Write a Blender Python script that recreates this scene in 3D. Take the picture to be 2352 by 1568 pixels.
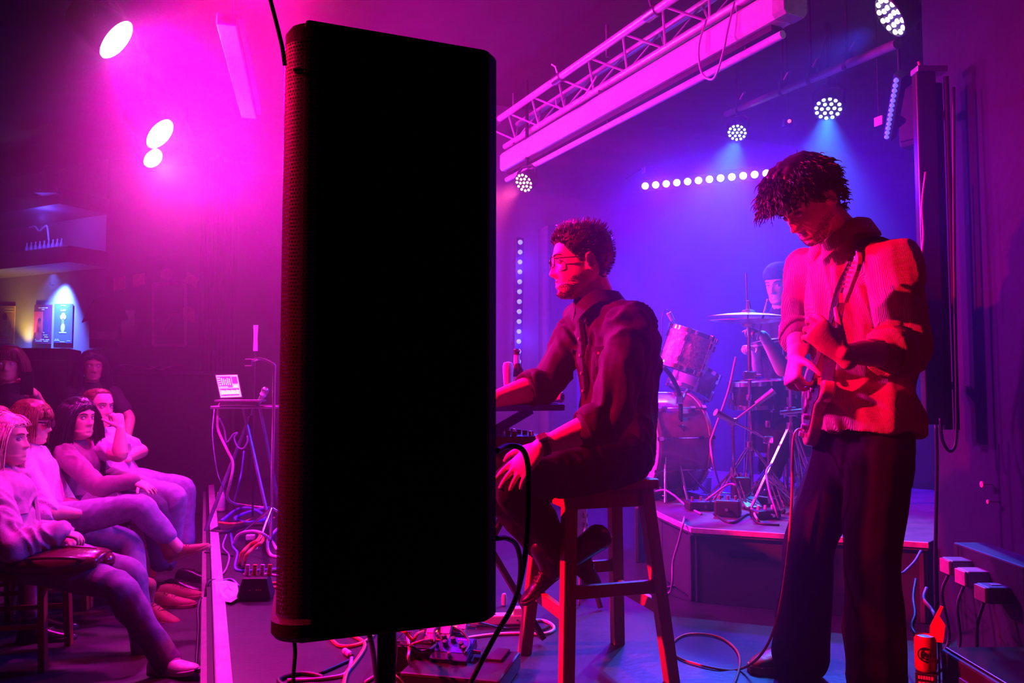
import bpy, bmesh, math, random
import numpy as np
from mathutils import Vector, Matrix, noise
R = math.radians
rnd = random.Random(7)
for o in list(bpy.data.objects): bpy.data.objects.remove(o)
SC = bpy.context.scene
COL = SC.collection
# ------------------------------------------------------------------ camera
F, CU, CV, HZ = 1850.0, 1176.0, 784.0, 890.0            # focal length (px of 2352), centre, horizon row
PITCH = math.atan((HZ - CV) / F)
CAM = Vector((0, 0, 1.0))                                # stage floor is z = 0
cam_data = bpy.data.cameras.new('camera')
cam_data.lens = 36.0 * F / 2352.0; cam_data.sensor_width = 36.0; cam_data.clip_start = 0.05
cam = bpy.data.objects.new('camera', cam_data); COL.objects.link(cam)
cam.location = CAM; cam.rotation_euler = (R(90) + PITCH, 0, 0)
SC.camera = cam
def ray(u, v):
    x, up = (u - CU) / F, (CV - v) / F
    c, s = math.cos(PITCH), math.sin(PITCH)
    return Vector((x, c - s * up, s + c * up))
def P(u, v, Y):                                          # the point seen at pixel u, v at depth Y
    r = ray(u, v); return CAM + r * (Y / r.y)
def G(u, v, z=0.0):                                      # the point seen at u, v on the level z
    r = ray(u, v); return CAM + r * ((z - CAM.z) / r.z)
A = Vector((-0.37, 0.929, 0)).normalized()               # across the stage, away from the camera
B = Vector((A.y, -A.x, 0))                               # upstage
UP = Vector((0, 0, 1))
# ------------------------------------------------------------------ world, exposure, lamps
w = bpy.data.worlds.new('dark_club'); SC.world = w; w.use_nodes = True
w.node_tree.nodes['Background'].inputs[0].default_value = (0, 0, 0, 1)
SC.view_settings.view_transform = 'Standard'; SC.view_settings.look = 'None'
SC.view_settings.exposure = -0.3; SC.view_settings.gamma = 1.0; SC.view_settings.use_curve_mapping = False
cy = SC.cycles
cy.use_denoising = True; cy.use_adaptive_sampling = True; cy.adaptive_threshold = 0.02
cy.max_bounces = 4; cy.diffuse_bounces = 2; cy.glossy_bounces = 2; cy.transmission_bounces = 4
cy.volume_bounces = 0; cy.transparent_max_bounces = 8
cy.caustics_reflective = False; cy.caustics_refractive = False
cy.sample_clamp_indirect = 4.0
MAGENTA, PINK, RED = (1.0, 0.0, 0.72), (1.0, 0.0, 0.35), (1.0, 0.0, 0.10)
BLUE, CYAN, VIOLET = (0.05, 0.03, 1.0), (0.015, 0.17, 1.0), (0.30, 0.02, 1.0)
def lamp(name, loc, to, power, color, angle=60, blend=0.6, radius=0.06):
    d = bpy.data.lights.new(name, 'SPOT'); d.energy = power; d.color = color
    d.spot_size = R(angle); d.spot_blend = blend; d.shadow_soft_size = radius
    o = bpy.data.objects.new(name, d); COL.objects.link(o); o.location = loc
    o.rotation_euler = (Vector(to) - Vector(loc)).to_track_quat('-Z', 'Y').to_euler()
    return o
def glow(name, loc, power, color, radius=0.05):
    d = bpy.data.lights.new(name, 'POINT'); d.energy = power; d.color = color; d.shadow_soft_size = radius
    o = bpy.data.objects.new(name, d); COL.objects.link(o); o.location = loc; return o
PAR = {}                                                   # stage lamps: place, aim
PAR['front_a'] = (P(268, 92, 4.4), Vector((.5, 5.0, 0.8)))
PAR['front_b'] = (P(368, 308, 6.0), Vector((0.4, 5.9, 0.5)))
PAR['front_c'] = (P(352, 364, 6.1), Vector((0.0, 5.3, 0.5)))
PAR['pink'] = (P(1203, 420, 6.2), Vector((-2.2, 3.6, 0.2)))
PAR['blue_a'] = (P(1693, 305, 6.0), Vector((0.6, 4.0, 0.3)))
PAR['blue_b'] = (P(1902, 250, 5.2), Vector((1.2, 3.5, 0.3)))
PAR['side'] = (P(2045, 38, 3.6), P(2045, 38, 3.6) + Vector((-2.4, .45, -1.65)))
off = lambda k, s=0.10: PAR[k][0] + (PAR[k][1] - PAR[k][0]).normalized() * s
for k_, c_, aim in (('front_a', (1, 0, .80), Vector((.6, 3.2, .8))), ('front_b', (1, 0, .8), Vector((1.1, 4.9, .9)))):
    lamp('front_lamp_beam', off(k_), aim, 950, c_, 62, 1.0, 0.08)
    lamp('front_lamp_spill', off(k_, .12), PAR[k_][1], 560, c_, 172, 0.6, 0.08)
lamp('front_lamp_beam', off('front_c'), PAR['front_c'][1], 80, (1, 0.16, 0.12), 150, 1.0, 0.06)
RL = P(575, -70, 4.0)
RF = Vector((-3.3, 2.6, 2.95))
lamp('red_front_beam', RF, (0.45, 2.75, 0.9), 4600, (1, 0, .07), 56, 1.0, 0.06)
lamp('red_front_spill', RL + Vector((0, 0, -.08)), RL + Vector((.3, -.3, -1)), 260, (1, 0, .12), 175, 0.6, 0.08)
lamp('pink_beam', off('pink'), PAR['pink'][1], 420, (1.0, 0.06, 0.22), 55, 0.8, 0.05)
lamp('blue_beam', off('blue_a'), PAR['blue_a'][1], 800, CYAN, 44, 0.6, 0.05)
lamp('blue_beam', off('blue_b'), PAR['blue_b'][1], 800, CYAN, 44, 0.6, 0.05)
lamp('blue_beam', off('side'), PAR['side'][1], 400, (.02, .05, 1), 55, 0.6, 0.05)
WB0, WB1 = P(1482, 427, 6.75), P(1760, 398, 6.35)           # LED bar on the far wall
for t in (0.0, 0.35, 0.7, 1.05):
    p = WB0.lerp(WB1, t) - A * 0.22
    lamp('bar_beam', p, p - A * 0.5 + Vector((0, 0, -1.5)), 640, (.07, .004, 1), 160, 1.0, 0.1)
VB0, VB1 = P(1195, 556, 6.55), P(1191, 830, 6.55)
for t in (0.2, 0.8):
    p = VB0.lerp(VB1, t) - A * 0.12
    glow('strip_glow', p, 20, BLUE, 0.06)
RG = Vector((-2.4, .9, 2.7))  # unseen lamp, added to put red light on the loudspeaker grille
lamp('added_grille_beam', RG, (-.30, 1.22, 1.0), 600, (1, 0, .10), 22, 0.8, 0.04)

# ------------------------------------------------------------------ materials
MATS = {}
def mat(name, col, rough=0.6, metal=0.0, var=0.15, scale=30.0, bump=0.0, bscale=120.0, spec=0.5, emit=None, power=0.0, stretch=(1, 1, 1), coat=0.0):
    if name in MATS: return MATS[name]
    m = bpy.data.materials.new(name); m.use_nodes = True; MATS[name] = m
    nt = m.node_tree; b = nt.nodes['Principled BSDF']
    b.inputs['Roughness'].default_value = rough; b.inputs['Metallic'].default_value = metal
    b.inputs['Specular IOR Level'].default_value = spec; b.inputs['Coat Weight'].default_value = coat
    tc = nt.nodes.new('ShaderNodeTexCoord'); mp = nt.nodes.new('ShaderNodeMapping'); mp.inputs['Scale'].default_value = stretch
    nt.links.new(tc.outputs['Object'], mp.inputs['Vector'])
    if var > 0:
        n = nt.nodes.new('ShaderNodeTexNoise'); n.inputs['Scale'].default_value = scale; n.inputs['Detail'].default_value = 4
        nt.links.new(mp.outputs[0], n.inputs['Vector'])
        r = nt.nodes.new('ShaderNodeValToRGB'); r.color_ramp.elements[0].position = 0.3; r.color_ramp.elements[1].position = 0.7
        r.color_ramp.elements[0].color = [c * (1 - var) for c in col] + [1]; r.color_ramp.elements[1].color = [min(1, c * (1 + var)) for c in col] + [1]
        nt.links.new(n.outputs['Fac'], r.inputs['Fac']); nt.links.new(r.outputs['Color'], b.inputs['Base Color'])
    else: b.inputs['Base Color'].default_value = (*col, 1)
    if bump > 0:
        n2 = nt.nodes.new('ShaderNodeTexNoise'); n2.inputs['Scale'].default_value = bscale; n2.inputs['Detail'].default_value = 3
        nt.links.new(mp.outputs[0], n2.inputs['Vector'])
        bp = nt.nodes.new('ShaderNodeBump'); bp.inputs['Strength'].default_value = bump; bp.inputs['Distance'].default_value = 0.01
        nt.links.new(n2.outputs['Fac'], bp.inputs['Height']); nt.links.new(bp.outputs[0], b.inputs['Normal'])
    if emit:
        b.inputs['Emission Color'].default_value = (*emit, 1); b.inputs['Emission Strength'].default_value = power
        m.cycles.emission_sampling = 'NONE' if power > 0 else 'AUTO'
    return m
M_BLACK = mat('black_paint', (0.012, 0.012, 0.013), 0.65, bump=0.2, bscale=300)
M_BLACKGLOSS = mat('black_gloss', (0.01, 0.01, 0.012), 0.25)
M_RUBBER = mat('black_rubber', (0.015, 0.015, 0.016), 0.5)
M_CHROME = mat('chrome', (0.75, 0.75, 0.78), 0.16, 1.0, var=0.05)
M_STEEL = mat('brushed_steel', (0.5, 0.5, 0.52), 0.35, 1.0, var=0.1)
M_WHITEPL = mat('white_plastic', (0.75, 0.75, 0.74), 0.4, var=0.05)
M_GREYPL = mat('grey_plastic', (0.18, 0.18, 0.19), 0.45)
# ------------------------------------------------------------------ objects
WLOC = {}
def tag(o, label=None, cat=None, group=None, kind=None):
    if label: o['label'] = label
    if cat: o['category'] = cat
    if group: o['group'] = group
    if kind: o['kind'] = kind
    return o
def thing(name, label, cat, loc=(0, 0, 0), group=None):
    o = bpy.data.objects.new(name, None); COL.objects.link(o); o.location = loc; o.empty_display_size = 0.1
    WLOC[o.name] = Vector(loc)
    return tag(o, label, cat, group)
def link(name, me, m, parent=None, origin=None):
    me.materials.clear()
    for x in (m if isinstance(m, (list, tuple)) else [m]): me.materials.append(x)
    o = bpy.data.objects.new(name, me); COL.objects.link(o)
    off = WLOC[parent.name] if parent else (Vector(origin) if origin is not None else Vector())
    if off.length > 0: me.transform(Matrix.Translation(-off))
    if parent: o.parent = parent
    else: o.location = off
    WLOC[o.name] = off
    return o
def basis(x, y, z, o=(0, 0, 0)):
    m = Matrix((x, y, z)).transposed().to_4x4(); m.translation = Vector(o); return m
def frame(z, hint=UP, o=(0, 0, 0)):                       # matrix whose z axis is z and whose x axis leans to hint
    z = Vector(z).normalized(); h = Vector(hint)
    if abs(z.dot(h.normalized())) > 0.98: h = Vector((1, 0, 0)) if abs(z.x) < 0.9 else Vector((0, 1, 0))
    x = (h - z * h.dot(z)).normalized(); return basis(x, z.cross(x), z, o)
class MB:
    def __init__(s): s.v = []; s.f = []; s.mi = []; s.cur = 0
    def add(s, vs, fs):
        n = len(s.v); s.v += [tuple(p) for p in vs]; s.f += [tuple(i + n for i in f) for f in fs]; s.mi += [s.cur] * len(fs); return s
    def box(s, c, size, m=None):
        c = Vector(c); hx, hy, hz = size[0] / 2, size[1] / 2, size[2] / 2
        M = m.to_3x3() if m is not None else Matrix.Identity(3)
        vs = [c + M @ Vector((sx * hx, sy * hy, sz * hz)) for sz in (-1, 1) for sy in (-1, 1) for sx in (-1, 1)]
        return s.add(vs, [(0, 2, 3, 1), (4, 5, 7, 6), (0, 1, 5, 4), (2, 6, 7, 3), (0, 4, 6, 2), (1, 3, 7, 5)])
    def bar(s, p, q, wx, wy, hint=UP):
        p, q = Vector(p), Vector(q); return s.box((p + q) / 2, (wx, wy, (q - p).length), frame(q - p, hint))
    def rings(s, rings, cap0=True, cap1=True, closed=True):
        n = len(rings[0]); vs = [p for r in rings for p in r]; fs = []
        for i in range(len(rings) - 1):
            for j in range(n if closed else n - 1):
                a, b = i * n + j, i * n + (j + 1) % n; fs.append((a, b, b + n, a + n))
        if cap0: fs.append(tuple(range(n - 1, -1, -1)))
        if cap1: fs.append(tuple((len(rings) - 1) * n + j for j in range(n)))
        return s.add(vs, fs)
    def cone(s, p, q, r0, r1=None, n=12):
        p, q = Vector(p), Vector(q); r1 = r0 if r1 is None else r1; M = frame(q - p).to_3x3()
        return s.rings([[c + M @ Vector((math.cos(2 * math.pi * k / n) * r, math.sin(2 * math.pi * k / n) * r, 0)) for k in range(n)] for c, r in ((p, r0), (q, r1))])
    def lathe(s, prof, m, n=24, cap0=True, cap1=True):       # profile of (radius, height) along m's z axis
        return s.rings([[m @ Vector((math.cos(2 * math.pi * k / n) * max(r, 1e-5), math.sin(2 * math.pi * k / n) * max(r, 1e-5), h)) for k in range(n)] for r, h in prof], cap0, cap1)
    def tube(s, pts, r, n=7, taper=None):
        pts = [Vector(p) for p in pts]; rs = []; M = None
        for i, p in enumerate(pts):
            t = (pts[min(i + 1, len(pts) - 1)] - pts[max(i - 1, 0)])
            t = t.normalized() if t.length > 1e-9 else Vector((0, 0, 1))
            if M is None: M = frame(t).to_3x3()
            else:
                x = M.col[0]; x = x - t * x.dot(t); x = x.normalized() if x.length > 1e-6 else frame(t).col[0].to_3d()
                y = t.cross(x); M = Matrix((x, y, t)).transposed()
            rr = r[i] if isinstance(r, (list, tuple)) else r
            rs.append([p + M @ Vector((math.cos(2 * math.pi * k / n) * rr, math.sin(2 * math.pi * k / n) * rr, 0)) for k in range(n)])
        return s.rings(rs)
    def ball(s, c, r, n=14, m=None, k=8):
        r = (r, r, r) if not isinstance(r, (tuple, list)) else r; M = m.to_3x3() if m is not None else Matrix.Identity(3); c = Vector(c); rg = []
        for i in range(k + 1):
            t = math.pi * (i / k) * 0.998 + 0.001
            rg.append([c + M @ Vector((r[0] * math.sin(t) * math.cos(2 * math.pi * j / n), r[1] * math.sin(t) * math.sin(2 * math.pi * j / n), -r[2] * math.cos(t))) for j in range(n)])
        return s.rings(rg)
    def prism(s, poly, m, d):                                  # 2-D outline in m's xy plane, thick d along z
        lo = [m @ Vector((x, y, 0)) for x, y in poly]; hi = [m @ Vector((x, y, d)) for x, y in poly]
        return s.rings([lo, hi])
    def torus(s, c, rad, r, m, n=32, k=8, a0=0, a1=2 * math.pi):
        pts = [m.to_3x3() @ Vector((math.cos(a0 + (a1 - a0) * i / n) * rad, math.sin(a0 + (a1 - a0) * i / n) * rad, 0)) + Vector(c) for i in range(n + 1)]
        return s.tube(pts, r, k)
    def mesh(s, name, smooth=False):
        me = bpy.data.meshes.new(name); me.from_pydata(s.v, [], s.f)
        if s.cur or any(s.mi): me.polygons.foreach_set('material_index', s.mi)
        bm = bmesh.new(); bm.from_mesh(me); bmesh.ops.recalc_face_normals(bm, faces=bm.faces); bm.to_mesh(me); bm.free()
        if smooth: me.polygons.foreach_set('use_smooth', [True] * len(me.polygons))
        me.update(); return me
    def build(s, name, m, parent=None, smooth=False, bevel=0.0, seg=2, origin=None, sharp=35):
        o = link(name, s.mesh(name, smooth), m, parent, origin)
        if bevel > 0:
            b = o.modifiers.new('edge', 'BEVEL'); b.width = bevel; b.segments = seg; b.limit_method = 'ANGLE'; b.angle_limit = R(40)
        if smooth and sharp:
            try: o.data.set_sharp_from_angle(angle=R(sharp))
            except Exception: pass
        return o
def curve(pts, k=8):                                         # Catmull-Rom through the points
    pts = [Vector(p) for p in pts]
    if len(pts) < 3: return [pts[0].lerp(pts[-1], i / k) for i in range(k + 1)]
    q = [pts[0] * 2 - pts[1]] + pts + [pts[-1] * 2 - pts[-2]]; out = []
    for i in range(1, len(q) - 2):
        a, b, c, d = q[i - 1], q[i], q[i + 1], q[i + 2]
        for j in range(k):
            t = j / k
            out.append(0.5 * ((2 * b) + (c - a) * t + (2 * a - 5 * b + 4 * c - d) * t * t + (3 * b - a - 3 * c + d) * t ** 3))
    out.append(pts[-1]); return out
def cable(name, pts, r, m, label, group=None, k=8, n=7):
    return tag(MB().tube(curve(pts, k), r, n).build(name, m, smooth=True, sharp=0), label, 'cable', group)
def struct(o): o['kind'] = 'structure'; return o
# ------------------------------------------------------------------ the room
CEIL = 3.42; AF = -0.28                                    # ceiling, audience floor
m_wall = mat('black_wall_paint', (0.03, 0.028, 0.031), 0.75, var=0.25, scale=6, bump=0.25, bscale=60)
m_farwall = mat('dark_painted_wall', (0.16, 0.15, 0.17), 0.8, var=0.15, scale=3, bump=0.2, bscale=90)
m_ceil = mat('black_ceiling_paint', (0.04, 0.038, 0.04), 0.8, var=0.2, scale=5, bump=0.2, bscale=60)
m_floor = mat('stage_floor_paint', (0.022, 0.022, 0.028), 0.42, var=0.3, scale=9, bump=0.12, bscale=40)
m_afloor = mat('audience_floor', (0.035, 0.03, 0.03), 0.45, var=0.35, scale=7, bump=0.15, bscale=60)
def slab(name, poly, z0, z1, m):
    return struct(MB().prism([(p[0], p[1]) for p in poly], Matrix.Translation((0, 0, z0)), z1 - z0).build(name, m))
def wall(name, p, q, z0, z1, m, th=0.1, side=1):            # wall from p to q, its thickness behind
    p, q = Vector((p[0], p[1], 0)), Vector((q[0], q[1], 0)); d = (q - p).normalized(); n = Vector((-d.y, d.x, 0)) * side
    return slab(name, [p, q, q + n * th, p + n * th], z0, z1, m)
E0 = G(493, 1568); E1 = G(480, 1182)                       # two points of the stage edge
ed = (E1 - E0).normalized()
EN, EF = E0 - ed * 3.5, E0 + ed * 7.2                        # near and far end of the stage edge
ST = [EN, EN + Vector((5.2, -0.6, 0)), Vector((4.6, 9.0, 0)), EF]
slab('floor', [(-9, -2), (5.5, -2), (5.5, 12), (-9, 12)], AF - 0.1, AF, m_afloor)
slab('floor_stage', ST, AF, 0.0, m_floor)
slab('ceiling', [(-9, -2), (5.5, -2), (5.5, 12), (-9, 12)], CEIL, CEIL + 0.1, m_ceil)
# far stage wall, the return beside it, the merch wall and the angled bar wall
def onwall(D, u):                                           # point of the plane p.A = D below pixel column u
    x = (u - CU) / F; y = D / (x * A.x + A.y); return Vector((x * y, y, 0))
FWD = 6.35
fw0, fw1 = onwall(FWD, 900), onwall(FWD, 2700)
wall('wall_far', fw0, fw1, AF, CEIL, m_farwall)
MWD = 9.4
mw0, mw1 = onwall(MWD, 235), onwall(MWD, 905)
wall('wall_merch', mw0, mw1, AF, CEIL, m_wall)
wall('wall_return', mw1, fw0, AF, CEIL, m_wall, side=1)
BW = Vector((-0.89, 0.456, 0))
wall('wall_bar', mw0, mw0 + BW * 4.0, AF, CEIL, mat('pale_bar_wall', (0.30, 0.29, 0.28), 0.8, var=0.1, scale=4), side=-1)
wall('wall_back', fw1, Vector((fw1.x - A.x * 9, fw1.y - A.y * 9, 0)), AF, CEIL, m_wall, side=1)
RW0, RW1 = Vector((1.80, 3.45, 0)), Vector((1.74, -1.6, 0))
wall('wall_right', RW0, RW1, AF, CEIL, mat('purple_grey_wall', (0.020, 0.017, 0.045), 0.7, var=0.12, scale=4, bump=0.2, bscale=25, spec=.12), 0.12, side=1)
wall('wall_left', (-8.8, -1.9), (-8.8, 11.9), AF, CEIL, m_wall, side=1)
wall('wall_near', (-8.8, -1.8), (1.9, -1.8), AF, CEIL, m_wall, side=-1)
# ------------------------------------------------------------------ haze
HPOLY = [(-7.5, 4.3), (-2.2, 3.25), (-.5, 2.9), (.3, 1.8), (1.70, 1.8), (1.70, 3.4), (3.3, 4.5), (3.3, 9.2), (-7.5, 9.2)]
def haze(z0, z1, dens, label):                
    m = bpy.data.materials.new('haze'); m.use_nodes = True; nt = m.node_tree; nt.nodes.clear()
    vo = nt.nodes.new('ShaderNodeOutputMaterial'); vs = nt.nodes.new('ShaderNodeVolumeScatter')
    vs.inputs['Density'].default_value = dens; vs.inputs['Anisotropy'].default_value = 0.68
    nt.links.new(vs.outputs[0], vo.inputs['Volume'])
    tag(MB().prism(HPOLY, Matrix.Translation((0, 0, z0)), z1 - z0).build('haze', m), label, 'haze', kind='stuff')
haze(AF + .02, CEIL - .02, .044, 'thin theatrical haze hanging in the air of the club')
# ------------------------------------------------------------------ loudspeaker on its pole
SL = P(637, 880, 1.15); SR = P(1148, 880, 1.275)             # near and far upright edges of its side
SL.z = SR.z = 0
sb = (SR - SL).normalized(); sa = Vector((-.22, .975, 0)).normalized()     # depth and width directions
SD = (SR - SL).length; SW = 0.40; Z0 = P(650, 1478, 1.17).z; Z1 = P(700, 52, 1.18).z
spk = thing('loudspeaker', 'tall black loudspeaker cabinet with perforated grille, up on a pole', 'speaker', (SL + sb * SD / 2 + sa * SW / 2) + UP * Z0)
def spk_outline(front, inset=0.0):
    # plan outline: x along depth (0 at the front), y along width; the front is bowed, the corners rounded
    pts = []; r = 0.045
    if front:
        for k in range(9):
            t = R(180 + 90 * k / 8); pts.append((r + 0.005 + math.cos(t) * r, r + math.sin(t) * r))
    return pts
M_spk = basis(sb, sa, UP, SL + UP * Z0)
body = [(0.028, 0.0)] + [(SD, 0.025), (SD + 0.0, SW - 0.025), (0.028, SW)]
H = Z1 - Z0
mb = MB(); mb.prism([(0.03, 0.0), (SD - 0.02, 0.004), (SD, 0.03), (SD, SW - 0.03), (SD - 0.02, SW - 0.004), (0.03, SW)], M_spk @ Matrix.Translation((0, 0, 0.0)), H)
mb.build('cabinet', mat('textured_black_cabinet', (0.006, 0.006, 0.0065), 0.75, bump=0.3, bscale=500, spec=0.25), spk, bevel=0.008)
# curved perforated grille round the front: real holes in a thin sheet
def grille(mb):
    prof = []                                               # plan curve from the side edge round the front to the other edge
    for k in range(13):
        t = k / 12; a = R(90 * t); prof.append((0.052 - 0.052 * math.sin(a) * 1.0, -0.002 + 0.05 * (1 - math.cos(a))))
    mid = [( -0.004 * math.sin(math.pi * k / 10), 0.048 + (SW - 0.096) * k / 10) for k in range(1, 10)]
    prof = prof + mid + [(x, SW - y) for x, y in reversed(prof)]
    return prof
gp = grille(None)
L = [0]
for i in range(1, len(gp)): L.append(L[-1] + math.hypot(gp[i][0] - gp[i - 1][0], gp[i][1] - gp[i - 1][1]))
def gpt(s):
    for i in range(1, len(L)):
        if s <= L[i]:
            t = (s - L[i - 1]) / (L[i] - L[i - 1]); return (gp[i - 1][0] + (gp[i][0] - gp[i - 1][0]) * t, gp[i - 1][1] + (gp[i][1] - gp[i - 1][1]) * t)
    return gp[-1]
mb = MB(); pitch = 0.0055; nz = int((H - 0.06) / pitch); na = int((L[-1] - .004) / pitch) - 1
vs_, fs_ = [], []
# sheet of square-holed cells on the visible quarter, plain sheet beyond
for iz in range(nz):
    for ia in range(na):
        s0 = ia * pitch + (pitch / 2 if iz % 2 else 0); z0 = 0.03 + iz * pitch; g = pitch * 0.24
        def V(s, z): x, y = gpt(s); return M_spk @ Vector((x, y, z))
        o_ = [V(s0, z0), V(s0 + pitch, z0), V(s0 + pitch, z0 + pitch), V(s0, z0 + pitch)]
        i_ = [V(s0 + g, z0 + g), V(s0 + pitch - g, z0 + g), V(s0 + pitch - g, z0 + pitch - g), V(s0 + g, z0 + pitch - g)]
        n = len(vs_); vs_ += o_ + i_
        fs_ += [(n, n + 1, n + 5, n + 4), (n + 1, n + 2, n + 6, n + 5), (n + 2, n + 3, n + 7, n + 6), (n + 3, n, n + 4, n + 7)]
mb.add(vs_, fs_)
o = mb.build('grille', mat('grille_metal', (0.10, 0.085, 0.085), 0.4, 0.5), spk); o['kind'] = 'stuff'
# solid top and bottom bands of the grille frame, a foam backing behind the holes
def band(prof, name):                                       # (height, scale) rings of the frame
    b = MB().rings([[M_spk @ Vector((.06 + (x - .06) * k, SW / 2 + (y - SW / 2) * (1 - (1 - k) * .4), z)) for x, y in gp] for z, k in prof]); b.build(name, M_BLACK, spk, True)
band([(.0, .86), (.004, 1.02), (.012, 1.10), (.030, 1.10), (.036, 1.0)], 'grille_frame'); band([(H - .034, 1.0), (H - .016, 1.0), (H - .004, .9), (H + .003, .7), (H + .005, .4)], 'grille_frame')
fb = MB().rings([[M_spk @ Vector((x + 0.010, SW / 2 + (y - SW / 2) * 0.96, z)) for x, y in gp] for z in (0.03, H - 0.03)])
fb.build('grille_foam', mat('red_black_foam', (0.02, 0.012, 0.012), 0.9), spk)
# speaker cones behind the grille, rear handle
for zc, rr in ((0.26, 0.155), (0.60, 0.12)):
    MB().lathe([(rr, 0.0), (rr, 0.006), (rr * .9, 0.006), (rr * .3, -0.02), (0.001, -0.015)], frame(-sb, UP, M_spk @ Vector((0.035, SW / 2, zc)))).build('driver', M_RUBBER, spk, True)
pole_p = P(888, 1500, 1.30); 
st = thing('speaker_stand', 'black tripod pole holding up the loudspeaker', 'stand', (pole_p.x, pole_p.y, 0))
MB().cone((pole_p.x, pole_p.y, 0.36), (pole_p.x, pole_p.y, Z0 + 0.02), 0.0150, n=16).build('pole', M_BLACK, st, True)
MB().cone((pole_p.x, pole_p.y, 0.06), (pole_p.x, pole_p.y, 0.43), 0.0185, n=16).build('lower_tube', M_BLACK, st, True)
MB().lathe([(0.03, 0), (0.03, 0.06), (0.022, 0.07)], Matrix.Translation((pole_p.x, pole_p.y, 0.38))).build('collar', M_RUBBER, st, True)
for k in range(3):
    a = R(20 + 120 * k); d = Vector((math.cos(a), math.sin(a), 0)); b0 = Vector((pole_p.x, pole_p.y, 0))
    lg = MB().bar(b0 + UP * 0.34 + d * 0.02, b0 + d * 0.42 + UP * 0.012, 0.022, 0.012).build('leg', M_BLACK, st)
    MB().bar(b0 + UP * 0.12 + d * 0.02, b0 + d * 0.22 + UP * 0.19, 0.018, 0.008).build('brace', M_BLACK, st)
    MB().ball(b0 + d * 0.42 + UP * 0.016, (0.018, 0.018, 0.016)).build('rubber_foot', M_RUBBER, lg, True)
# ------------------------------------------------------------------ people: lofted limbs grown into one surface
def loft(mb, pts, rad, side, k=5, n=14, caps=True, flat0=False):
    pts = [Vector(p) for p in pts]; rad = [(r, r) if not isinstance(r, (tuple, list)) else r for r in rad]
    c = curve(pts, k); rr = curve([Vector((r[0], r[1], 0)) for r in rad], k); rs = []; side = Vector(side)
    N = len(c)
    def ring(p, t, ra, rb):
        x = side - t * side.dot(t)
        x = x.normalized() if x.length > 1e-3 else frame(t).col[0].to_3d(); y = t.cross(x)
        return [p + x * (math.cos(2 * math.pi * j / n) * ra) + y * (math.sin(2 * math.pi * j / n) * rb) for j in range(n)]
    for i in range(N):
        t = (c[min(i + 1, N - 1)] - c[max(i - 1, 0)]).normalized(); ra, rb = max(rr[i].x, .002), max(rr[i].y, .002)
        if i == 0 and caps and not flat0:
            for a in (80, 50, 25): rs.append(ring(c[0] - t * (min(ra, rb) * math.sin(R(a))), t, ra * math.cos(R(a)), rb * math.cos(R(a))))
        rs.append(ring(c[i], t, ra, rb))
        if i == N - 1 and caps:
            for a in (25, 50, 80): rs.append(ring(c[i] + t * (min(ra, rb) * math.sin(R(a))), t, ra * math.cos(R(a)), rb * math.cos(R(a))))
    mb.rings(rs)
def grow(mb, name, voxel, smooth=2, fold=0.0, freq=14.0, stretch=(1, 1, 0.5), rot=0.0, seed=0.0, keep=None, fine=0.0):
    me = mb.mesh(name); o = bpy.data.objects.new('tmp', me); COL.objects.link(o)
    r = o.modifiers.new('r', 'REMESH'); r.mode = 'VOXEL'; r.voxel_size = voxel; r.adaptivity = 0.0
    if smooth:
        s = o.modifiers.new('s', 'SMOOTH'); s.factor = 0.5; s.iterations = smooth
    dg = bpy.context.evaluated_depsgraph_get(); dg.update()
    out = bpy.data.meshes.new_from_object(o.evaluated_get(dg)); bpy.data.objects.remove(o); bpy.data.meshes.remove(me)
    out.name = name
    if fold or fine:
        M = Matrix.Rotation(rot, 3, 'Y'); nv = len(out.vertices)
        co = np.empty(nv * 3, 'f'); out.vertices.foreach_get('co', co); co = co.reshape(-1, 3)
        no = np.empty(nv * 3, 'f'); out.vertex_normals.foreach_get('vector', no); no = no.reshape(-1, 3)
        d = np.empty(nv, 'f'); sv = Vector(stretch); off = Vector((seed, seed * 1.7, seed * .3))
        for i in range(nv):
            q = M @ Vector(co[i]); q = Vector((q.x * sv.x, q.y * sv.y, q.z * sv.z)) * freq + off
            wv = noise.noise(q * 0.45) * 1.6
            a = noise.noise(q + Vector((wv, wv, wv)))
            d[i] = fold * ((1 - abs(a) * 2.2) - 0.45) + (fine * noise.noise(q * 3.1) if fine else 0)
        co += no * d[:, None]; out.vertices.foreach_set('co', co.ravel())
    out.polygons.foreach_set('use_smooth', [True] * len(out.polygons)); out.update(); return out
HT = [(-.118, .055, .030, .012), (-.113, .072, .018, .030), (-.100, .084, -.006, .046), (-.080, .086, -.030, .0575), (-.060, .087, -.052, .064), (-.040, .086, -.072, .069), (-.015, .085, -.090, .0725),
      (.010, .086, -.099, .075), (.030, .090, -.102, .0765), (.055, .086, -.100, .0755), (.080, .075, -.092, .069), (.100, .057, -.076, .057), (.113, .034, -.053, .040), (.120, .002, -.024, .010)]
def htab(z):
    z = max(HT[0][0], min(HT[-1][0], z))
    for a, b in zip(HT, HT[1:]):
        if z <= b[0]:
            t = (z - a[0]) / (b[0] - a[0]); return [a[i] + (b[i] - a[i]) * t for i in (1, 2, 3)]
def ga(x, s): return math.exp(-(x / s) ** 2)
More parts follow.
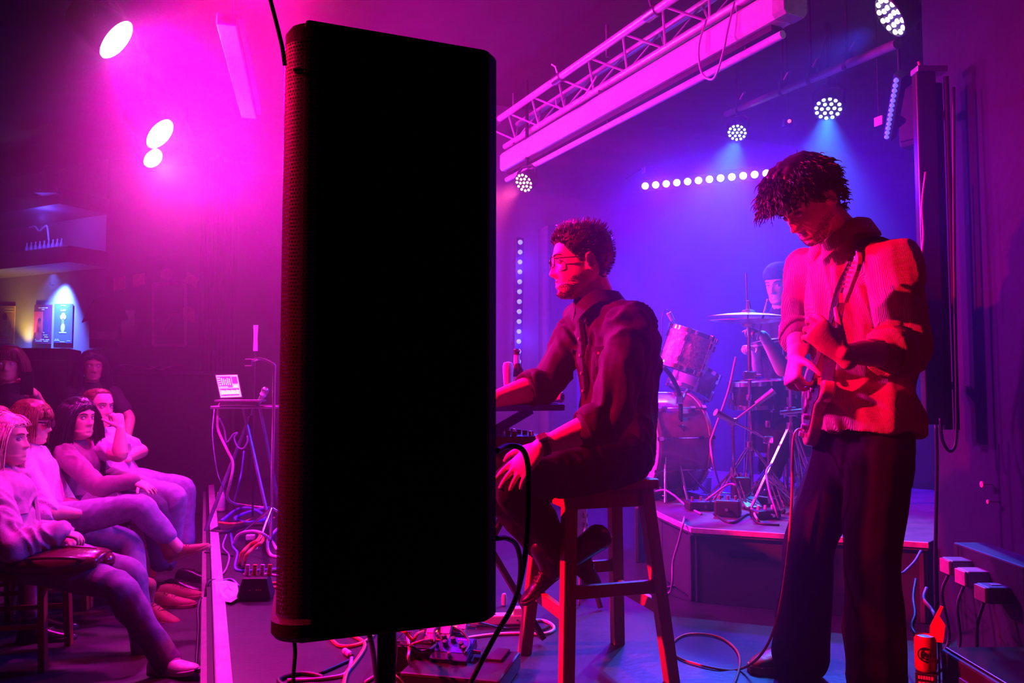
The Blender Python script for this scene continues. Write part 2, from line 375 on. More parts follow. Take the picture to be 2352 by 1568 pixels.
def hsurf(t, z, face=None):
    yf, yb, w_ = htab(z); c, s = math.cos(t), math.sin(t); e = 2 / 2.25; yc = (yf * .45 + yb * .55) if z < -.07 else -.012
    yc = min(yc, yf - .004); yc = max(yc, yb + .004)
    x = w_ * math.copysign(abs(s) ** e, s); y = yc + ((yf - yc) if c > 0 else (yc - yb)) * math.copysign(abs(c) ** e, c)
    if face and c > 0:
        ax = abs(x); k = min(1, c * 1.6); d = 0
        nz = [(.030, .001), (.018, .005), (.004, .010), (-.012, .017), (-.026, .0235), (-.034, .0245), (-.041, .015), (-.048, .001), (-.06, 0)]
        nb = 0
        for (za, na), (zb, nb_) in zip(nz, nz[1:]):
            if zb <= z <= za: nb = na + (nb_ - na) * (za - z) / (za - zb)
        wn = .0075 + .0075 * ga(z + .036, .016)
        d += nb * face['nose'] * ga(ax, wn)
        d += .006 * ga(ax - .014, .006) * ga(z + .036, .008)
        d -= .011 * ga(ax - .032, .016) * ga(z - .007, .011)
        d += .0045 * ga(z - .030, .010) * ga(ax - .028, .026)
        d += .004 * ga(ax - .046, .018) * ga(z + .020, .018)
        lip = ga(ax, .021)
        d += lip * (.0062 * ga(z + .061, .0050) + .0068 * ga(z + .0735, .0060) - .0035 * ga(z + .0668, .0030)) - .004 * ga(ax, .02) * ga(z + .086, .006)
        d -= .0025 * ga(ax, .004) * ga(z + .053, .006)
        d += face['chin'] * ga(ax, .022) * ga(z + .103, .013)
        y += d * k
    return Vector((x, y, z))
def head_into(mb, M, s=1.0, nose=1.0, chin=.006, ears=True):
    face = dict(nose=nose, chin=chin); ts = []
    for i in range(72):
        u = i / 72 * 2 - 1; ts.append(math.pi * (0.45 * u + 0.55 * u ** 3))
    zs = [-.118 + .238 * (0.5 - 0.5 * math.cos(math.pi * (i / 70))) * .35 + .238 * (i / 70) * .65 for i in range(71)]
    mb.rings([[M @ (hsurf(t, z, face) * s) for t in ts] for z in zs])
    if ears:
        for sd in (-1, 1):
            c = Vector((.074 * sd, -.014, -.006)); rg = []
            for (z, d, r) in ((.0, .000, .022), (.006, .004, .026), (.013, .006, .029), (.017, .003, .025), (.013, .001, .016), (.008, .000, .006)):
                rg.append([M @ (Vector((c.x + sd * z, c.y - z * .45 + math.cos(a) * r * .62 + .003 * math.sin(a), c.z + math.sin(a) * r * 1.15 - d * 0)) * s) for a in [2 * math.pi * j / 14 for j in range(14)]])
            mb.rings(rg)
def eyes(M, s, parent, closed=False):
    for sd in (-1, 1):
        c = Vector((.032 * sd, .0715, .006)); e = MB()
        e.ball(M @ (c * s), .0112 * s, 14, M, 9)
        n = len(e.f); e.cur = 1
        e.lathe([(.0056 * s, 0), (.004 * s, .0011 * s), (.0001, .0014 * s)], M.to_3x3().to_4x4() @ Matrix.Rotation(R(-90), 4, 'X'), 12)
        k = len(e.v) - 36
        off = M @ ((c + Vector((0, .0106, -.001))) * s)
        e.v[k:] = [tuple(Vector(p) + off) for p in e.v[k:]]
        e.build('eye', [mat('eye_white', (.7, .66, .62), .2, var=0), mat('iris_brown', (.03, .015, .01), .15, var=0)], parent, True)
def brows(M, s, parent, m, th=.0032, lash=True):
    b = MB()
    for sd in (-1, 1):
        b = MB()
        b.tube([M @ ((hsurf(math.asin(max(-1, min(1, sd * x / .08))), z, dict(nose=1, chin=0)) + Vector((0, .0005, 0))) * s) for x, z in ((.012, .0255), (.022, .029), (.034, .031), (.045, .029), (.052, .024))], [th * .6 * s, th * s, th * s, th * .8 * s, th * .3 * s], 6)
        if lash:
            b.tube([M @ (Vector((sd * x, y, z)) * s) for x, y, z in ((.021, .0805, .008), (.027, .0835, .0125), (.034, .0832, .0135), (.041, .0795, .011), (.046, .0745, .007))], .0013 * s, 5)
        b.build('eyebrow', m, parent, True)
def hairline(t, low=-.06, front=.072, temple=.022):
    a = abs(math.degrees(t)); a = a if a <= 180 else 360 - a
    if a < 38: return front
    if a < 62: return front + (temple - front) * ((a - 38) / 24)
    if a < 80: return temple + (-.012 - temple) * ((a - 62) / 18)
    if a < 108: return .010 + .012 * math.sin((a - 80) / 28 * math.pi) - .02 * ((a - 80) / 28)
    return -.01 + (low + .01) * min(1, (a - 108) / 26)
def hair_shell(mb, M, s, thick, line, bump=.004, top=1.0, nt=64, nf=22, seed=1.0):
    rg = []
    for i in range(nf + 1):
        f = i / nf; row = []
        for j in range(nt):
            t = 2 * math.pi * j / nt; tt = t if t <= math.pi else t - 2 * math.pi; z0 = line(tt)
            z = z0 + (.1195 - z0) * (f ** .8 if f < 1 else 1); p = hsurf(tt, z); c = Vector((0, -.012, .01)); n = (p - c).normalized()
            th = (-.004 if i == 0 else thick * min(1, .35 + f * 2.2) * (1 + (top - 1) * f))
            th += bump * noise.noise(Vector((p.x, p.y, p.z)) * 55 + Vector((seed, 0, 0))) * (1 if i else 0)
            row.append(M @ ((p + n * th) * s))
        rg.append(row)
    mb.rings(rg)
def strands(mb, M, s, count, line, length, flow, r=.0028, thick=.006, steps=6, curl=0.0, grav=0.0, fmin=0.0, fmax=1.0, seed=3, trange=(-180, 180), push=True, n=4, topk=1.0, face=None, fy=.015):
    rn = random.Random(seed); Mi = M.to_3x3().normalized().inverted()
    gdir = Mi @ Vector((0, 0, -1))
    for _ in range(count):
        t = R(rn.uniform(*trange)); f = fmin + (fmax - fmin) * rn.random(); z0 = line(t); z = z0 + (.119 - z0) * f
        p = hsurf(t, z); c = Vector((0, -.012, .01)); nrm = (p - c).normalized(); p = p + nrm * (thick * (1 + (topk - 1) * f) - .003)
        d = flow(p, nrm, rn).normalized(); L = length(p, rn) / steps; pts = [p.copy()]; ph = rn.uniform(0, 6.28); sd = nrm.cross(d); sd = sd.normalized() if sd.length > 1e-4 else Vector((1, 0, 0))
        for i in range(steps):
            d = (d + gdir * grav).normalized()
            q = pts[-1] + d * L
            if curl: q = q + (sd * math.sin(ph + i * 1.5) + nrm * math.cos(ph + i * 1.5) * .6) * curl
            if push:
                e = Vector(((q.x) / .083, (q.y + .008) / .104, (q.z - .008) / .122))
                if e.length < 1.07 and q.z > -.09:
                    k = 1.07 / max(e.length, .2); q = Vector((q.x * k, (q.y + .008) * k - .008, (q.z - .008) * k + .008)); d = (q - pts[-1]).normalized()
            if face is not None and q.y > fy and abs(q.x) < .066 + (.02 if fy < 0 else 0) and q.z < face:
                q = Vector((math.copysign((.068 if fy > 0 else .078) + .01 * rn.random(), q.x if abs(q.x) > .004 else rn.uniform(-1, 1)), min(q.y, .050 if fy > 0 else fy - .002), q.z)); d = Vector((0, -.15, -1)).normalized()
            pts.append(q)
        rr = [r * s * (1, .95)[0] * (1 - .85 * (i / steps) ** 2) for i in range(steps + 1)]
        mb.tube([M @ (q * s) for q in pts], rr, n)
def hand(mb, wrist, d, n, curls, thumb=1, s=1.0, spread=0.16, thumb_curl=0.5, thumb_out=0.9, lens=(.070, .079, .073, .057)):
    wrist = Vector(wrist); d = Vector(d).normalized(); n = Vector(n); n = (n - d * n.dot(d)).normalized(); wd = d.cross(n) * thumb   # towards the thumb
    loft(mb, [wrist - d * .03 * s, wrist, wrist + d * .035 * s, wrist + d * .075 * s, wrist + d * .092 * s], [(.026 * s, .020 * s), (.027 * s, .019 * s), (.036 * s, .017 * s), (.040 * s, .0145 * s), (.038 * s, .011 * s)], wd, 4, 14)
    for i, off in enumerate((.030, .0105, -.0105, -.030)):
        base = wrist + d * (.088 - .006 * abs(i - 1)) * s + wd * off * s; a = spread * (1.5 - i) / 1.5 * 1.0
        fd = (d * math.cos(a) + wd * math.sin(a)).normalized(); cu = curls[i] if isinstance(curls, (tuple, list)) else curls; p = base - fd * .02 * s; pts = [p, base]; L = lens[i] * s; ang = 0; q = base
        for k, (fr, ca) in enumerate(((.45, .8), (.31, 1.1), (.24, .7))):
            ang += cu * ca; dr = fd * math.cos(ang) + n * math.sin(ang); q = q + dr * L * fr; pts.append(q)
        loft(mb, pts, [.0088 * s, .0092 * s, .0082 * s, .0074 * s, .0058 * s], wd, 4, 10)
    b0 = wrist + d * .022 * s + wd * .024 * s; td = (d * math.cos(thumb_out) + wd * math.sin(thumb_out) + n * .25).normalized()
    b1 = b0 + td * .040 * s; td2 = (td + (n * .5 + d * .5) * thumb_curl).normalized(); b2 = b1 + td2 * .032 * s; td3 = (td2 + (n * .5 - wd * .5) * thumb_curl).normalized(); b3 = b2 + td3 * .024 * s
    loft(mb, [b0 - td * .015 * s, b0, b1, b2, b3], [.014 * s, .0145 * s, .0110 * s, .0096 * s, .0070 * s], n, 4, 10)
def shoe(name, heel, toe, up, mats, parent, s=1.0, boot=0.0, laces=True):
    heel, toe, up = Vector(heel), Vector(toe), Vector(up); d = (toe - heel); Lh = d.length; d = d / Lh; up = (up - d * up.dot(d)).normalized(); sd = d.cross(up); M = basis(sd, d, up, heel)
    L = Lh; k = L / .28
    out = [(0, -.02), (.024, -.016), (.034, .02), (.033, .08), (.036, .14), (.046, .20), (.044, .235), (.030, .268), (.0, .282)]
    sole = [(x * k, y * k) for x, y in out] + [(-x * k, y * k) for x, y in reversed(out[1:-1])]
    so = MB().prism(sole, M, .022 * k).build('sole', mats[1], parent, bevel=.004)
    up_ = MB(); rg = []
    for y, wdt, z0, z1 in ((-.014, .018, .018, .060), (.004, .031, .018, .088), (.035, .034, .018, .098), (.075, .034, .018, .094), (.115, .036, .018, .083), (.155, .041, .018, .066), (.20, .044, .018, .052), (.24, .038, .018, .043), (.262, .026, .018, .036), (.274, .010, .018, .028)):
        rg.append([M @ Vector((math.copysign(abs(math.cos(a)) ** .75, math.cos(a)) * wdt * k, y * k, (z0 + (z1 - z0) * math.sin(a) ** .8) * k)) for a in [math.pi * j / 14 for j in range(15)]])
    up_.rings(rg); u = up_.build('shoe', mats[0], parent, True)
    if boot:
        b = MB(); loft(b, [M @ Vector((0, .03 * k, .05 * k)), M @ Vector((0, .028 * k, .11 * k)), M @ Vector((0, .022 * k, .11 * k + boot))], [(.038, .05), (.038, .046), (.042, .05)], sd); b.build('boot_shaft', mats[0], u, True)
    if laces:
        l = MB()
        for i in range(4):
            y = (.085 + .022 * i) * k; z = (.096 - .0085 * i) * k
            l.tube([M @ Vector((x * k, y + .006 * k * (1 - 2 * (i % 2)) * x / .02, z - abs(x) * .25 * k)) for x in (-.022, -.011, 0, .011, .022)], .0025, 5)
        l.build('shoelace', mats[2], u, True)
def arm_pts(sh, el, wr, s=1.0, k=1.0):
    sh, el, wr = Vector(sh), Vector(el), Vector(wr)
    pts = [sh, sh.lerp(el, .3), sh.lerp(el, .65), el, el.lerp(wr, .25), el.lerp(wr, .6), wr]
    r = [.056, .052, .046, .042, .045, .036, (.030, .024)]
    return pts, [(a * s * k, a * s * k) if not isinstance(a, tuple) else (a[0] * s, a[1] * s) for a in r]
def leg_pts(hp, kn, an, s=1.0):
    hp, kn, an = Vector(hp), Vector(kn), Vector(an)
    return [hp, hp.lerp(kn, .3), hp.lerp(kn, .7), kn, kn.lerp(an, .3), kn.lerp(an, .7), an], [r * s for r in (.092, .088, .070, .058, .058, .044, .040)]
M_SKIN = mat('skin', (.78, .50, .38), .5, var=.08, scale=25, bump=.08, bscale=220)
M_SKIN2 = mat('tanned_skin', (.66, .38, .27), .5, var=.08, scale=25, bump=.08, bscale=220)
M_DARKHAIR = mat('dark_brown_hair', (.035, .018, .012), .38, var=.3, scale=60)
M_BLACKHAIR = mat('black_hair', (.012, .009, .009), .35, var=.3, scale=60)
M_BLOND = mat('blond_hair', (.75, .60, .42), .4, var=.2, scale=60)
M_AUBURN = mat('auburn_hair', (.16, .06, .03), .4, var=.3, scale=60)
class Person:
    def __init__(s, label, loc, name='person', skin=None, scale=1.0):
        s.root = thing(name, label, 'person', loc); s.b = MB(); s.skin = skin or M_SKIN; s.s = scale
    def torso(s, pelvis, waist, chest, neck, side, girth=1.0):
        k = s.s * girth; pelvis, waist, chest, neck = map(Vector, (pelvis, waist, chest, neck)); up = (chest - waist).normalized()
        s.tp = [pelvis - (waist - pelvis) * .4, pelvis, waist, chest, chest.lerp(neck, .55), neck]
        s.tr = [(.13 * k, .09 * k), (.165 * k, .115 * k), (.145 * k, .105 * k), (.172 * k, .122 * k), (.150 * k, .095 * k), (.062 * s.s, .060 * s.s)]
        s.side = Vector(side).normalized(); loft(s.b, s.tp, [(a * .93, b * .93) for a, b in s.tr], s.side)
    def head(s, c, fwd, up, hs=1.0, neck=None, nose=1.0, chin=.006):
        fwd, up = Vector(fwd).normalized(), Vector(up); up = (up - fwd * up.dot(fwd)).normalized(); s.M = basis(fwd.cross(up), fwd, up, c); s.hs = hs
        head_into(s.b, s.M, hs, nose, chin)
        base = s.tp[-1] if neck is None else Vector(neck); k = hs
        loft(s.b, [s.tp[-1].lerp(s.tp[-2], .5), base, base.lerp(s.M @ Vector((0, -.03, -.05)), .6), s.M @ Vector((0, -.025, -.03))], [.068 * s.s, .060 * s.s, .055 * k, .053 * k], s.side)
    def arm(s, sh, el, wr, d, n, curls=.5, thumb=1, hs=1.0, k=1.0, **kw):
        p, r = arm_pts(sh, el, wr, s.s, k); loft(s.b, p, r, s.side); loft(s.b, [s.tp[-2], Vector(sh)], [.06 * s.s, .056 * s.s], UP)
        hand(s.b, wr, d, n, curls, thumb, hs * s.s, **kw)
    def leg(s, hp, kn, an, toe=None):
        p, r = leg_pts(hp, kn, an, s.s * .9); loft(s.b, p, r, s.side)
        if toe is not None: loft(s.b, [Vector(an), Vector(an).lerp(Vector(toe), .5) - UP * .02, Vector(toe)], [.035, .034, .022], s.side)
    def body(s, voxel=.006, smooth=2):
        me = grow(s.b, 'body', voxel, smooth); return link('body', me, s.skin, s.root)
    def cloth(s, name, m, parts, voxel=.009, smooth=3, **kw):
        mb = MB()
        for j, (pts, rad) in enumerate(parts): loft(mb, pts, rad, s.side, flat0=j == 0 and name != 'trousers')
        return link(name, grow(mb, name, voxel, smooth, **kw), m, s.root)
# ------------------------------------------------------------------ wooden stool
m_stool = mat('red_brown_stool_wood', (.30, .09, .045), .38, var=.25, scale=14, stretch=(1, 1, .15), bump=.1, bscale=60)
sc_ = Vector((.295, 2.95, 0)); s1 = Vector((.955, .297, 0)).normalized(); s2 = Vector((-s1.y, s1.x, 0)); SZ = .682
stool = thing('bar_stool', 'tall red-brown wooden stool with a square seat under the keyboard player', 'stool', sc_)
Ms = basis(s1, s2, UP)
MB().box(sc_ + UP * (SZ - .018), (.36, .34, .036), Ms).build('seat', m_stool, stool, bevel=.008)
tops = {}; feet = {}
for a in (-1, 1):
    for b in (-1, 1):
        t = sc_ + s1 * a * .142 + s2 * b * .128 + UP * (SZ - .036); f = sc_ + s1 * a * .192 + s2 * b * .218
        tops[a, b] = t; feet[a, b] = f
        q = .022; lw = MB()
        lw.rings([[p + s1 * i * q * k + s2 * j * q * k for i, j in ((-1, -1), (1, -1), (1, 1), (-1, 1))] for p, k in ((f, 1.0), (t, 1.05))])
        lw.build('leg', m_stool, stool, bevel=.003)
at = lambda a, b, z: feet[a, b].lerp(tops[a, b], z / (SZ - .036))
for p, q in (((-1, -1), (1, -1)), ((-1, 1), (1, 1)), ((-1, -1), (-1, 1)), ((1, -1), (1, 1))):
    side = p[0] == q[0]
    MB().bar(at(*p, SZ - .068), at(*q, SZ - .068), .058, .020).build('apron', m_stool, stool, bevel=.002)
    z = .24 if side else .315
    MB().bar(at(*p, z), at(*q, z), .044, .022).build('rung', m_stool, stool, bevel=.003)
# ------------------------------------------------------------------ keyboard player on the stool
FW = -B; LF = -A
m_denim = mat('dark_denim_shirt', (.020, .010, .016), .85, var=.25, scale=40, bump=.35, bscale=420)
m_btn = mat('shirt_button', (.45, .40, .38), .25, .3, var=0)
m_trous = mat('black_trouser_cloth', (.010, .007, .009), .9, var=.2, scale=40, bump=.3, bscale=380, spec=.15)
k = Person('man in glasses and dark rolled-sleeve shirt playing keyboards on a wooden stool', P(1408, 1022, 2.95) * 1.0, scale=1.04)
pel, wai, che, nek = P(1408, 1012, 2.95), P(1420, 915, 2.96), P(1418, 800, 2.94), P(1380, 698, 2.92)
k.torso(pel, wai, che, nek, A, 1.0)
k.head(P(1334, 604, 2.92), (-.99, -.06, -.08), (-.05, 0, 1), 1.09, nose=1.05)
kLs, kLe, kLw = P(1450, 748, 2.76), P(1400, 965, 2.66), P(1240, 1026, 2.60)
kRs, kRe, kRw = P(1338, 738, 3.1), P(1258, 882, 3.02), P(1118, 922, 2.88)
k.arm(kLs, kLe, kLw, P(1172, 1094, 2.56) - kLw, (.12, .62, -.75), (.16, .2, .22, .2), -1, 1.06, k=1.08, spread=.2)
k.arm(kRs, kRe, kRw, (-.95, -.2, -.1), (-.1, 0, -1), .5, 1, 1.04, k=1.08)
kLk, kLa = P(1178, 1112, 2.63), P(1292, 1268, 2.85)
kRk, kRa = P(1122, 1092, 2.96), P(1266, 1288, 3.03)
kLh, kRh = P(1432, 1048, 2.84), P(1398, 1048, 3.07)
k.leg(kLh, kLk, kLa); k.leg(kRh, kRk, kRa)
k.body(.0048)
tp, tr = k.tp, k.tr
hem = pel + (pel - wai).normalized() * .085
ap, ar = arm_pts(kLs, kLe, kLw, 1.04, 1.0); bp, br = arm_pts(kRs, kRe, kRw, 1.04, 1.0)
def sleeve(p, r, n, add, sc=1.0):
    rr = [(x if not isinstance(x, tuple) else x[0]) * sc + add for x in r[:n]]; return (p[:n], rr)
k.cloth('shirt', m_denim, [([hem, pel, wai, che, che.lerp(nek, .6), nek - (nek - che) * .1], [(.180, .138), (.182, .136), (.160, .130), (.192, .142), (.165, .112), (.082, .080)]),
    sleeve(ap, ar, 5, .023), sleeve(bp, br, 5, .020), ([che.lerp(nek, .55), kLs], [.080, .086]), ([che.lerp(nek, .55), kRs], [.080, .084])], .0075, 2, fold=.017, freq=12, rot=.6, stretch=(1, 1, .45), seed=4)
k.cloth('trousers', m_trous, [([pel + UP * .02, pel - UP * .05], [(.172, .12), (.16, .12)]), (leg_pts(kLh, kLk, kLa)[0], [r + .012 for r in leg_pts(kLh, kLk, kLa)[1]]), (leg_pts(kRh, kRk, kRa)[0], [r + .012 for r in leg_pts(kRh, kRk, kRa)[1]])], .0085, 3, fold=.006, freq=10, seed=9)
# rolled cuffs, collar, placket, pockets, buttons
for p, q, r in ((ap[4], ap[5], .062), (bp[4], bp[5], .062)):
    d = (Vector(q) - Vector(p)).normalized(); c = Vector(p); M = frame(d)
    mb = MB()
    rg = [[c + d * h + M.to_3x3() @ Vector((math.cos(t) * (rr + .003 * math.sin(3 * t + h * 90)), math.sin(t) * (rr + .003 * math.sin(2 * t)), 0)) for t in [2 * math.pi * j / 20 for j in range(20)]] for h, rr in ((-.030, r - .002), (-.032, r + .004), (-.012, r + .006), (.012, r + .004), (.034, r + .005), (.038, r + .001), (.030, r - .008))]
    mb.rings(rg); mb.build('rolled_cuff', m_denim, k.root, True, sharp=0)
def on_chest(a, h, out=.0):                                  # point of the shirt front: a = angle from forward towards his left, h = height fraction waist..neck
    c = wai.lerp(che, h) if h <= 1 else che.lerp(nek, (h - 1))
    ra, rb = (.165 + .03 * min(h, 1), .132 + .012 * min(h, 1)) if h <= 1 else (.192 - .085 * (h - 1), .142 - .05 * (h - 1))
    return c + LF * math.sin(a) * (ra + out) + FW * math.cos(a) * (rb + out)
mb = MB()
for a0, a1 in ((-.10, .10),):
    rows = [[on_chest(a0 + (a1 - a0) * j / 4, h, .009 if 0 < j < 4 else -.004) for j in range(5)] for h in [i * .165 for i in range(11)]]
    mb.rings(rows, False, False, False)
mb.build('placket', m_denim, k.root, True)
for h in (.15, .5, .85, 1.2):
    p = on_chest(0, h, .010); MB().lathe([(.0, .004), (.005, .004), (.0062, .002), (.0062, 0)], frame(FW, UP, p), 12).build('button', m_btn, k.root, True)
for a in (.55, -.6):
    mb = MB(); rows = [[on_chest(a + (j - 2) * .085, h, .010 if 0 < j < 4 else -.003) for j in range(5)] for h in (.62, .64, .72, .86, .99, 1.0)]
    mb.rings(rows, False, False, False); pk = mb.build('pocket', m_denim, k.root, True)
    mb = MB(); rows = [[on_chest(a + (j - 2) * .09, h - (.06 if j == 2 else 0), .014) for j in range(5)] for h in (.90, 1.01)]
    mb.rings(rows, False, False, False); mb.build('pocket_flap', m_denim, pk, True)
    MB().lathe([(.0, .004), (.005, .004), (.0055, 0)], frame(FW * .8 + LF * a, UP, on_chest(a, .87, .015)), 10).build('snap', m_btn, pk, True)
mb = MB()                                                    # folded collar
nk = nek + UP * .012; nu = (k.M.translation - nek).normalized()
for sgn in (1, -1):
    rows = []
    for i in range(13):
        t = i / 12 * math.pi; d = (FW * -math.cos(t) + LF * sgn * math.sin(t)); e = max(0, (t - 2.2) / .94)
        base = nk + d * (.074 + .012 * e) - UP * .035 * e
        rows.append([base + nu * .030 * (1 - e * .5), base + nu * .034 * (1 - e * .5) + d * .008, base + d * .020 - UP * (.004 + .028 * e) + LF * sgn * .012 * e, base + d * .022 - UP * (.012 + .034 * e) + LF * sgn * .016 * e, base + d * .012 - UP * .010, base])
    mb.rings(rows, True, True, True)
mb.build('collar', m_denim, k.root, True, sharp=60)
M, hs = k.M, k.hs
eyes(M, hs, k.root); brows(M, hs, k.root, M_DARKHAIR)
line_k = lambda t: hairline(t, -.062, .066, .024)
hb = MB(); hair_shell(hb, M, hs, .012, line_k, .005, 1.5)
def flow_k(p, n, rn):
    f = max(0, p.y) * 6; return n * (.25 + 5 * max(0, p.z - .03)) + Vector((rn.uniform(-.2, .2), -.45 + f * .9 + rn.uniform(-.2, .2), .1 + max(0, p.z - .05) * 9 + rn.uniform(-.1, .1)))
strands(hb, M, hs, 700, line_k, lambda p, rn: .012 + max(0, p.z - .04) * .22 * rn.uniform(.5, 1.1), flow_k, .0024, .012, 4, grav=.0, seed=5, push=False)
hb.build('hair', M_DARKHAIR, k.root, True, sharp=0)
def stubble(M, hs, parent, n=1700, seed=1, L=.0030):
    rn = random.Random(seed); mb = MB(); face = dict(nose=1, chin=.006)
    while n > 0:
        t = rn.uniform(-1.5, 1.5); z = rn.uniform(-.114, -.045); a = abs(t)
        if z > -.080 + .05 * (a / 1.3) ** 2 and not (a < .3 and -.060 < z < -.050): continue
        p = hsurf(t, z, face); d = Vector((p.x * .6, max(.02, p.y) * .6, -.05)).normalized(); mb.tube([M @ ((p - d * .001) * hs), M @ ((p + d * L * .5 - Vector((0, 0, L * .4))) * hs)], [.0007 * hs, .0003 * hs], 3); n -= 1
    o = mb.build('beard', M_DARKHAIR, parent); o['kind'] = 'stuff'
stubble(M, hs, k.root)
gm = mat('black_glasses_frame', (.01, .008, .008), .2, var=0)
gl = MB()
for sd in (-1, 1):
    c = Vector((.033 * sd, .101, .004)); pts = [M @ ((c + Vector((.024 * math.copysign(abs(math.cos(a)) ** .7, math.cos(a)), -.006 * (math.cos(a) * sd > 0) * abs(math.cos(a)), .0185 * math.copysign(abs(math.sin(a)) ** .8, math.sin(a)) + .0))) * hs) for a in [2 * math.pi * j / 20 for j in range(21)]]
    gl.tube(pts, .0019 * hs, 6)
    gl.tube([M @ (Vector(q) * hs) for q in ((.058 * sd, .096, .012), (.069 * sd, .075, .012), (.0795 * sd, .02, .010), (.081 * sd, -.008, .008), (.078 * sd, -.024, -.008))], .0019 * hs, 6)
gl.tube([M @ (Vector(q) * hs) for q in ((-.010, .103, .006), (0, .107, .010), (.010, .103, .006))], .0019 * hs, 6)
go = gl.build('glasses', gm, k.root, True)
for sd in (-1, 1):
    c = Vector((.033 * sd, .0995, .004)); MB().prism([(.023 * math.cos(a), .0175 * math.sin(a)) for a in [2 * math.pi * j / 18 for j in range(18)]], M @ Matrix.Translation(c * hs) @ Matrix.Rotation(R(90), 4, 'X') @ Matrix.Scale(hs, 4), .0012).build('lens', mat('clear_lens', (.02, .02, .02), .05, var=0, spec=.6), go)
lm = bpy.data.materials['clear_lens'].node_tree.nodes['Principled BSDF']; lm.inputs['Alpha'].default_value = 0.10; lm.inputs['Base Color'].default_value = (1, 1, 1, 1)
# watch on the near wrist
d = (kLw - kLe).normalized(); wn = Vector((-.25, -.62, .74)); wn = (wn - d * wn.dot(d)).normalized(); wc = kLw - d * .012
wb = MB(); wb.rings([[wc + d * h + (d.cross(wn) * math.cos(t) * (.034 + g) + wn * math.sin(t) * (.029 + g)) for t in [2 * math.pi * j / 22 for j in range(22)]] for h, g in ((-.012, 0), (-.012, .003), (.012, .003), (.012, 0))], False, False)
wt = wb.build('watch_strap', M_RUBBER, k.root, True)
MB().box(wc + wn * .0345, (.036, .034, .010), basis(d, wn.cross(d), wn)).build('watch_case', M_CHROME, wt, bevel=.005)
MB().box(wc + wn * .0402, (.028, .026, .002), basis(d, wn.cross(d), wn)).build('watch_face', mat('watch_glass', (.10, .05, .07), .1), wt)
shm = [mat('black_leather', (.016, .012, .013), .28, bump=.1, bscale=90), mat('shoe_sole', (.03, .022, .02), .6), mat('dark_lace', (.09, .05, .05), .7)]
shoe('shoe', P(1286, 1278, 2.80), P(1370, 1348, 2.93), (.62, -.35, .6), shm, k.root, boot=.06)
shoe('shoe', P(1288, 1318, 3.02), P(1200, 1392, 2.94), (-.5, -.3, .8), shm, k.root, boot=.06)
# ------------------------------------------------------------------ keyboards on their stand
kbz = .915
m_kb = mat('keyboard_case', (.03, .03, .035), .35); m_bluelit = mat('board_lit_blue', (.02, .12, .95), .4)  # blue LED light on the shelf is put into its base colour
kc = P(1298, 940, 3.0); kc.z = 0                             # its upstage near corner
kb = thing('keyboard_shelf', 'flat blue-lit shelf above the keyboards with bottles standing on it', 'shelf', kc - B * .25 + A * .5 + UP * kbz)
MB().box(kc - B * .25 + A * .5 + UP * (kbz + .012), (.50, 1.0, .024), basis(B, A, UP)).build('board', m_bluelit, kb, bevel=.004)
MB().box(kc - B * .25 + A * .5 + UP * (kbz + .0255), (.46, .96, .003), basis(B, A, UP)).build('mat_top', M_BLACK, kb)
for q in (.10, .42):
    for sg in (1, -1):
        MB().bar(kc - B * (.06 if sg > 0 else .46) + A * (q * 2 - .04 + .02 * sg) + UP * kbz, kc - B * (.30 if sg > 0 else .22) + A * (q * 2 - .04 + .02 * sg) + UP * .790, .034, .018, B).build('bracket', m_bluelit, kb, bevel=.003)
lk = kc - B * .03 + A * .06
syn = thing('keyboard', 'black synthesizer keyboard with knobs and white keys under the blue-lit shelf', 'keyboard', lk - B * .2 + A * .55 + UP * .75)
MB().box(lk - B * .19 + A * .55 + UP * .785, (.38, 1.1, .07), basis(B, A, UP)).build('case', m_kb, syn, bevel=.006)
for i in range(30):
    c = lk - B * .30 + A * (.03 + i * .0355 + .018) + UP * .832
    MB().box(c, (.145, .0335, .022), basis(B, A, UP)).build('white_key', M_WHITEPL, syn, bevel=.002)
    if i % 7 in (0, 1, 3, 4, 5): MB().box(c + A * .0178 + B * .025 + UP * .014, (.09, .018, .016), basis(B, A, UP)).build('black_key', M_BLACKGLOSS, syn, bevel=.002)
for i in range(16):
    for j in range(2): MB().lathe([(.011, 0), (.010, .016), (.0, .017)], Matrix.Translation(lk - B * (.06 + .07 * j) + A * (.05 + i * .062) + UP * .820), 12).build('knob', M_GREYPL if (i + j) % 3 else M_CHROME, syn, True)
ks = thing('keyboard_stand', 'black crossed keyboard stand carrying the synthesizer', 'stand', lk - B * .2 + A * .55)
for q in (.15, .95):
    for sg in (1, -1): MB().bar(lk - B * (.2 - .24 * sg) + A * (q + .02 * sg) + UP * .02, lk - B * (.2 + .2 * sg) + A * (q + .02 * sg) + UP * .745, .035, .022, A).build('strut', M_BLACK, ks, bevel=.003)
for sg in (1, -1): MB().bar(lk - B * (.2 - .2 * sg) + A * .1 + UP * .740, lk - B * (.2 - .2 * sg) + A * 1.0 + UP * .740, .02, .02).build('cross_bar', M_BLACK, ks)
def bottle(name, label, p, h, r, m, capm, labm=None, group=None):
    t = thing(name, label, 'bottle', p); Mb = Matrix.Translation(p)
    MB().lathe([(r * .85, 0), (r, .006), (r, h * .55), (r * .9, h * .62), (r * .42, h * .74), (r * .36, h * .95), (r * .42, h * .96), (r * .42, h)], Mb, 20).build('glass', m, t, True)
    MB().lathe([(r * .46, h * .965), (r * .48, h * 1.0), (r * .4, h * 1.015)], Mb, 16).build('cap', capm, t, True)
    if labm:
        MB().lathe([(r * 1.015, h * .14), (r * 1.015, h * .48)], Mb, 20, False, False).build('paper_label', labm, t, True)
        MB().lathe([(r * .43, h * .72), (r * .40, h * .9)], Mb, 16, False, False).build('neck_label', labm, t, True)
    return t
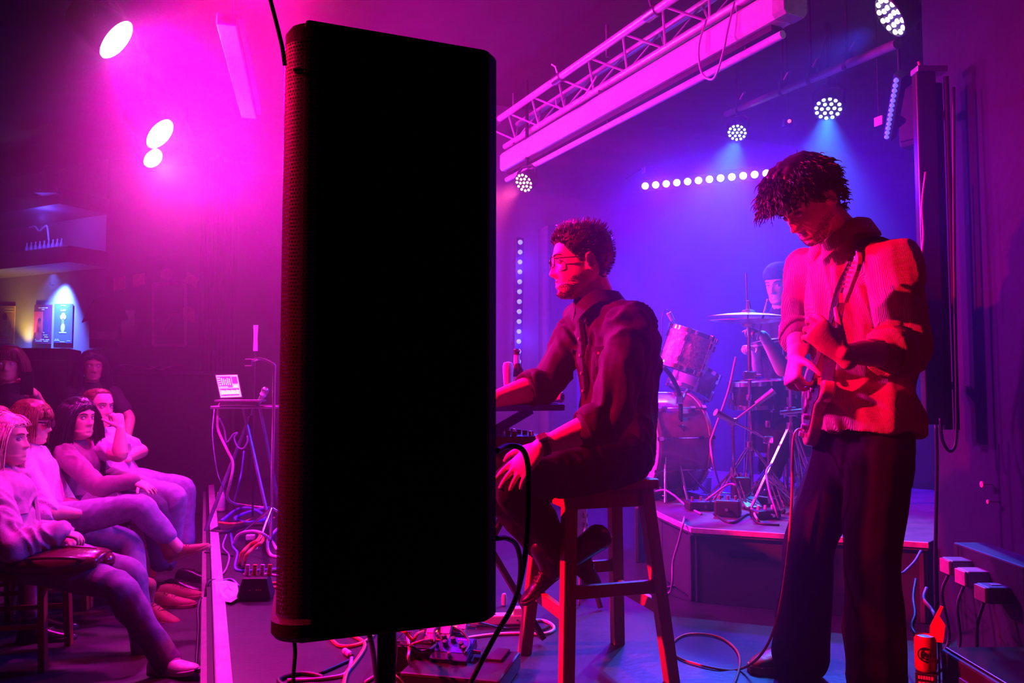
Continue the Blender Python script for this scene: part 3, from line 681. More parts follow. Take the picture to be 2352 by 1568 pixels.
top = kbz + .027
pb = P(1187, 895, 3.35); bottle('beer_bottle', 'dark beer bottle with pale neck label on the blue-lit shelf', (pb.x, pb.y, top), .215, .031, mat('brown_glass', (.05, .015, .01), .06, var=0), M_CHROME, mat('pale_label', (.75, .7, .7), .6))
pb = P(1167, 895, 3.3); t = thing('white_bottle', 'slim white rounded bottle beside the beer bottle on the shelf', 'bottle', (pb.x, pb.y, top))
MB().lathe([(.014, 0), (.016, .01), (.017, .06), (.0215, .12), (.0225, .145), (.018, .160), (.0, .165)], Matrix.Translation((pb.x, pb.y, top)), 18).build('body', M_WHITEPL, t, True)
MB().lathe([(.026, 0), (.026, .006), (.015, .010)], Matrix.Translation((pb.x, pb.y, top)), 18).build('foot', M_WHITEPL, t, True)
pc = P(1292, 917, 3.12); pc.z = top + .021
t = thing('pen_torch', 'pale cylinder lying on the shelf with a round blue emblem at its end', 'torch', (pc.x, pc.y, top))
ax = Vector((-.86, .5, 0)).normalized(); Mc = frame(ax, UP, pc)
MB().lathe([(.019, 0), (.021, .003), (.021, .07), (.017, .085), (.013, .10), (.013, .16), (.010, .165)], Mc, 20).build('barrel', mat('pink_barrel', (.8, .45, .5), .35), t, True)
MB().lathe([(.0165, -.001), (.0165, .001)], Mc, 20).build('end_cap', M_WHITEPL, t)
em = MB(); em.torus(pc - ax * .0015, .011, .0016, Mc, 20, 6); em.bar(pc - ax * .0015 + Mc.to_3x3() @ Vector((-.006, -.005, 0)), pc - ax * .0015 + Mc.to_3x3() @ Vector((.006, .003, 0)), .003, .002); em.bar(pc - ax * .0015 + Mc.to_3x3() @ Vector((-.004, .005, 0)), pc - ax * .0015 + Mc.to_3x3() @ Vector((.004, -.006, 0)), .003, .002)
em.build('emblem', mat('blue_print', (.02, .02, .3), .5), t)
# ------------------------------------------------------------------ guitarist
m_shirt = mat('crinkled_red_cotton', (.52, .22, .17), .8, var=.12, scale=20)
nt_ = m_shirt.node_tree; wv = nt_.nodes.new('ShaderNodeTexWave'); wv.inputs['Scale'].default_value = 85; wv.inputs['Distortion'].default_value = 3.5; wv.inputs['Detail'].default_value = 2; wv.inputs['Detail Scale'].default_value = .6
tcn = [n for n in nt_.nodes if n.type == 'TEX_COORD'][0]; mp2 = nt_.nodes.new('ShaderNodeMapping'); mp2.inputs['Scale'].default_value = (1, .5, .12); nt_.links.new(tcn.outputs['Object'], mp2.inputs[0]); nt_.links.new(mp2.outputs[0], wv.inputs[0])
bp_ = nt_.nodes.new('ShaderNodeBump'); bp_.inputs['Strength'].default_value = .4; bp_.inputs['Distance'].default_value = .006; nt_.links.new(wv.outputs['Fac'], bp_.inputs['Height']); nt_.links.new(bp_.outputs[0], nt_.nodes['Principled BSDF'].inputs['Normal'])
g = Person('guitarist with dark wavy hair bowed over his instrument in crinkled red shirt', G(1900, 1560), scale=1.05)
gp_, gw, gc, gn = P(1985, 990, 2.86), P(1985, 860, 2.88), P(1972, 700, 2.84), P(1945, 552, 2.80)
g.torso(gp_, gw, gc, gn, A, 1.05)
g.head(P(1856, 468, 2.72), (-.72, -.22, -.66), (-.62, -.18, .74), 1.06, nose=1.15)
gLs, gLe, gLw = P(2056, 610, 2.60), P(2078, 806, 2.52), P(1932, 812, 2.37)
gRs, gRe, gRw = P(1858, 622, 3.0), P(1842, 752, 3.06), P(1828, 820, 2.88)
g.arm(gLs, gLe, gLw, (-.66, .08, .70), (-.35, .75, .40), (.7, .8, .9, .95), -1, 1.05, k=1.1, thumb_out=.75, thumb_curl=.1)
g.arm(gRs, gRe, gRw, (-.30, -.45, -.78), (.82, .15, -.42), (1.05, 1.1, 1.15, 1.15), 1, 1.08, k=1.1)
gRh, gRk, gRa = P(1938, 1030, 2.93), P(1858, 1262, 2.86), P(1838, 1492, 2.86)
gLh, gLk, gLa = P(2022, 1030, 2.76), P(2000, 1275, 2.66), P(2010, 1540, 2.64)
g.leg(gRh, gRk, gRa); g.leg(gLh, gLk, gLa)
g.body(.0048)
ap, ar = arm_pts(gLs, gLe, gLw, 1.05, 1.0); bp, br = arm_pts(gRs, gRe, gRw, 1.05, 1.0)
hem = gp_ - UP * .0
g.cloth('shirt', m_shirt, [([hem - UP * .012, gp_.lerp(gw, .4), gw, gc, gc.lerp(gn, .6), gn - (gn - gc) * .1], [(.220, .182), (.208, .168), (.188, .152), (.205, .152), (.175, .118), (.088, .084)]),
    sleeve(ap, ar, 5, .030), sleeve(bp, br, 5, .030), ([gc.lerp(gn, .5), gLs], [.088, .086]), ([gc.lerp(gn, .5), gRs], [.088, .086])], .0075, 2, fold=.016, freq=10, rot=.35, stretch=(1, 1, .4), seed=2)
g.cloth('trousers', m_trous, [([gp_ + UP * .04, gp_ - UP * .02, gp_ - UP * .12], [(.168, .122), (.182, .138), (.178, .140)]), ([gRh - UP * .0, gRh.lerp(gRk, .5), gRk, gRk.lerp(gRa, .5), gRa - UP * .02], [.105, .094, .086, .088, .094]), ([gLh - UP * .0, gLh.lerp(gLk, .5), gLk, gLk.lerp(gLa, .5), gLa - UP * .02], [.110, .100, .090, .092, .098])], .009, 3, fold=.010, freq=7, seed=1, rot=-.4)
for p, q, r in ((ap[4], ap[5], .076), (bp[4], bp[5], .074)):
    d = (Vector(q) - Vector(p)).normalized(); c = Vector(p); Mq = frame(d).to_3x3(); mb = MB()
    mb.rings([[c + d * (h + .008 * math.sin(2 * t)) + Mq @ Vector((math.cos(t), math.sin(t), 0)) * (rr + .006 * math.sin(3 * t + h * 80)) for t in [2 * math.pi * j / 20 for j in range(20)]] for h, rr in ((-.03, r - .004), (-.032, r + .004), (0, r + .007), (.022, r + .002), (.026, r - .004), (.018, r - .014))])
    mb.build('cuff', m_shirt, g.root, True, sharp=0)
mb = MB(); nk = gn + UP * .02; nu = Vector((-.25, -.1, 1)).normalized()
for sgn in (1, -1):
    rows = []
    for i in range(13):
        t = i / 12 * math.pi; d = (FW * -math.cos(t) + LF * sgn * math.sin(t)); e = max(0, (t - 2.0) / 1.14)
        base = nk + d * (.082 + .02 * e) - UP * .06 * e
        rows.append([base + nu * .042 * (1 - e * .6), base + nu * .046 * (1 - e * .6) + d * .008, base + d * .028 - UP * (.0 + .03 * e) + LF * sgn * .02 * e, base + d * .030 - UP * (.008 + .034 * e) + LF * sgn * .022 * e, base + d * .014 - UP * .012, base - UP * .01])
    mb.rings(rows, True, True, True)
mb.build('collar', m_shirt, g.root, True, sharp=60)
M, hs = g.M, g.hs
eyes(M, hs, g.root); brows(M, hs, g.root, M_BLACKHAIR, .0042)
line_g = lambda t: hairline(t, -.065, .062, .018)
hb = MB(); hair_shell(hb, M, hs, .024, line_g, .010, 1.8, seed=5)
def flow_g(p, n, rn):
    fr = max(0, p.z - .02) * 9
    return n * (.16 + .08 * fr) + Vector((p.x * 3 + rn.uniform(-.45, .45), (1.0 * fr - .35) + rn.uniform(-.3, .3), -.30 + rn.uniform(-.25, .25)))
strands(hb, M, hs, 900, line_g, lambda p, rn: (.028 + max(0, p.z) * .34) * rn.uniform(.6, 1.1), flow_g, .0034, .022, 8, curl=.0040, grav=.10, seed=11, fmin=.05, topk=1.75)
strands(hb, M, hs, 300, line_g, lambda p, rn: .055 * rn.uniform(.6, 1.15), flow_g, .0036, .022, 8, curl=.0045, grav=.06, seed=14, fmin=.6, topk=1.75)
strands(hb, M, hs, 70, line_g, lambda p, rn: .085 * rn.uniform(.6, 1.2), lambda p, n, rn: n * .45 + Vector((rn.uniform(-.4, .4), 1.0, rn.uniform(-.2, .3))), .0034, .030, 9, curl=.0080, grav=.24, seed=12, fmin=.0, fmax=.6, trange=(-50, 50))
hb.build('hair', M_BLACKHAIR, g.root, True, sharp=0)
stubble(M, hs, g.root, 1500, 2)
gshm = [mat('brown_leather', (.10, .04, .02), .35, bump=.1, bscale=90), mat('tan_sole', (.30, .14, .07), .6), mat('red_lace', (.3, .1, .05), .7)]
shoe('shoe', G(1858, 1512) + Vector((.03, .0, .0)), G(1725, 1546), UP, gshm, g.root)
shoe('shoe', Vector((gLa.x + .06, gLa.y + .03, 0)), Vector((gLa.x - .20, gLa.y - .12, 0)), UP, gshm, g.root)
# ------------------------------------------------------------------ electric guitar
gt0, gt1 = P(1856, 915, 2.95), P(1968, 592, 2.38)            # bridge end, head end
gd = (gt1 - gt0).normalized(); gnrm = Vector((-.95, .22, .1)); gnrm = (gnrm - gd * gnrm.dot(gd)).normalized(); gwd = gd.cross(gnrm)
GL = (gt1 - gt0).length
if gwd.y > 0: pass
Mg = basis(gwd, gd, gnrm, gt0)                                # x across, y along the neck, z out of the face
gui = thing('electric_guitar', 'double-cutaway electric guitar with large headstock held by the standing guitarist', 'guitar', gt0)
ol = [(0, -.13), (.08, -.125), (.145, -.09), (.165, -.03), (.150, .03), (.118, .08), (.112, .12), (.130, .165), (.135, .215), (.110, .245), (.085, .225), (.06, .18), (.03, .165), (-.03, .165), (-.055, .175), (-.075, .195), (-.10, .195), (-.118, .16), (-.108, .115), (-.112, .075), (-.148, .03), (-.165, -.035), (-.148, -.092), (-.085, -.128)]
olc = [(p.x, p.y) for p in curve([Vector((x, y, 0)) for x, y in ol + ol[:1]], 4)][:-1]
sc_g = 1.0
olc = [(x * sc_g, y * sc_g) for x, y in olc]
MB().prism(olc, Mg @ Matrix.Translation((0, 0, -.042)), .042).build('body', mat('red_guitar_lacquer', (.75, .22, .16), .12, coat=.6), gui, True, bevel=.007)
MB().prism([(x * .78 + .008, y * .72 + .02) for x, y in olc], Mg, .0028).build('pickguard', mat('dark_tortoise_pickguard', (.03, .012, .012), .2), gui)
n0, n1 = .10, GL - .175
nk_ = MB(); nk_.rings([[Mg @ Vector((x, y, z)) for x, z in ((-w_, .012), (w_, .012), (w_ * .95, .0), (w_ * .5, -dd), (-w_ * .5, -dd), (-w_ * .95, .0))] for y, w_, dd in ((n0, .028, .012), (n1, .0215, .010))])
nk_.build('neck', mat('maple_neck', (.62, .36, .16), .25, var=.15, scale=20), gui, True)
MB().box(Mg @ Vector((0, (n0 + n1) / 2 - .0, .0135)), (.050, n1 - n0, .004), Mg).build('fretboard', mat('rosewood', (.06, .025, .015), .35), gui)
for i in range(16):
    y = n1 - (n1 + .0) * (1 - 2 ** (-(i + 1) / 12)) * 1.0
    if y > n0 + .01: MB().box(Mg @ Vector((0, y, .016)), (.046, .002, .002), Mg).build('fret', M_CHROME, gui)
hd = [(-.022, 0), (-.026, .02), (-.045, .045), (-.048, .07), (-.038, .10), (-.030, .150), (-.022, .178), (.004, .186), (.026, .176), (.034, .155), (.030, .12), (.028, .06), (.024, .02), (.022, 0)]
hk = MB().prism(hd, Mg @ Matrix.Translation((0, n1, -.014)), .014).build('headstock', mat('maple_headstock', (.68, .40, .20), .2, var=.12, scale=20), gui, bevel=.002)
tuner = None
for i in range(6):
    y = n1 + .035 + .022 * i; mb = MB(); mb.lathe([(.0045, 0), (.0045, .012), (.003, .014)], Mg @ Matrix.Translation((-.016 + .006 * i / 5, y, 0)), 10)
    mb.cone(Mg @ Vector((-.034, y, -.010)), Mg @ Vector((-.052, y, -.010)), .003); mb.ball(Mg @ Vector((-.058, y, -.010)), (.009, .007, .004), 10, Mg); mb.build('tuner', M_CHROME, gui, True)
st_ = MB()
for i in range(6): st_.tube([Mg @ Vector((-.021 + .0084 * i, -.03, .014)), Mg @ Vector((-.017 + .0068 * i, n1, .0175)), Mg @ Vector((-.016 + .006 * i / 5, n1 + .035 + .022 * i, .012))], .0008, 4)
st_.build('guitar_string', M_STEEL, gui)['kind'] = 'stuff'
MB().box(Mg @ Vector((0, -.035, .008)), (.075, .04, .012), Mg).build('bridge', M_CHROME, gui, bevel=.002)
for y in (.0, .045, .09): MB().box(Mg @ Vector((0, y, .006)), (.072, .018, .008), Mg).build('pickup', mat('cream_plastic', (.7, .6, .5), .3), gui, bevel=.003)
for x, y in ((.075, -.01), (.095, -.045), (.10, -.085)): MB().lathe([(.012, 0), (.0095, .014), (0, .015)], Mg @ Matrix.Translation((x, y, .002)), 14).build('control_knob', M_WHITEPL, gui, True)
MB().lathe([(.006, 0), (.006, .012)], Mg @ Matrix.Translation((0, -.115, -.02)) @ Matrix.Rotation(R(90), 4, 'X'), 10).build('strap_button', M_CHROME, gui, True)
# strap: a flat band from the upper horn over his shoulder and round the back
sp = curve([Mg @ Vector((.10, .20, -.02)), P(1925, 700, 2.66), P(1962, 610, 2.62), gn + LF * .13 - UP * .035 + FW * .04, gn + LF * .12 - UP * .06 - FW * .09, gc - FW * .19 - LF * .02, gw - FW * .18 + A * .12, Mg @ Vector((0, -.12, -.03))], 8)
mb = MB(); rows = []
for i, p in enumerate(sp):
    t = (sp[min(i + 1, len(sp) - 1)] - sp[max(i - 1, 0)]).normalized(); c_ = (gc if i < 30 else gw); o_ = (p - Vector((c_.x, c_.y, p.z))); o_ = (o_ - t * o_.dot(t)); o_ = o_.normalized() if o_.length > 1e-3 else UP
    x_ = t.cross(o_).normalized(); rows.append([p + x_ * a * .022 + o_ * b for a, b in ((-1, 0), (1, 0), (1, .004), (-1, .004))])
mb.rings(rows); mb.build('strap', mat('black_strap_webbing', (.012, .010, .011), .7), gui)
cable('guitar_cable', [Mg @ Vector((.10, -.105, .0)), P(1838, 985, 2.95), P(1822, 1010, 2.86), P(1818, 1150, 2.80), P(1808, 1280, 2.76), P(1785, 1420, 2.72), P(1750, 1500, 2.76), G(1700, 1536, .006), G(1640, 1534, .006), G(1560, 1510, .006), G(1545, 1478, .006), G(1580, 1456, .006), G(1650, 1462, .006), G(1696, 1500, .006), G(1690, 1560, .006), G(1640, 1640, .006)], .0045, mat('red_cable_braid', (.55, .16, .10), .5), 'red braided guitar cable hanging down and coiling on the stage floor')
# ------------------------------------------------------------------ the audience
def chair(label, c, f, group=None, h=.45):
    c = Vector((c.x, c.y, AF)); f = Vector(f).normalized(); l = Vector((-f.y, f.x, 0)); Mc = basis(f, l, UP)
    t = thing('chair', label, 'chair', c); mw = m_stool
    MB().box(c + UP * (h - .02), (.42, .42, .04), Mc).build('seat', mat('dark_red_seat_pad', (.14, .03, .03), .6), t, bevel=.012)
    for a in (-1, 1):
        for b in (-1, 1): MB().bar(c + f * a * .19 + l * b * .19, c + f * a * .17 + l * b * .175 + UP * (h - .04), .032, .032).build('leg', mw, t, bevel=.003)
    for b in (-1, 1): MB().bar(c - f * .19 + l * b * .18 + UP * (h - .04), c - f * .26 + l * b * .18 + UP * (h + .42), .03, .03).build('back_post', mw, t, bevel=.003)
    MB().bar(c - f * .25 - l * .19 + UP * (h + .34), c - f * .25 + l * .19 + UP * (h + .34), .16, .018, UP).build('backrest', mw, t, bevel=.004)
    for b in (-1, 1): MB().bar(c + f * .18 + l * b * .18 + UP * .2, c - f * .18 + l * b * .18 + UP * .2, .02, .02).build('stretcher', mw, t)
    return t
def sitter(label, hip, head, fwd, hfwd, legs, arms, skin=None, s=.95, hs=1.0, girth=1.0, lean=0.0, hup=(0, 0, 1), vox=.0055, nose=1.1):
    fwd = Vector(fwd).normalized(); lf = Vector((-fwd.y, fwd.x, 0))
    p = Person(label, Vector((hip.x, hip.y, AF)), skin=skin, scale=s); p.f, p.l = fwd, lf
    neck = head + Vector((0, 0, -.155 * hs)) - Vector(hfwd).normalized() * .02; wa = hip.lerp(neck, .36) + fwd * lean; ch = hip.lerp(neck, .68) + fwd * lean * .6
    p.torso(hip, wa, ch, neck, lf, girth); p.head(head, hfwd, hup, hs, nose=nose); p.wa, p.ch, p.nk, p.hip = wa, ch, neck, hip
    p.arms, p.legs = [], []
    for sgn, el, wr, d, n, cu in arms:
        sh = ch.lerp(neck, .62) + lf * sgn * .165 * s * girth ** .5; p.arm(sh, el, wr, d, n, cu, -1 if sgn > 0 else 1, .95); p.arms.append((sgn, sh, el, wr))
    for sgn, kn, an in legs:
        hp = hip + lf * sgn * .09 * s; p.leg(hp, kn, an); p.legs.append((hp, kn, an))
    p.body(vox, 1); p.vox = vox; eyes(p.M, hs, p.root); return p
def top_cloth(p, name, m, n_arm=7, add=.014, fold=.008, hem=.06, shoulders=True, seed=1.0, gx=1.0, skip=()):
    s = p.s; tr = [(a + add * gx, b + add * gx) for a, b in p.tr]; hm = p.hip - (p.wa - p.hip).normalized() * (hem + .03)
    parts = [([hm, p.hip, p.wa, p.ch, p.ch.lerp(p.nk, .6), p.nk - (p.nk - p.ch) * .12], [tr[1], tr[1], tr[2], tr[3], tr[4], (.075, .072)])]
    for i, (sgn, sh, el, wr) in enumerate(p.arms):
        if i in skip or n_arm == 0: continue
        ap, ar = arm_pts(sh, el, wr, s); parts.append(sleeve(ap, ar, n_arm, add)); parts.append(([p.ch.lerp(p.nk, .55), sh], [.066 * s + add, .062 * s + add * .6]))
    return p.cloth(name, m, parts, .009, 2, fold=fold, freq=12, seed=seed, rot=.5)
def bottoms(p, m, add=.014, flare=0.0, n=7, seed=2.0, fold=.006):
    parts = [([p.hip + UP * .04, p.hip - UP * .03], [(.165 * p.s + add * .6, .115 * p.s + add), (.155 * p.s, .11 * p.s)])]
    for l in p.legs:
        a, r = leg_pts(*l, p.s); parts.append((a[:n], [x + add + flare * max(0, i - 3) / 3 for i, x in enumerate(r)][:n]))
    return p.cloth('trousers', m, parts, .0095, 2, fold=fold, freq=9, seed=seed, rot=-.3)
def long_hair(p, m, L, part=0.0, seed=3, fringe=False, line=None, count=420, thick=.016, wave=.0015, name='hair', fy=.015):
    hb = MB(); ln = line or (lambda t: hairline(t, -.075, .074, .030)); hair_shell(hb, p.M, p.hs, thick, ln, .004, 1.1)
    def flow(q, n, rn):
        if fringe and q.y > .03 and abs(q.x) < .05: return Vector((q.x * 3, .5, -.8)) + n * .25
        return Vector((q.x * 9 + rn.uniform(-.1, .1), -.30, -.55)) + n * .25
    strands(hb, p.M, p.hs, int(count * 1.9), ln, lambda q, rn: (.075 if (fringe and q.y > .05 and abs(q.x) < .05) else L) * rn.uniform(.8, 1.12), flow, .0036, thick, 10, curl=wave, grav=.55, seed=seed, fmin=.0, fmax=.95, face=(.058 if fy > 0 else .066) if not fringe else .030, fy=fy)
    hb.build(name, m, p.root, True, sharp=0)
jeans = mat('purple_grey_denim', (.20, .17, .26), .8, var=.2, scale=30, bump=.3, bscale=420)
bluej = mat('faded_blue_jeans', (.30, .30, .44), .8, var=.2, scale=30, bump=.3, bscale=420)
boots = [mat('brown_suede_boot', (.30, .13, .08), .7, bump=.15, bscale=200), mat('crepe_sole', (.42, .25, .16), .7), mat('dark_lace', (.09, .05, .05), .7)]
white_sh = [mat('white_trainer', (.78, .68, .66), .5), mat('white_sole', (.8, .74, .7), .6), mat('white_lace', (.8, .75, .75), .7)]
# blonde woman in a denim jacket
h1 = P(12, 1012, 3.95)
p1 = sitter('blonde woman in a pale denim jacket with a handbag on her lap', P(20, 1262, 3.86), h1, (.95, .22, 0), (.985, .17, .05), [(1, P(300, 1318, 3.98), P(330, 1480, 4.0)), (-1, P(268, 1345, 3.66), P(385, 1520, 3.70))],
    [(1, P(35, 1225, 4.06), P(140, 1225, 3.86), (.85, -.3, -.25), (.1, .2, -.95), .7), (-1, P(30, 1258, 3.60), P(135, 1222, 3.72), (.85, .35, -.25), (.1, .2, -.95), .7)], s=.95, hs=1.02, nose=1.0)
m_jk = mat('pale_denim_jacket', (.46, .36, .42), .8, var=.2, scale=30, bump=.35, bscale=380)
top_cloth(p1, 'jacket', m_jk, 7, .024, .017, .05, seed=3)
bottoms(p1, jeans, .012, .010)
long_hair(p1, M_BLOND, .27, seed=21, count=460, line=lambda t: hairline(t, -.075, .070, .030), thick=.013, fy=-.022)
brows(p1.M, p1.hs, p1.root, M_AUBURN)
jc = MB(); nk = p1.nk - UP * .0
for sgn in (1, -1):
    rows = []
    for i in range(11):
        t = i / 10 * math.pi; d = (p1.f * -math.cos(t) + p1.l * sgn * math.sin(t)); e = max(0, (t - 2.0) / 1.14); b_ = nk + d * (.085 + .02 * e) - UP * .06 * e
        rows.append([b_ + UP * .03 * (1 - e * .5), b_ + UP * .034 * (1 - e * .5) + d * .008, b_ + d * .034 - UP * (.012 + .03 * e), b_ + d * .034 - UP * (.022 + .03 * e), b_ + d * .01 - UP * .012, b_ - UP * .01])
    jc.rings(rows)
jc.build('collar', m_jk, p1.root, True, sharp=60)
def front_strip(p, a, w_, h0, h1_, out, m, name, add=.03):
    mb = MB(); rows = []
    for i in range(11):
        h = h0 + (h1_ - h0) * i / 10; c = p.hip.lerp(p.wa, h * 3) if h < 1 / 3 else (p.wa.lerp(p.ch, h * 3 - 1) if h < 2 / 3 else p.ch.lerp(p.nk, (h - 2 / 3) * 1.5)); ra, rb = p.tr[3]
        rows.append([c + p.l * math.sin(a + (j - 2) * w_) * (ra + add) * .95 + p.f * math.cos(a + (j - 2) * w_) * (rb + add + (out if 0 < j < 4 else -.004)) * .95 for j in range(5)])
    mb.rings(rows, False, False, False); return mb.build(name, m, p.root, True)
front_strip(p1, .12, .05, .05, .8, .008, m_jk, 'placket'); front_strip(p1, -.55, .11, .48, .66, .010, m_jk, 'pocket')
for sgn, sh, el, wr in p1.arms:
    d = (Vector(wr) - Vector(el)).normalized(); c = Vector(wr) - d * .045; Mq = frame(d).to_3x3()
    MB().rings([[c + d * h + Mq @ Vector((math.cos(t), math.sin(t), 0)) * r for t in [2 * math.pi * j / 18 for j in range(18)]] for h, r in ((-.03, .046), (-.03, .051), (.03, .049), (.032, .044), (.02, .036))]).build('cuff', m_jk, p1.root, True, sharp=0)
shoe('shoe', P(350, 1552, 3.72), P(458, 1546, 3.62), UP, white_sh, p1.root)
shoe('shoe', P(318, 1575, 3.98), P(405, 1566, 3.9), UP, white_sh, p1.root)
bg = P(150, 1288, 3.70); bt = thing('handbag', 'shiny dark leather handbag lying in the blonde woman\'s lap', 'bag', bg - UP * .05)
bm_ = MB(); loft(bm_, [bg + Vector((-.20, -.05, -.005)), bg + Vector((-.16, -.04, 0)), bg, bg + Vector((.14, .03, .0)), bg + Vector((.17, .035, -.005))], [(.05, .040), (.105, .055), (.125, .062), (.105, .052), (.05, .036)], Vector((-.2, .98, 0)), 5, 20)
m_bag = mat('dark_red_leather', (.10, .02, .025), .22, bump=.1, bscale=70, coat=.3)
bm_.build('body', m_bag, bt, True)
MB().tube(curve([bg + Vector((-.16, -.1, .02)), bg + Vector((-.05, -.135, .04)), bg + Vector((.08, -.11, .035)), bg + Vector((.15, -.05, .01))]), .007, 8).build('handle', m_bag, bt, True)
MB().tube(curve([bg + Vector((-.15, .0, .055)), bg + Vector((0, .0, .066)), bg + Vector((.13, .02, .055))]), .004, 6).build('zipper', M_CHROME, bt, True)
chair('wooden chair with red pad under the blonde woman', P(35, 1300, 3.86), (.95, .22, 0), 'chairs of the front row')
# woman with sunglasses, legs crossed, ankle boots
h2 = P(72, 972, 4.55)
p2 = sitter('woman in sunglasses and white top with crossed legs in jeans and ankle boots', P(95, 1200, 4.5), h2, (.95, .25, 0), (.96, .22, -.08), [(-1, P(318, 1163, 4.32), P(408, 1258, 4.36)), (1, P(300, 1248, 4.72), P(322, 1395, 4.55))],
    [(-1, P(110, 1175, 4.20), P(185, 1180, 4.30), (.8, .4, -.2), (.1, .1, -1), .5), (1, P(150, 1155, 4.72), P(205, 1172, 4.5), (.9, -.2, -.3), (.1, .1, -1), .5)], s=.95, hs=.98)
m_wt = mat('white_lace_top', (.80, .68, .78), .75, var=.12, scale=90, bump=.5, bscale=150)
top_cloth(p2, 'top', m_wt, 4, .016, .010, .05, seed=8)
bottoms(p2, bluej, .013, .0, n=6, seed=6)
long_hair(p2, M_AUBURN, .16, seed=33, fringe=True, line=lambda t: hairline(t, -.075, .058, .020), thick=.02, fy=-.001)
sg = MB(); M, hs = p2.M, p2.hs
for sd in (-1, 1):
    sg.prism([(.030 * math.copysign(abs(math.cos(a)) ** .8, math.cos(a)) + .034 * sd, .021 * math.copysign(abs(math.sin(a)) ** .8, math.sin(a))) for a in [2 * math.pi * j / 16 for j in range(16)]], M @ Matrix.Translation(Vector((0, .106, .004)) * hs) @ Matrix.Rotation(R(90), 4, 'X'), .005)
    sg.tube([M @ (Vector(q) * hs) for q in ((.062 * sd, .100, .012), (.072 * sd, .07, .013), (.081 * sd, .0, .010), (.078 * sd, -.02, -.004))], .004, 6)
sg.bar(M @ (Vector((-.012, .106, .010)) * hs), M @ (Vector((.012, .106, .010)) * hs), .004, .004); sg.build('sunglasses', M_BLACKGLOSS, p2.root)
shoe('shoe', P(392, 1290, 4.36), P(486, 1256, 4.40), (-.35, -.1, .93), boots, p2.root, boot=.05)
shoe('shoe', P(318, 1412, 4.56), P(412, 1440, 4.50), UP, boots, p2.root, boot=.07)
chair('wooden chair under the woman in sunglasses', P(95, 1230, 4.5), (.95, .25, 0))
# long dark hair woman
h3 = P(182, 962, 4.95)
p3 = sitter('woman with long dark hair in a plum long-sleeved top, hand on her knee', P(165, 1172, 4.95), h3, (.93, .1, 0), (.86, -.38, .03), [(-1, P(352, 1160, 4.75), P(368, 1290, 4.8)), (1, P(360, 1150, 5.05), P(385, 1290, 5.0))],
    [(-1, P(228, 1118, 4.58), P(305, 1105, 4.62), (.9, .1, -.35), (.1, .3, -.95), .3), (1, P(240, 1090, 5.2), P(320, 1110, 4.95), (.85, -.3, -.3), (.1, .1, -1), .3)], s=.95, hs=1.0)
top_cloth(p3, 'top', mat('plum_jersey', (.26, .12, .20), .8, bump=.2, bscale=300), 7, .014, .007, .06, seed=12, gx=1.3)
bottoms(p3, mat('dark_jeans', (.06, .05, .10), .8, bump=.3, bscale=400), .012, .008, seed=9)
long_hair(p3, M_BLACKHAIR, .44, seed=44, wave=.003, thick=.018); brows(p3.M, p3.hs, p3.root, M_BLACKHAIR)
for q, r_ in ((P(372, 1318, 4.78), -.25), (P(392, 1318, 4.98), -.2)): shoe('shoe', Vector((q.x, q.y, AF)) - p3.f * .06, Vector((q.x, q.y, AF)) + p3.f * .2, UP, boots, p3.root)
chair('wooden chair under the woman with long dark hair', P(165, 1200, 4.95), (.93, .1, 0))
ph = P(222, 1150, 4.62); t = thing('white_bag', 'small white cloth bag with dark print beside the plum-topped woman', 'bag', ph)
bm_ = MB(); loft(bm_, [ph + Vector((-.08, 0, -.06)), ph, ph + Vector((.10, 0, .03))], [(.05, .02), (.07, .03), (.04, .02)], (0, 0, 1)); bm_.build('body', m_wt, t, True)
# man with hand on his chin
h4 = P(226, 938, 5.3)
p4_ = sitter('man in a white tee shirt resting his chin on his hand', P(262, 1110, 5.35), h4, (.93, .0, 0), (.86, -.42, .06), [(-1, P(400, 1140, 5.1), P(395, 1240, 5.15)), (1, P(420, 1120, 5.45), P(425, 1240, 5.45))],
    [(-1, P(275, 1046, 5.0), P(277, 984, 5.02), (-.30, .10, .95), (-.7, .5, -.2), 1.1), (1, P(325, 1035, 5.62), P(285, 1055, 5.3), (-.9, -.4, .1), (-.2, .5, -.8), .5)], s=1.02, hs=1.06, girth=1.18)
top_cloth(p4_, 'tee_shirt', mat('white_cotton', (.72, .62, .70), .85, bump=.2, bscale=300), 3, .020, .009, .04, seed=15)
bottoms(p4_, bluej, .014, .008, seed=19)
hb = MB(); ln4 = lambda t: hairline(t, -.062, .088, .045); hair_shell(hb, p4_.M, 1.06, .006, ln4, .003); strands(hb, p4_.M, 1.06, 300, ln4, lambda p, rn: .012, lambda p, n, rn: n * .5 + Vector((0, -.4, -.3)), .002, .007, 3, seed=8, push=False); hb.build('hair', M_AUBURN, p4_.root, True, sharp=0)
brows(p4_.M, 1.06, p4_.root, M_AUBURN)
for q in (P(402, 1265, 5.1), P(430, 1265, 5.4)): shoe('shoe', Vector((q.x, q.y, AF)) - p4_.f * .06, Vector((q.x, q.y, AF)) + p4_.f * .2, UP, shm, p4_.root)
chair('wooden chair under the man with his hand on his chin', P(262, 1140, 5.35), (.93, .0, 0))
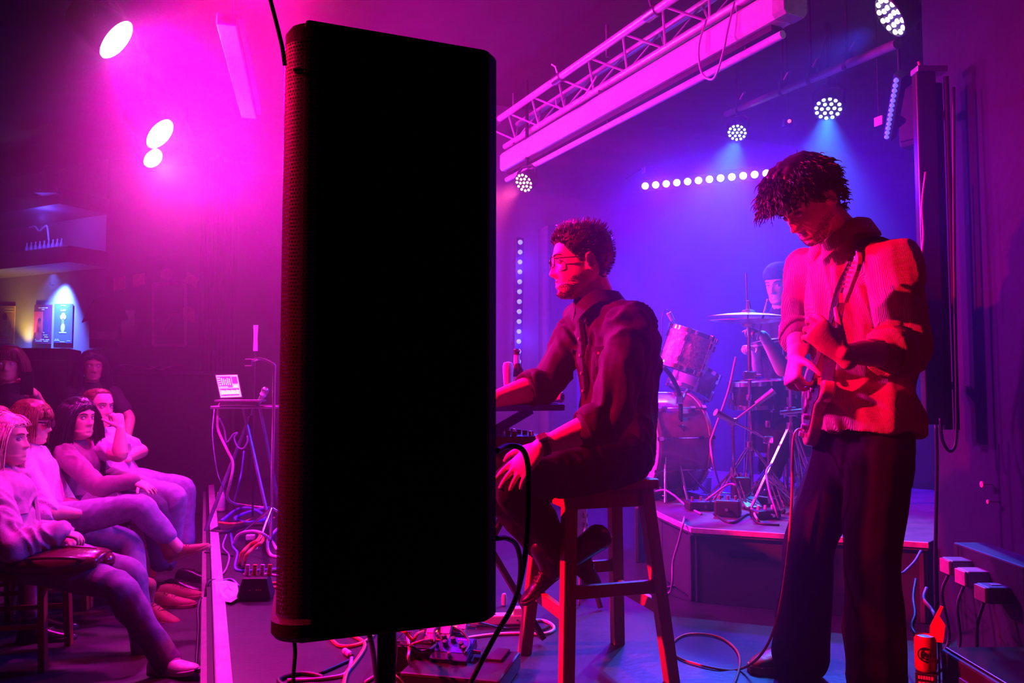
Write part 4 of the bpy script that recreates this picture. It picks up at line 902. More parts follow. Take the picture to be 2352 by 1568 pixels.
# partly hidden head behind the blonde woman
h0 = P(-14, 985, 4.36)
p0 = sitter('person with pink forehead seated half hidden behind the blonde woman', P(-95, 1228, 4.28), h0, (.95, .25, 0), (.96, .25, 0), [(-1, P(66, 1222, 4.14), P(70, 1400, 4.14)), (1, P(70, 1215, 4.32), P(78, 1400, 4.32))], [(-1, P(-75, 1180, 4.05), P(0, 1200, 4.15), (.9, .2, -.2), (0, 0, -1), .5)], s=.95, hs=1.0, vox=.011)
top_cloth(p0, 'shirt', m_wt, 7, .016, .008, seed=5); bottoms(p0, jeans, .012)
hb = MB(); hair_shell(hb, p0.M, 1.0, .012, lambda t: hairline(t, -.07, .086, .05), .004); hb.build('hair', M_AUBURN, p0.root, True)
for q in (P(78, 1425, 4.14), P(84, 1425, 4.32)): shoe('shoe', Vector((q.x, q.y, AF)) - p0.f * .06, Vector((q.x, q.y, AF)) + p0.f * .2, UP, shm, p0.root)
chair('wooden chair under the half hidden person', P(-95, 1262, 4.28), (.95, .25, 0))
# standing women at the back
def stander(label, head, hfwd, fwd, arms, skin, hairm, topm, L, seed, s=.95, hs=1.0, vox=.008):
    fwd = Vector(fwd).normalized(); lf = Vector((-fwd.y, fwd.x, 0)); p = Person(label, (head.x, head.y, AF), skin=skin, scale=s); p.f, p.l = fwd, lf
    nk = head - UP * .155; base = Vector((head.x, head.y, 0)) - fwd * .03; zt = nk.z - AF
    hip = base + UP * (AF + zt * .60); wa = base + UP * (AF + zt * .72); ch = base + UP * (AF + zt * .87)
    p.torso(hip, wa, ch, nk, lf); p.head(head, hfwd, (0, 0, 1), hs); p.wa, p.ch, p.nk, p.hip, p.arms, p.legs = wa, ch, nk, hip, [], []
    for sgn, el, wr, d, n, cu in arms:
        sh = ch.lerp(nk, .6) + lf * sgn * .16 * s; p.arm(sh, el, wr, d, n, cu, -1 if sgn > 0 else 1); p.arms.append((sgn, sh, el, wr))
    for sgn in (-1, 1):
        hp = hip + lf * sgn * .09; kn = Vector((hp.x, hp.y, AF + zt * .31)) + fwd * .02; an = Vector((hp.x, hp.y, AF + .08)); p.leg(hp, kn, an); p.legs.append((hp, kn, an))
        shoe('shoe', Vector((hp.x, hp.y, AF)) - fwd * .07, Vector((hp.x, hp.y, AF)) + fwd * .19, UP, shm, p.root, laces=False)
    p.body(vox, 1); eyes(p.M, hs, p.root); long_hair(p, hairm, L, seed=seed, count=300, thick=.02, fringe=seed == 51); return p
hA = P(20, 838, 5.6)
pA = stander('woman with reddish fringe standing in a black sleeveless top holding up a phone', hA, (.35, -.93, 0), (.3, -.95, 0), [(1, P(92, 935, 5.5), P(74, 898, 5.25), (-.5, -.1, .8), (-.6, -.3, -.2), .9), (-1, P(-55, 940, 5.4), P(-20, 985, 5.25), (.8, 0, -.2), (0, 0, -1), .4)], M_SKIN2, M_AUBURN, None, .22, 51)
top_cloth(pA, 'top', M_TOPB if 'M_TOPB' in globals() else mat('black_jersey', (.02, .015, .018), .8), 0, .014, .006); bottoms(pA, m_trous, .012)
phn = P(62, 880, 5.2); t = thing('phone', 'dark phone held up by the standing woman with the fringe', 'phone', phn)
MB().box(phn, (.075, .009, .15), basis(Vector((.9, .4, 0)).normalized(), Vector((-.4, .9, 0)).normalized(), UP)).build('body', M_BLACKGLOSS, t, bevel=.003)
MB().box(phn + Vector((.06, -.09, .05)) * .08, (.066, .009, .135), basis(Vector((.9, .4, 0)).normalized(), Vector((-.4, .9, 0)).normalized(), UP)).build('screen', M_BLACKGLOSS, t)
hB = P(213, 842, 6.5)
pB = stander('woman with dark hair standing in dark clothes behind the seated man', hB, (.55, -.83, -.05), (.5, -.86, 0), [(1, P(298, 960, 6.5), P(285, 1040, 6.3), (-.3, -.2, -.8), (-.7, 0, 0), .4), (-1, P(165, 960, 6.4), P(200, 1010, 6.2), (.7, 0, -.3), (0, 0, -1), .4)], M_SKIN2, M_BLACKHAIR, None, .30, 61)
top_cloth(pB, 'top', mat('black_jersey', (.02, .015, .018), .8), 3, .018, .008, gx=1.3); bottoms(pB, m_trous, .012)
# ------------------------------------------------------------------ bar corner: bulkhead, posters, screen, lamps
def onb(t_, z): return Vector((mw0.x, mw0.y, 0)) + BW * t_ + UP * z
BN = Vector((BW.y, -BW.x, 0)) * 1.0
if BN.y > 0: BN = -BN
def bpix(u, v, out=0.0):                                     # point on the bar wall, out metres in front of it
    r = ray(u, v); o_ = Vector((mw0.x, mw0.y, 0)) + BN * out; t_ = (o_ - CAM).dot(BN) / r.dot(BN); return CAM + r * t_
m_bulk = mat('painted_bulkhead', (.10, .09, .10), .7)
q0, q1 = bpix(228, 447, .7), bpix(-60, 470, .7)
zb0, zb1 = bpix(205, 553, .5).z, bpix(205, 447, .5).z
for nm, z0, z1, dp in (('beam', zb1 - .06, zb1 + .10, .55), ('beam_lower', zb0 - .17, zb0, .45)):
    a0 = onb(-.05, 0); a1 = onb(3.0, 0)
    struct(MB().prism([(p.x, p.y) for p in (a0, a1, a1 + BN * dp, a0 + BN * dp)], Matrix.Translation((0, 0, z0)), z1 - z0).build(nm, m_bulk, bevel=.01))
pz = bpix(90, 540, .35)
t = thing('bar_display', 'row of small blue-lit bottles and a curled cable standing on the bulkhead ledge', 'shelf', Vector((pz.x, pz.y, zb0)))
for i in range(9):
    c = bpix(62 + i * 10, 552, .30); MB().lathe([(.02, 0), (.02, .06), (.008, .09), (.008, .12)], Matrix.Translation((c.x, c.y, zb0)), 10).build('bottle', mat('pale_glass', (.6, .65, .8), .2), t, True)
MB().tube(curve([bpix(68, 522, .3), bpix(80, 520, .3), bpix(90, 530, .3), bpix(100, 522, .3), bpix(108, 520, .3), bpix(112, 552, .3)]), .010, 6).build('cable', M_WHITEPL, t, True)
c = bpix(113, 430, .6); t = thing('par_can', 'small dark spotlight clamped on the beam over the bar', 'stage light', c)
MB().lathe([(.03, .22), (.05, .20), (.075, .12), (.08, -.02), (.07, -.04)], Matrix.Translation(c), 18).build('can', M_BLACK, t, True); MB().box(c - UP * .06, (.22, .14, .02)).build('clamp', M_BLACK, t)
def printed(name, label, u0, v0, u1, v1, bg, items, out=.01):
    a, b, c_ = bpix(u0, v0, out), bpix(u1, v0, out), bpix(u0, v1, out); a2 = bpix(u0, v1, out); w_ = (b - a).length; hgt = (a - a2).length; x = (b - a).normalized(); M_ = basis(x, UP, x.cross(UP), Vector((a2.x, a2.y, a2.z)))
    t = thing(name, label, 'poster', (M_ @ Vector((w_ / 2, 0, 0))))
    MB().box(M_ @ Vector((w_ / 2, hgt / 2, 0)), (w_, hgt, .006), M_).build('sheet', mat(*bg), t)
    for nm, m_, prims in items:
        mb = MB()
        for pr in prims:
            if pr[0] == 'r': mb.box(M_ @ Vector((pr[1] * w_, pr[2] * hgt, .004)), (pr[3] * w_, pr[4] * hgt, .002), M_)
            else: mb.lathe([(pr[3] * w_, 0), (pr[3] * w_, .002)], M_ @ Matrix.Translation((pr[1] * w_, pr[2] * hgt, .003)) @ Matrix.Diagonal((1, pr[4], 1, 1)), 16)
        mb.build(nm, m_, t)
    return t
pw, pr_, pd = mat('white_ink', (.85, .85, .85), .6, var=0), mat('red_ink', (.65, .06, .05), .6, var=.1), mat('dark_ink', (.05, .03, .06), .6, var=0)
words_ = lambda rows: [('r', x + sum(0 for _ in ()), y, w_, .018) for y, ws in rows for x, w_ in ws]
printed('gig_poster', 'red and black gig poster with two figures under white heading on the blue-lit wall', 77, 700, 117, 788, ('poster_dark_red', (.16, .02, .05), .6), [
    ('heading', pw, words_([(.92, [(.3, .14), (.5, .18), (.7, .12)]), (.875, [(.5, .14)])])),
    ('print', pr_, [('r', .25, .55, .5, .55), ('e', .30, .42, .14, 1.5), ('r', .3, .2, .3, .25)]),
    ('figure', pd, [('e', .32, .58, .10, 1.1), ('e', .72, .52, .10, 1.2), ('r', .74, .33, .22, .24), ('r', .28, .36, .1, .1)]),
    ('lettering', pw, words_([(.28, [(.70, .3)]), (.22, [(.68, .24)]), (.17, [(.72, .2)]), (.10, [(.2, .2), (.5, .25), (.8, .2)]), (.06, [(.3, .34), (.72, .24)])]))])
printed('gig_poster', 'bright blue poster with white lettering beside the red gig poster', 123, 698, 165, 786, ('poster_blue', (.05, .14, .75), .6), [
    ('heading', pw, words_([(.955, [(.5, .26)])]) + [('r', .38, .84, .03, .06), ('r', .43, .82, .08, .02), ('e', .52, .835, .035, 1), ('e', .60, .835, .035, 1)]),
    ('print', pw, [('e', .5, .70, .10, 1), ('e', .42, .66, .08, 1), ('e', .58, .66, .08, 1), ('r', .46, .56, .02, .2), ('r', .54, .56, .02, .2), ('e', .5, .38, .11, 1.4), ('r', .5, .26, .4, .03)]),
    ('lettering', pw, words_([(.05, [(.2, .3), (.84, .2)]), (.08, [(.12, .08), (.24, .1)]), (.02, [(.5, .26)])]))])
printed('gig_poster', 'yellow-lit poster with a standing figure at the end of the bar wall', -12, 703, 32, 788, ('poster_orange', (.75, .40, .12), .6), [
    ('lettering', pw, words_([(.93, [(.7, .5)]), (.86, [(.72, .45)]), (.10, [(.4, .6)]), (.05, [(.45, .5)])])), ('figure', pd, [('e', .5, .72, .11, 1.0)]), ('print', mat('pale_ink', (.8, .65, .4), .6), [('r', .5, .4, .3, .45)])])
c = bpix(123, 655, .02); t = thing('wall_hook', 'tiny dark hook on the blue-lit wall above the posters', 'hook', c)
MB().tube(curve([c, c + BN * .03, c + BN * .04 + UP * .03]), .008, 6).build('hook', M_BLACK, t, True)
c = bpix(36, 808, .14); t = thing('uplight', 'small lamp casting yellow light up the bar wall', 'lamp', c - UP * .06)
MB().lathe([(.05, -.06), (.05, 0), (.045, 0.0)], Matrix.Translation(c), 14, True, False).build('housing', M_BLACK, t, True); MB().lathe([(.042, 0), (.042, .004)], Matrix.Translation(c - UP * .012), 14).build('lens', mat('yellow_lamp_lens', (1, .8, .3), .3, var=0, emit=(1, .75, .1), power=8), t); MB().bar(c - UP * .05, c - UP * .05 - BN * .16, .02, .02).build('wall_arm', M_BLACK, t)
lamp('bar_uplight', c + UP * .01, c + UP - BN * .10, 40, (1, .66, .02), 100, 1.0, .03)
glow('ledge_glow', bpix(100, 500, .50), 10, (.08, .06, 1), .04)
bl_ = bpix(122, 640, .16); bl_.z = zb0 - .20
lamp('bar_downlight', bl_, bpix(122, 800, .04), 1500, (.05, .12, 1), 86, 1.0, .04)
# dark cabinet behind the seated row (pinball-like back box), bar counter
c = P(112, 900, 6.9); t = thing('bar_cabinet', 'dark box-shaped cabinet standing in front of the blue-lit wall', 'cabinet', (c.x, c.y, AF))
Mx = basis(Vector((.95, .3, 0)).normalized(), Vector((-.3, .95, 0)).normalized(), UP); zt = P(112, 802, 6.9).z
MB().box(Vector((c.x, c.y, (AF + zt) / 2)), (.40, .45, zt - AF), Mx).build('carcass', M_BLACK, t, bevel=.01)
MB().box(Vector((c.x, c.y, zt - .35)) - Mx.col[1].to_3d() * .23, (.34, .012, .5), Mx).build('door', mat('dark_panel', (.03, .025, .03), .4), t, bevel=.004)
# merch wall: tee shirt, notices, framed picture, table with papers
def mw(u, v, out=.02):
    r = ray(u, v); o_ = A * (MWD - out); t_ = (o_ - CAM).dot(A) / r.dot(A); return CAM + r * t_
def sheet(name, label, cat, quad, m, th=.012, out=.03):
    pts = [mw(u, v, out) for u, v in quad]; c = sum(pts, Vector()) / len(pts); t = thing(name, label, cat, c)
    MB().rings([[p for p in pts], [p - A * th for p in pts]]).build('paper', m, t); return t
pk_ = lambda n, c: mat(n, c, .7, var=.1)
sheet('notice', 'dull pink square notice on the dark wall over the tee shirt', 'notice', [(260, 640), (288, 635), (288, 662), (261, 667)], pk_('dull_pink_card', (.40, .10, .14)))
sheet('notice', 'bright red-pink square notice beside the duller one', 'notice', [(305, 632), (332, 627), (332, 653), (306, 659)], pk_('red_pink_card', (.85, .14, .20)))
sheet('notice', 'round-edged grey-pink paper pinned high on the wall', 'notice', [(368, 625), (384, 616), (397, 624), (396, 642), (384, 644), (370, 636)], pk_('grey_pink_card', (.55, .30, .32)))
sheet('notice', 'crumpled salmon paper pinned at an angle by the picture frame', 'notice', [(432, 625), (457, 642), (449, 663), (440, 655), (422, 648)], pk_('salmon_card', (.95, .45, .35)))
sheet('notice', 'red square paper low by the framed picture', 'notice', [(421, 706), (447, 704), (448, 742), (420, 733)], pk_('red_card', (.85, .12, .18)))
sheet('flyer', 'pale flyer with dark mark pinned under the red notices', 'poster', [(277, 713), (309, 712), (309, 770), (279, 772)], pk_('pale_flyer', (.35, .22, .30)))
t = sheet('picture', 'large framed dark picture on the merchandise wall', 'picture', [(354, 655), (424, 655), (424, 790), (354, 790)], pk_('dark_print', (.10, .05, .09)))
qp = [mw(u, v, .05) for u, v in ((352, 652), (426, 652), (426, 793), (352, 793))]
for i in range(4): MB().bar(qp[i], qp[(i + 1) % 4], .03, .03, A).build('frame', mat('pink_frame_wood', (.30, .16, .22), .5), t)
MB().tube(curve([mw(372, 760, .06), mw(385, 735, .06), mw(398, 722, .06), mw(412, 722, .06)]), .02, 6).build('print', pk_('faint_print', (.22, .08, .16)), t, True)
ts = [(215, 688), (238, 680), (262, 684), (282, 692), (296, 735), (275, 740), (270, 725), (270, 800), (205, 800), (205, 735), (186, 742)]
pts = [mw(u, v, .05) for u, v in ts]; c = sum(pts, Vector()) / len(pts); t = thing('hanging_shirt', 'black tee shirt with pale chest print hung on the wall', 'shirt', c)
MB().rings([pts, [c + (p - c) * .97 - A * .04 for p in pts]]).build('cloth', mat('black_tee', (.012, .010, .012), .9), t, bevel=.01)
MB().box(mw(238, 770, .12), (.24, .01, .08), basis(B, A, UP)).build('chest_print', pk_('faded_print', (.22, .12, .2)), t)
tz = P(330, 850, 8.3).z; tc = P(330, 850, 8.3)
t = thing('merch_table', 'dark draped table along the wall with papers on it', 'table', (tc.x, tc.y, AF))
MB().box(Vector((tc.x, tc.y, tz - .03)), (1.7, .7, .04), basis(B, A, UP)).build('table_top', M_BLACK, t, bevel=.005)
MB().box(Vector((tc.x, tc.y, (AF + tz) / 2 - .03)) - A * .30, (1.66, .03, tz - AF - .08), basis(B, A, UP)).build('drape', mat('black_drape', (.02, .016, .02), .9, bump=.5, bscale=20), t)
for i, (u, v, d, w_) in enumerate(((265, 838, 8.3, .30), (318, 848, 8.2, .40), (380, 848, 8.25, .35))):
    c = P(u, v, d); c.z = tz; t = thing('leaflet', ('thin leaflet lying nearest the dark-haired woman on the merchandise table', 'wide leaflet lying in the middle of the merchandise table', 'curled leaflet at the far end of the merchandise table')[i], 'leaflet', c)
    rows = [[c + B * (x - .5) * w_ + A * (y - .5) * .25 + UP * (.004 + .05 * abs(math.sin(x * 3 + i))) for y in (0, .5, 1)] for x in [k_ / 8 for k_ in range(9)]]
    m_ = MB(); m_.rings(rows, False, False, False); o = m_.build('paper', pk_('pink_paper', (.55, .38, .48)), t, True); sd_ = o.modifiers.new('t', 'SOLIDIFY'); sd_.thickness = .004
# curtain that closes the merch wall off
c0, c1 = mw(462, 500, .5), mw(548, 500, .5); n = 46; rows = []
for z in (CEIL - .02, 1.4, AF + .02):
    rows.append([Vector((0, 0, z)) + Vector((c0.x, c0.y, 0)).lerp(Vector((c1.x, c1.y, 0)), i / n) + A * (.05 * math.sin(i * 1.25) + .02 * math.sin(i * .5)) for i in range(n + 1)])
t = thing('stage_curtain', 'dark floor-length curtain hanging in folds beside the picture wall', 'curtain', Vector((c0.x, c0.y, AF)).lerp(Vector((c1.x, c1.y, AF)), .5))
cm = MB(); cm.rings(rows, False, False, False); o = cm.build('cloth', mat('black_velvet', (.035, .028, .034), .9), t, True, sharp=0); sd_ = o.modifiers.new('t', 'SOLIDIFY'); sd_.thickness = .01
MB().cone(Vector((c0.x, c0.y, CEIL - .03)) - B * .1, Vector((c1.x, c1.y, CEIL - .03)) + B * .1, .015).build('rail', M_STEEL, t, True)
# ------------------------------------------------------------------ stage lamps
def glow_mat(name, col, power): return mat(name, tuple(min(1, c) for c in col), .3, var=0, emit=col, power=power)
m_can = mat('lamp_can_black', (.012, .012, .014), .5, spec=.3)
def par_led(label, c, to, r, lens, group=None, rings=((0, 1), (.42, 6), (.80, 12)), yoke=True, depth=.12, up=None):
    c = Vector(c); d = (Vector(to) - c).normalized(); M = frame(d, UP, c); t = thing('stage_lamp', label, 'stage light', c, group)
    MB().lathe([(r * .55, -depth), (r * .9, -depth * .8), (r, -depth * .3), (r * 1.02, .0), (r * .96, .004), (r * .94, -.006), (.001, -.006)], M, 28).build('housing', m_can, t, True)
    me = None
    for rr, n in rings:
        for k in range(n):
            a = 2 * math.pi * k / n + rr; p = M @ Vector((math.cos(a) * rr * r, math.sin(a) * rr * r, 0))
            if me is None:
                me = MB().lathe([(r * .125, 0), (r * .125, .004), (r * .09, .009), (.0, .011)], M.to_3x3().to_4x4(), 10).mesh('lens', True); me.materials.append(lens)
            o = bpy.data.objects.new('lens', me); COL.objects.link(o); o.parent = t; o.location = p - c + d * -.004; WLOC[o.name] = p
    if yoke:
        x = M.col[0].to_3d(); hy = (x - UP * x.dot(UP)); hy = UP.cross(d).normalized(); yk = MB()
        yk.tube([c + hy * r * 1.08 - d * depth * .4, c + hy * r * 1.12 - d * depth * .4 + UP * r * .9, c + hy * r * .6 - d * depth * .4 + UP * r * 1.35, c - hy * r * .6 - d * depth * .4 + UP * r * 1.35, c - hy * r * 1.12 - d * depth * .4 + UP * r * .9, c - hy * r * 1.08 - d * depth * .4], .011, 6)
        yk.build('yoke', m_can, t)
        top = c - d * depth * .4 + UP * r * 1.35
        MB().cone(top, Vector((top.x, top.y, min(CEIL, top.z + .09) if up is None else up)), .014).build('clamp', m_can, t)
    return t
led_white = glow_mat('led_bluish_white', (.55, .9, 1.0), 6.0); led_peach = glow_mat('led_peach', (1.0, .55, .45), 5.0); led_vio = glow_mat('led_violet_white', (.75, .70, 1.0), 6.0)
lamp_white = glow_mat('lamp_magenta_white', (1.0, .62, 1.0), 30.0); lamp_warm = glow_mat('lamp_warm_white', (1.0, .62, .45), 20.0)
par_led('round LED lamp shining pale blue low over the drums', *PAR['blue_a'], .075, led_white, up=CEIL)
par_led('larger round LED lamp shining pale blue above the guitarist\'s head', *PAR['blue_b'], .092, led_white, up=CEIL)
par_led('tilted LED lamp high in the upstage corner by the ceiling', PAR['side'][0], PAR['side'][0] + Vector((-.42, -.10, -1)) * 1.0 if False else PAR['side'][1], .105, led_vio, up=CEIL)
par_led('round LED lamp with peach light under the end of the truss', *PAR['pink'], .082, led_peach, up=CEIL)
def front_can(label, c, to, r, L, lens):
    c = Vector(c); d = (Vector(to) - c).normalized(); M = frame(d, UP, c); t = thing('stage_lamp', label, 'stage light', c, None)
    MB().lathe([(r * .35, -L), (r * .75, -L * .9), (r * .95, -L * .5), (r, 0), (r * .97, 0), (r * .93, -.03), (.001, -.03)], M, 28).build('housing', m_can, t, True)
    MB().lathe([(r * .93, -.012), (r * .9, .004), (r * .5, .014), (.0, .018)], M, 28).build('lens', lens, t, True)
    hy = UP.cross(d).normalized(); q = c - d * L * .35
    MB().tube([q + hy * r * 1.05, q + hy * r * 1.12 + UP * r * .9, q + UP * r * 1.4 + hy * r * .5, q + UP * r * 1.4 - hy * r * .5, q - hy * r * 1.12 + UP * r * .9, q - hy * r * 1.05], .012, 6).build('yoke', m_can, t)
    fl = MB()
    for sg in (1, -1): fl.box(c + hy * sg * r * 1.05 + d * .06, (.004, r * 1.5, .13), basis(hy, UP, hy.cross(UP)) if False else frame(d, UP))
    MB().cone(q + UP * r * 1.4, Vector((q.x, q.y, CEIL)), .014).build('clamp', m_can, t)
    return t
front_can('big stage lamp blazing white-pink, hung highest over the audience', *PAR['front_a'], .13, .28, lamp_white)
front_can('stage lamp blazing white-pink farther along the audience ceiling', *PAR['front_b'], .135, .30, lamp_white)
front_can('small warm orange-white lamp hung just under the farther pink one', *PAR['front_c'], .085, .20, lamp_warm)
front_can('red-gelled stage lamp just over the highest pink lamp', RL + Vector((-.08, .06, .12)), (0.5, 3.0, 0.9), .10, .22, glow_mat('red_gel', (1, .1, .15), 6.0))
front_can('red-gelled stage lamp at the side of the audience', RF - Vector((.87, .03, -.48)) * .14, (0.45, 2.75, 0.9), .12, .26, glow_mat('red_gel', (1, .1, .15), 6.0))
front_can('small added red lamp, unseen, lighting the loudspeaker grille', RG - Vector((.77, .12, -.62)) * .1, (-.3, 1.22, 1.0), .07, .16, glow_mat('red_gel', (1, .1, .15), 6.0))
fp0, fp1 = PAR['front_a'][0] + Vector((.12, -.9, .30)), PAR['front_b'][0] + Vector((-.25, 1.4, .30))
t = thing('lighting_pipe', 'horizontal pipe carrying the front lamps under the audience ceiling', 'pipe', fp0)
MB().cone(fp0, fp1, .024, n=14).build('pipe', M_BLACK, t, True)
for q in (.15, .85): p = fp0.lerp(fp1, q); MB().cone(p, Vector((p.x, p.y, CEIL)), .008).build('hanger', M_BLACK, t)
# LED bar on the far wall
def led_bar(label, p, q, n, r, lens, out, case=(.07, .06), dots_r=None):
    p, q, out = Vector(p), Vector(q), Vector(out).normalized(); d = (q - p).normalized(); t = thing('led_bar', label, 'stage light', (p + q) / 2)
    M = basis(d, out.cross(d).normalized(), d.cross(out.cross(d).normalized())); y = M.col[1].to_3d(); zz = M.col[2].to_3d()
    if zz.dot(out) < 0: zz = -zz; y = -y
    M = basis(d, zz.cross(d), zz)
    MB().box((p + q) / 2 - zz * (case[1] / 2 + .004), ((q - p).length + r * 4, case[0], case[1]), M).build('housing', m_can, t, bevel=.004)
    me = MB().lathe([(r, -.004), (r, .004), (r * .7, .010), (.0, .012)], frame(zz), 12).mesh('lens', True); me.materials.append(lens)
    for i in range(n):
        c = p.lerp(q, i / (n - 1)); o = bpy.data.objects.new('lens', me); COL.objects.link(o); o.parent = t; o.location = c - WLOC[t.name]; WLOC[o.name] = c
    for s_ in (.15, .85): c = p.lerp(q, s_) - zz * (case[1] + .02); MB().box(c, (.03, .05, .06), M).build('bracket', m_can, t)
    return t
led_hot = glow_mat('led_hot_white', (.92, .88, 1.0), 9.0); led_blue = glow_mat('led_blue', (.09, .12, 1.0), 4.2); led_dblue = glow_mat('led_deep_blue', (.14, .11, 1.0), 1.8)
led_bar('horizontal LED bar of eleven white lights on the far wall', WB0, WB1, 12, .029, led_hot, -A - UP * .35, (.10, .07))
led_bar('vertical LED strip of twelve blue lights beside the keyboard player', VB0, VB1, 13, .020, led_blue, -A, (.07, .05))
sbp, sbq = P(2059, 184, 3.75), P(2037, 314, 4.15)
led_bar('short slanting strip of deep blue lights in the upstage corner', sbp, sbq, 13, .012, led_dblue, Vector((-.72, -.69, -.1)), (.05, .04))
MB().cone(sbp + Vector((.03, .03, 0)), Vector((sbp.x + .03, sbp.y + .03, CEIL)), .008).build('hanger', m_can, bpy.data.objects['led_bar.002'])
# ------------------------------------------------------------------ truss, screen case
TA = Vector((-.444, .896, 0)).normalized(); TB = Vector((TA.y, -TA.x, 0)); T0 = Vector((1.364, 3.83, 0))
tp_ = lambda t_, s_, z: T0 + TA * t_ + TB * s_ + UP * z
m_alu = mat('truss_aluminium', (.80, .76, .78), .35, .35, var=.05)
tr = thing('lighting_truss', 'long aluminium lattice truss running under the ceiling over the stage edge', 'truss', tp_(1.8, 0, 3.05))
chords = ((.0, 3.03), (-.17, 3.17), (.12, 3.24))
for s_, z in chords: MB().cone(tp_(-1.2, s_, z), tp_(3.2, s_, z), .026, n=14).build('chord', m_alu, tr, True)
n = 22
for i in range(n):
    t0, t1 = -1.2 + 4.4 * i / n, -1.2 + 4.4 * (i + 1) / n
    for a, b in ((0, 1), (0, 2)):
        x, y = (chords[a], chords[b]) if i % 2 else (chords[b], chords[a])
        MB().cone(tp_(t0, *x), tp_(t1, *y), .008, n=6).build('brace', m_alu, tr, True)
for t_ in (.9, 2.0, 3.0):
    MB().lathe([(.036, -.05), (.036, .05)], frame(TA, UP, tp_(t_, -.17, 3.17)), 14).build('coupler', M_STEEL, tr, True)
    MB().tube([tp_(t_, -.17, 3.19), tp_(t_, -.19, 3.25), tp_(t_ + .02, -.21, 3.27)], .008, 6).build('wing_bolt', M_STEEL, tr)
for t_ in (-.8, 1.6, 3.0): MB().cone(tp_(t_, -.02, 3.2), Vector((*tp_(t_, -.02, 0).xy, CEIL)), .012).build('hanger', M_STEEL, tr)
m_case = mat('white_screen_case', (.85, .82, .84), .45, var=.03)
sc = thing('projection_screen', 'white rolled-up projection screen case hung under the truss', 'screen', tp_(1.8, 0, 2.80))
prof = [(-.075, .02), (-.06, .0), (.05, .0), (.07, .03), (.07, .13), (.05, .155), (-.055, .155), (-.075, .13)]
MB().rings([[tp_(t_, a, 2.80 + b) for a, b in prof] for t_ in (.02, 3.15)]).build('case', m_case, sc, bevel=.004)
MB().rings([[tp_(t_, a * 1.06, 2.797 + b * 1.04) for a, b in prof] for t_ in (-.03, .05)]).build('end_cap', mat('grey_end_cap', (.45, .42, .45), .5), sc, bevel=.004)
MB().box(tp_(1.6, 0, 2.785), (.07, 3.0, .03), basis(TB, TA, UP)).build('slot', M_BLACK, sc)
MB().cone(tp_(.05, -.01, 2.735), tp_(3.15, -.01, 2.735), .021, n=12).build('bottom_bar', m_case, sc, True)
for t_ in (.35, 1.7, 3.0): MB().bar(tp_(t_, 0, 2.95), tp_(t_, 0, 3.01), .05, .012).build('bracket', M_STEEL, sc)
for t_ in (.3, 1.6, 3.0): MB().bar(tp_(t_, -.01, 2.74), tp_(t_, -.01, 2.78), .012, .03, TA).build('tab', M_BLACK, sc)
lp = [tp_(.30, -.09, 2.99), tp_(.33, -.11, 2.85), tp_(.38, -.11, 2.72), tp_(.46, -.10, 2.64), tp_(.54, -.11, 2.70), tp_(.56, -.11, 2.85), tp_(.52, -.09, 2.99)]
cable('safety_cable', lp, .006, m_alu, 'thin pale loop of safety cable hanging round the end of the screen case')
lp = [tp_(1.6, .0, 3.0), tp_(1.75, -.02, 2.90), tp_(1.95, -.03, 2.885), tp_(2.1, -.02, 2.95), tp_(2.15, .0, 3.02)]
cable('truss_cable', [q + TB * -.10 + UP * .06 for q in lp], .007, m_alu, 'pale slack cable sagging from the middle of the truss')
# second pipe with clamps, safety loop
b0, b1 = P(1668, 262, 6.3), P(2062, 100, 3.75)
t = thing('lighting_pipe', 'dull pink pipe slanting across the blue ceiling carrying the blue lamps', 'pipe', b0)
MB().cone(b0, b1, .024, n=12).build('pipe', mat('scuffed_pipe', (.12, .09, .11), .6), t, True)
for q in (.12, .45, .62, .8):
    p = b0.lerp(b1, q); MB().box(p + UP * .02, (.05, .04, .09)).build('clamp', M_BLACK, t, bevel=.004); MB().cone(p + UP * .05, Vector((p.x, p.y, CEIL)), .008).build('hanger', M_BLACK, t)
    MB().tube([p + Vector((.0, -.03, .06)), p + Vector((.02, -.05, .10)), p + Vector((.035, -.05, .11))], .009, 6).build('wing_bolt', M_STEEL, t)
cable('hanging_loop', [P(1908, 58, 4.6), P(1893, 100, 4.6), P(1883, 150, 4.6), P(1888, 166, 4.6), P(1903, 140, 4.6), P(1908, 100, 4.6), P(1908, 58, 4.62)], .006, M_RUBBER, 'thin dark cable loop hanging from the blue ceiling pipe')
p = P(1813, 278, 5.2); t = thing('indicator_lamp', 'tiny red indicator light between the two pale blue lamps', 'light', p)
MB().box(p + Vector((.0, .03, .0)), (.06, .05, .05)).build('housing', m_can, t, bevel=.004); MB().ball(p, .012, 10).build('lens', glow_mat('red_indicator', (1.0, .05, .08), 5.0), t, True)
MB().cone(p + Vector((0, .03, .02)), Vector((p.x, p.y + .03, CEIL)), .006).build('stem', m_can, t)
for u, v, yy, lab in ((2018, 278, 3.95, 'small pale card by the slanting strip of blue lights'), (1478, 391, 6.72, 'small pale card above the end of the white LED bar')):
    p = P(u, v, yy); t = thing('card', lab, 'card', p); MB().box(p, (.045, .008, .05), frame(-A)).build('sheet', mat('pale_pink_card', (.7, .5, .6), .7), t)
    MB().cone(p + UP * .02, Vector((p.x, p.y, CEIL)) if u > 2000 else p + A * .3, .003, n=6).build('string', M_BLACK, t)
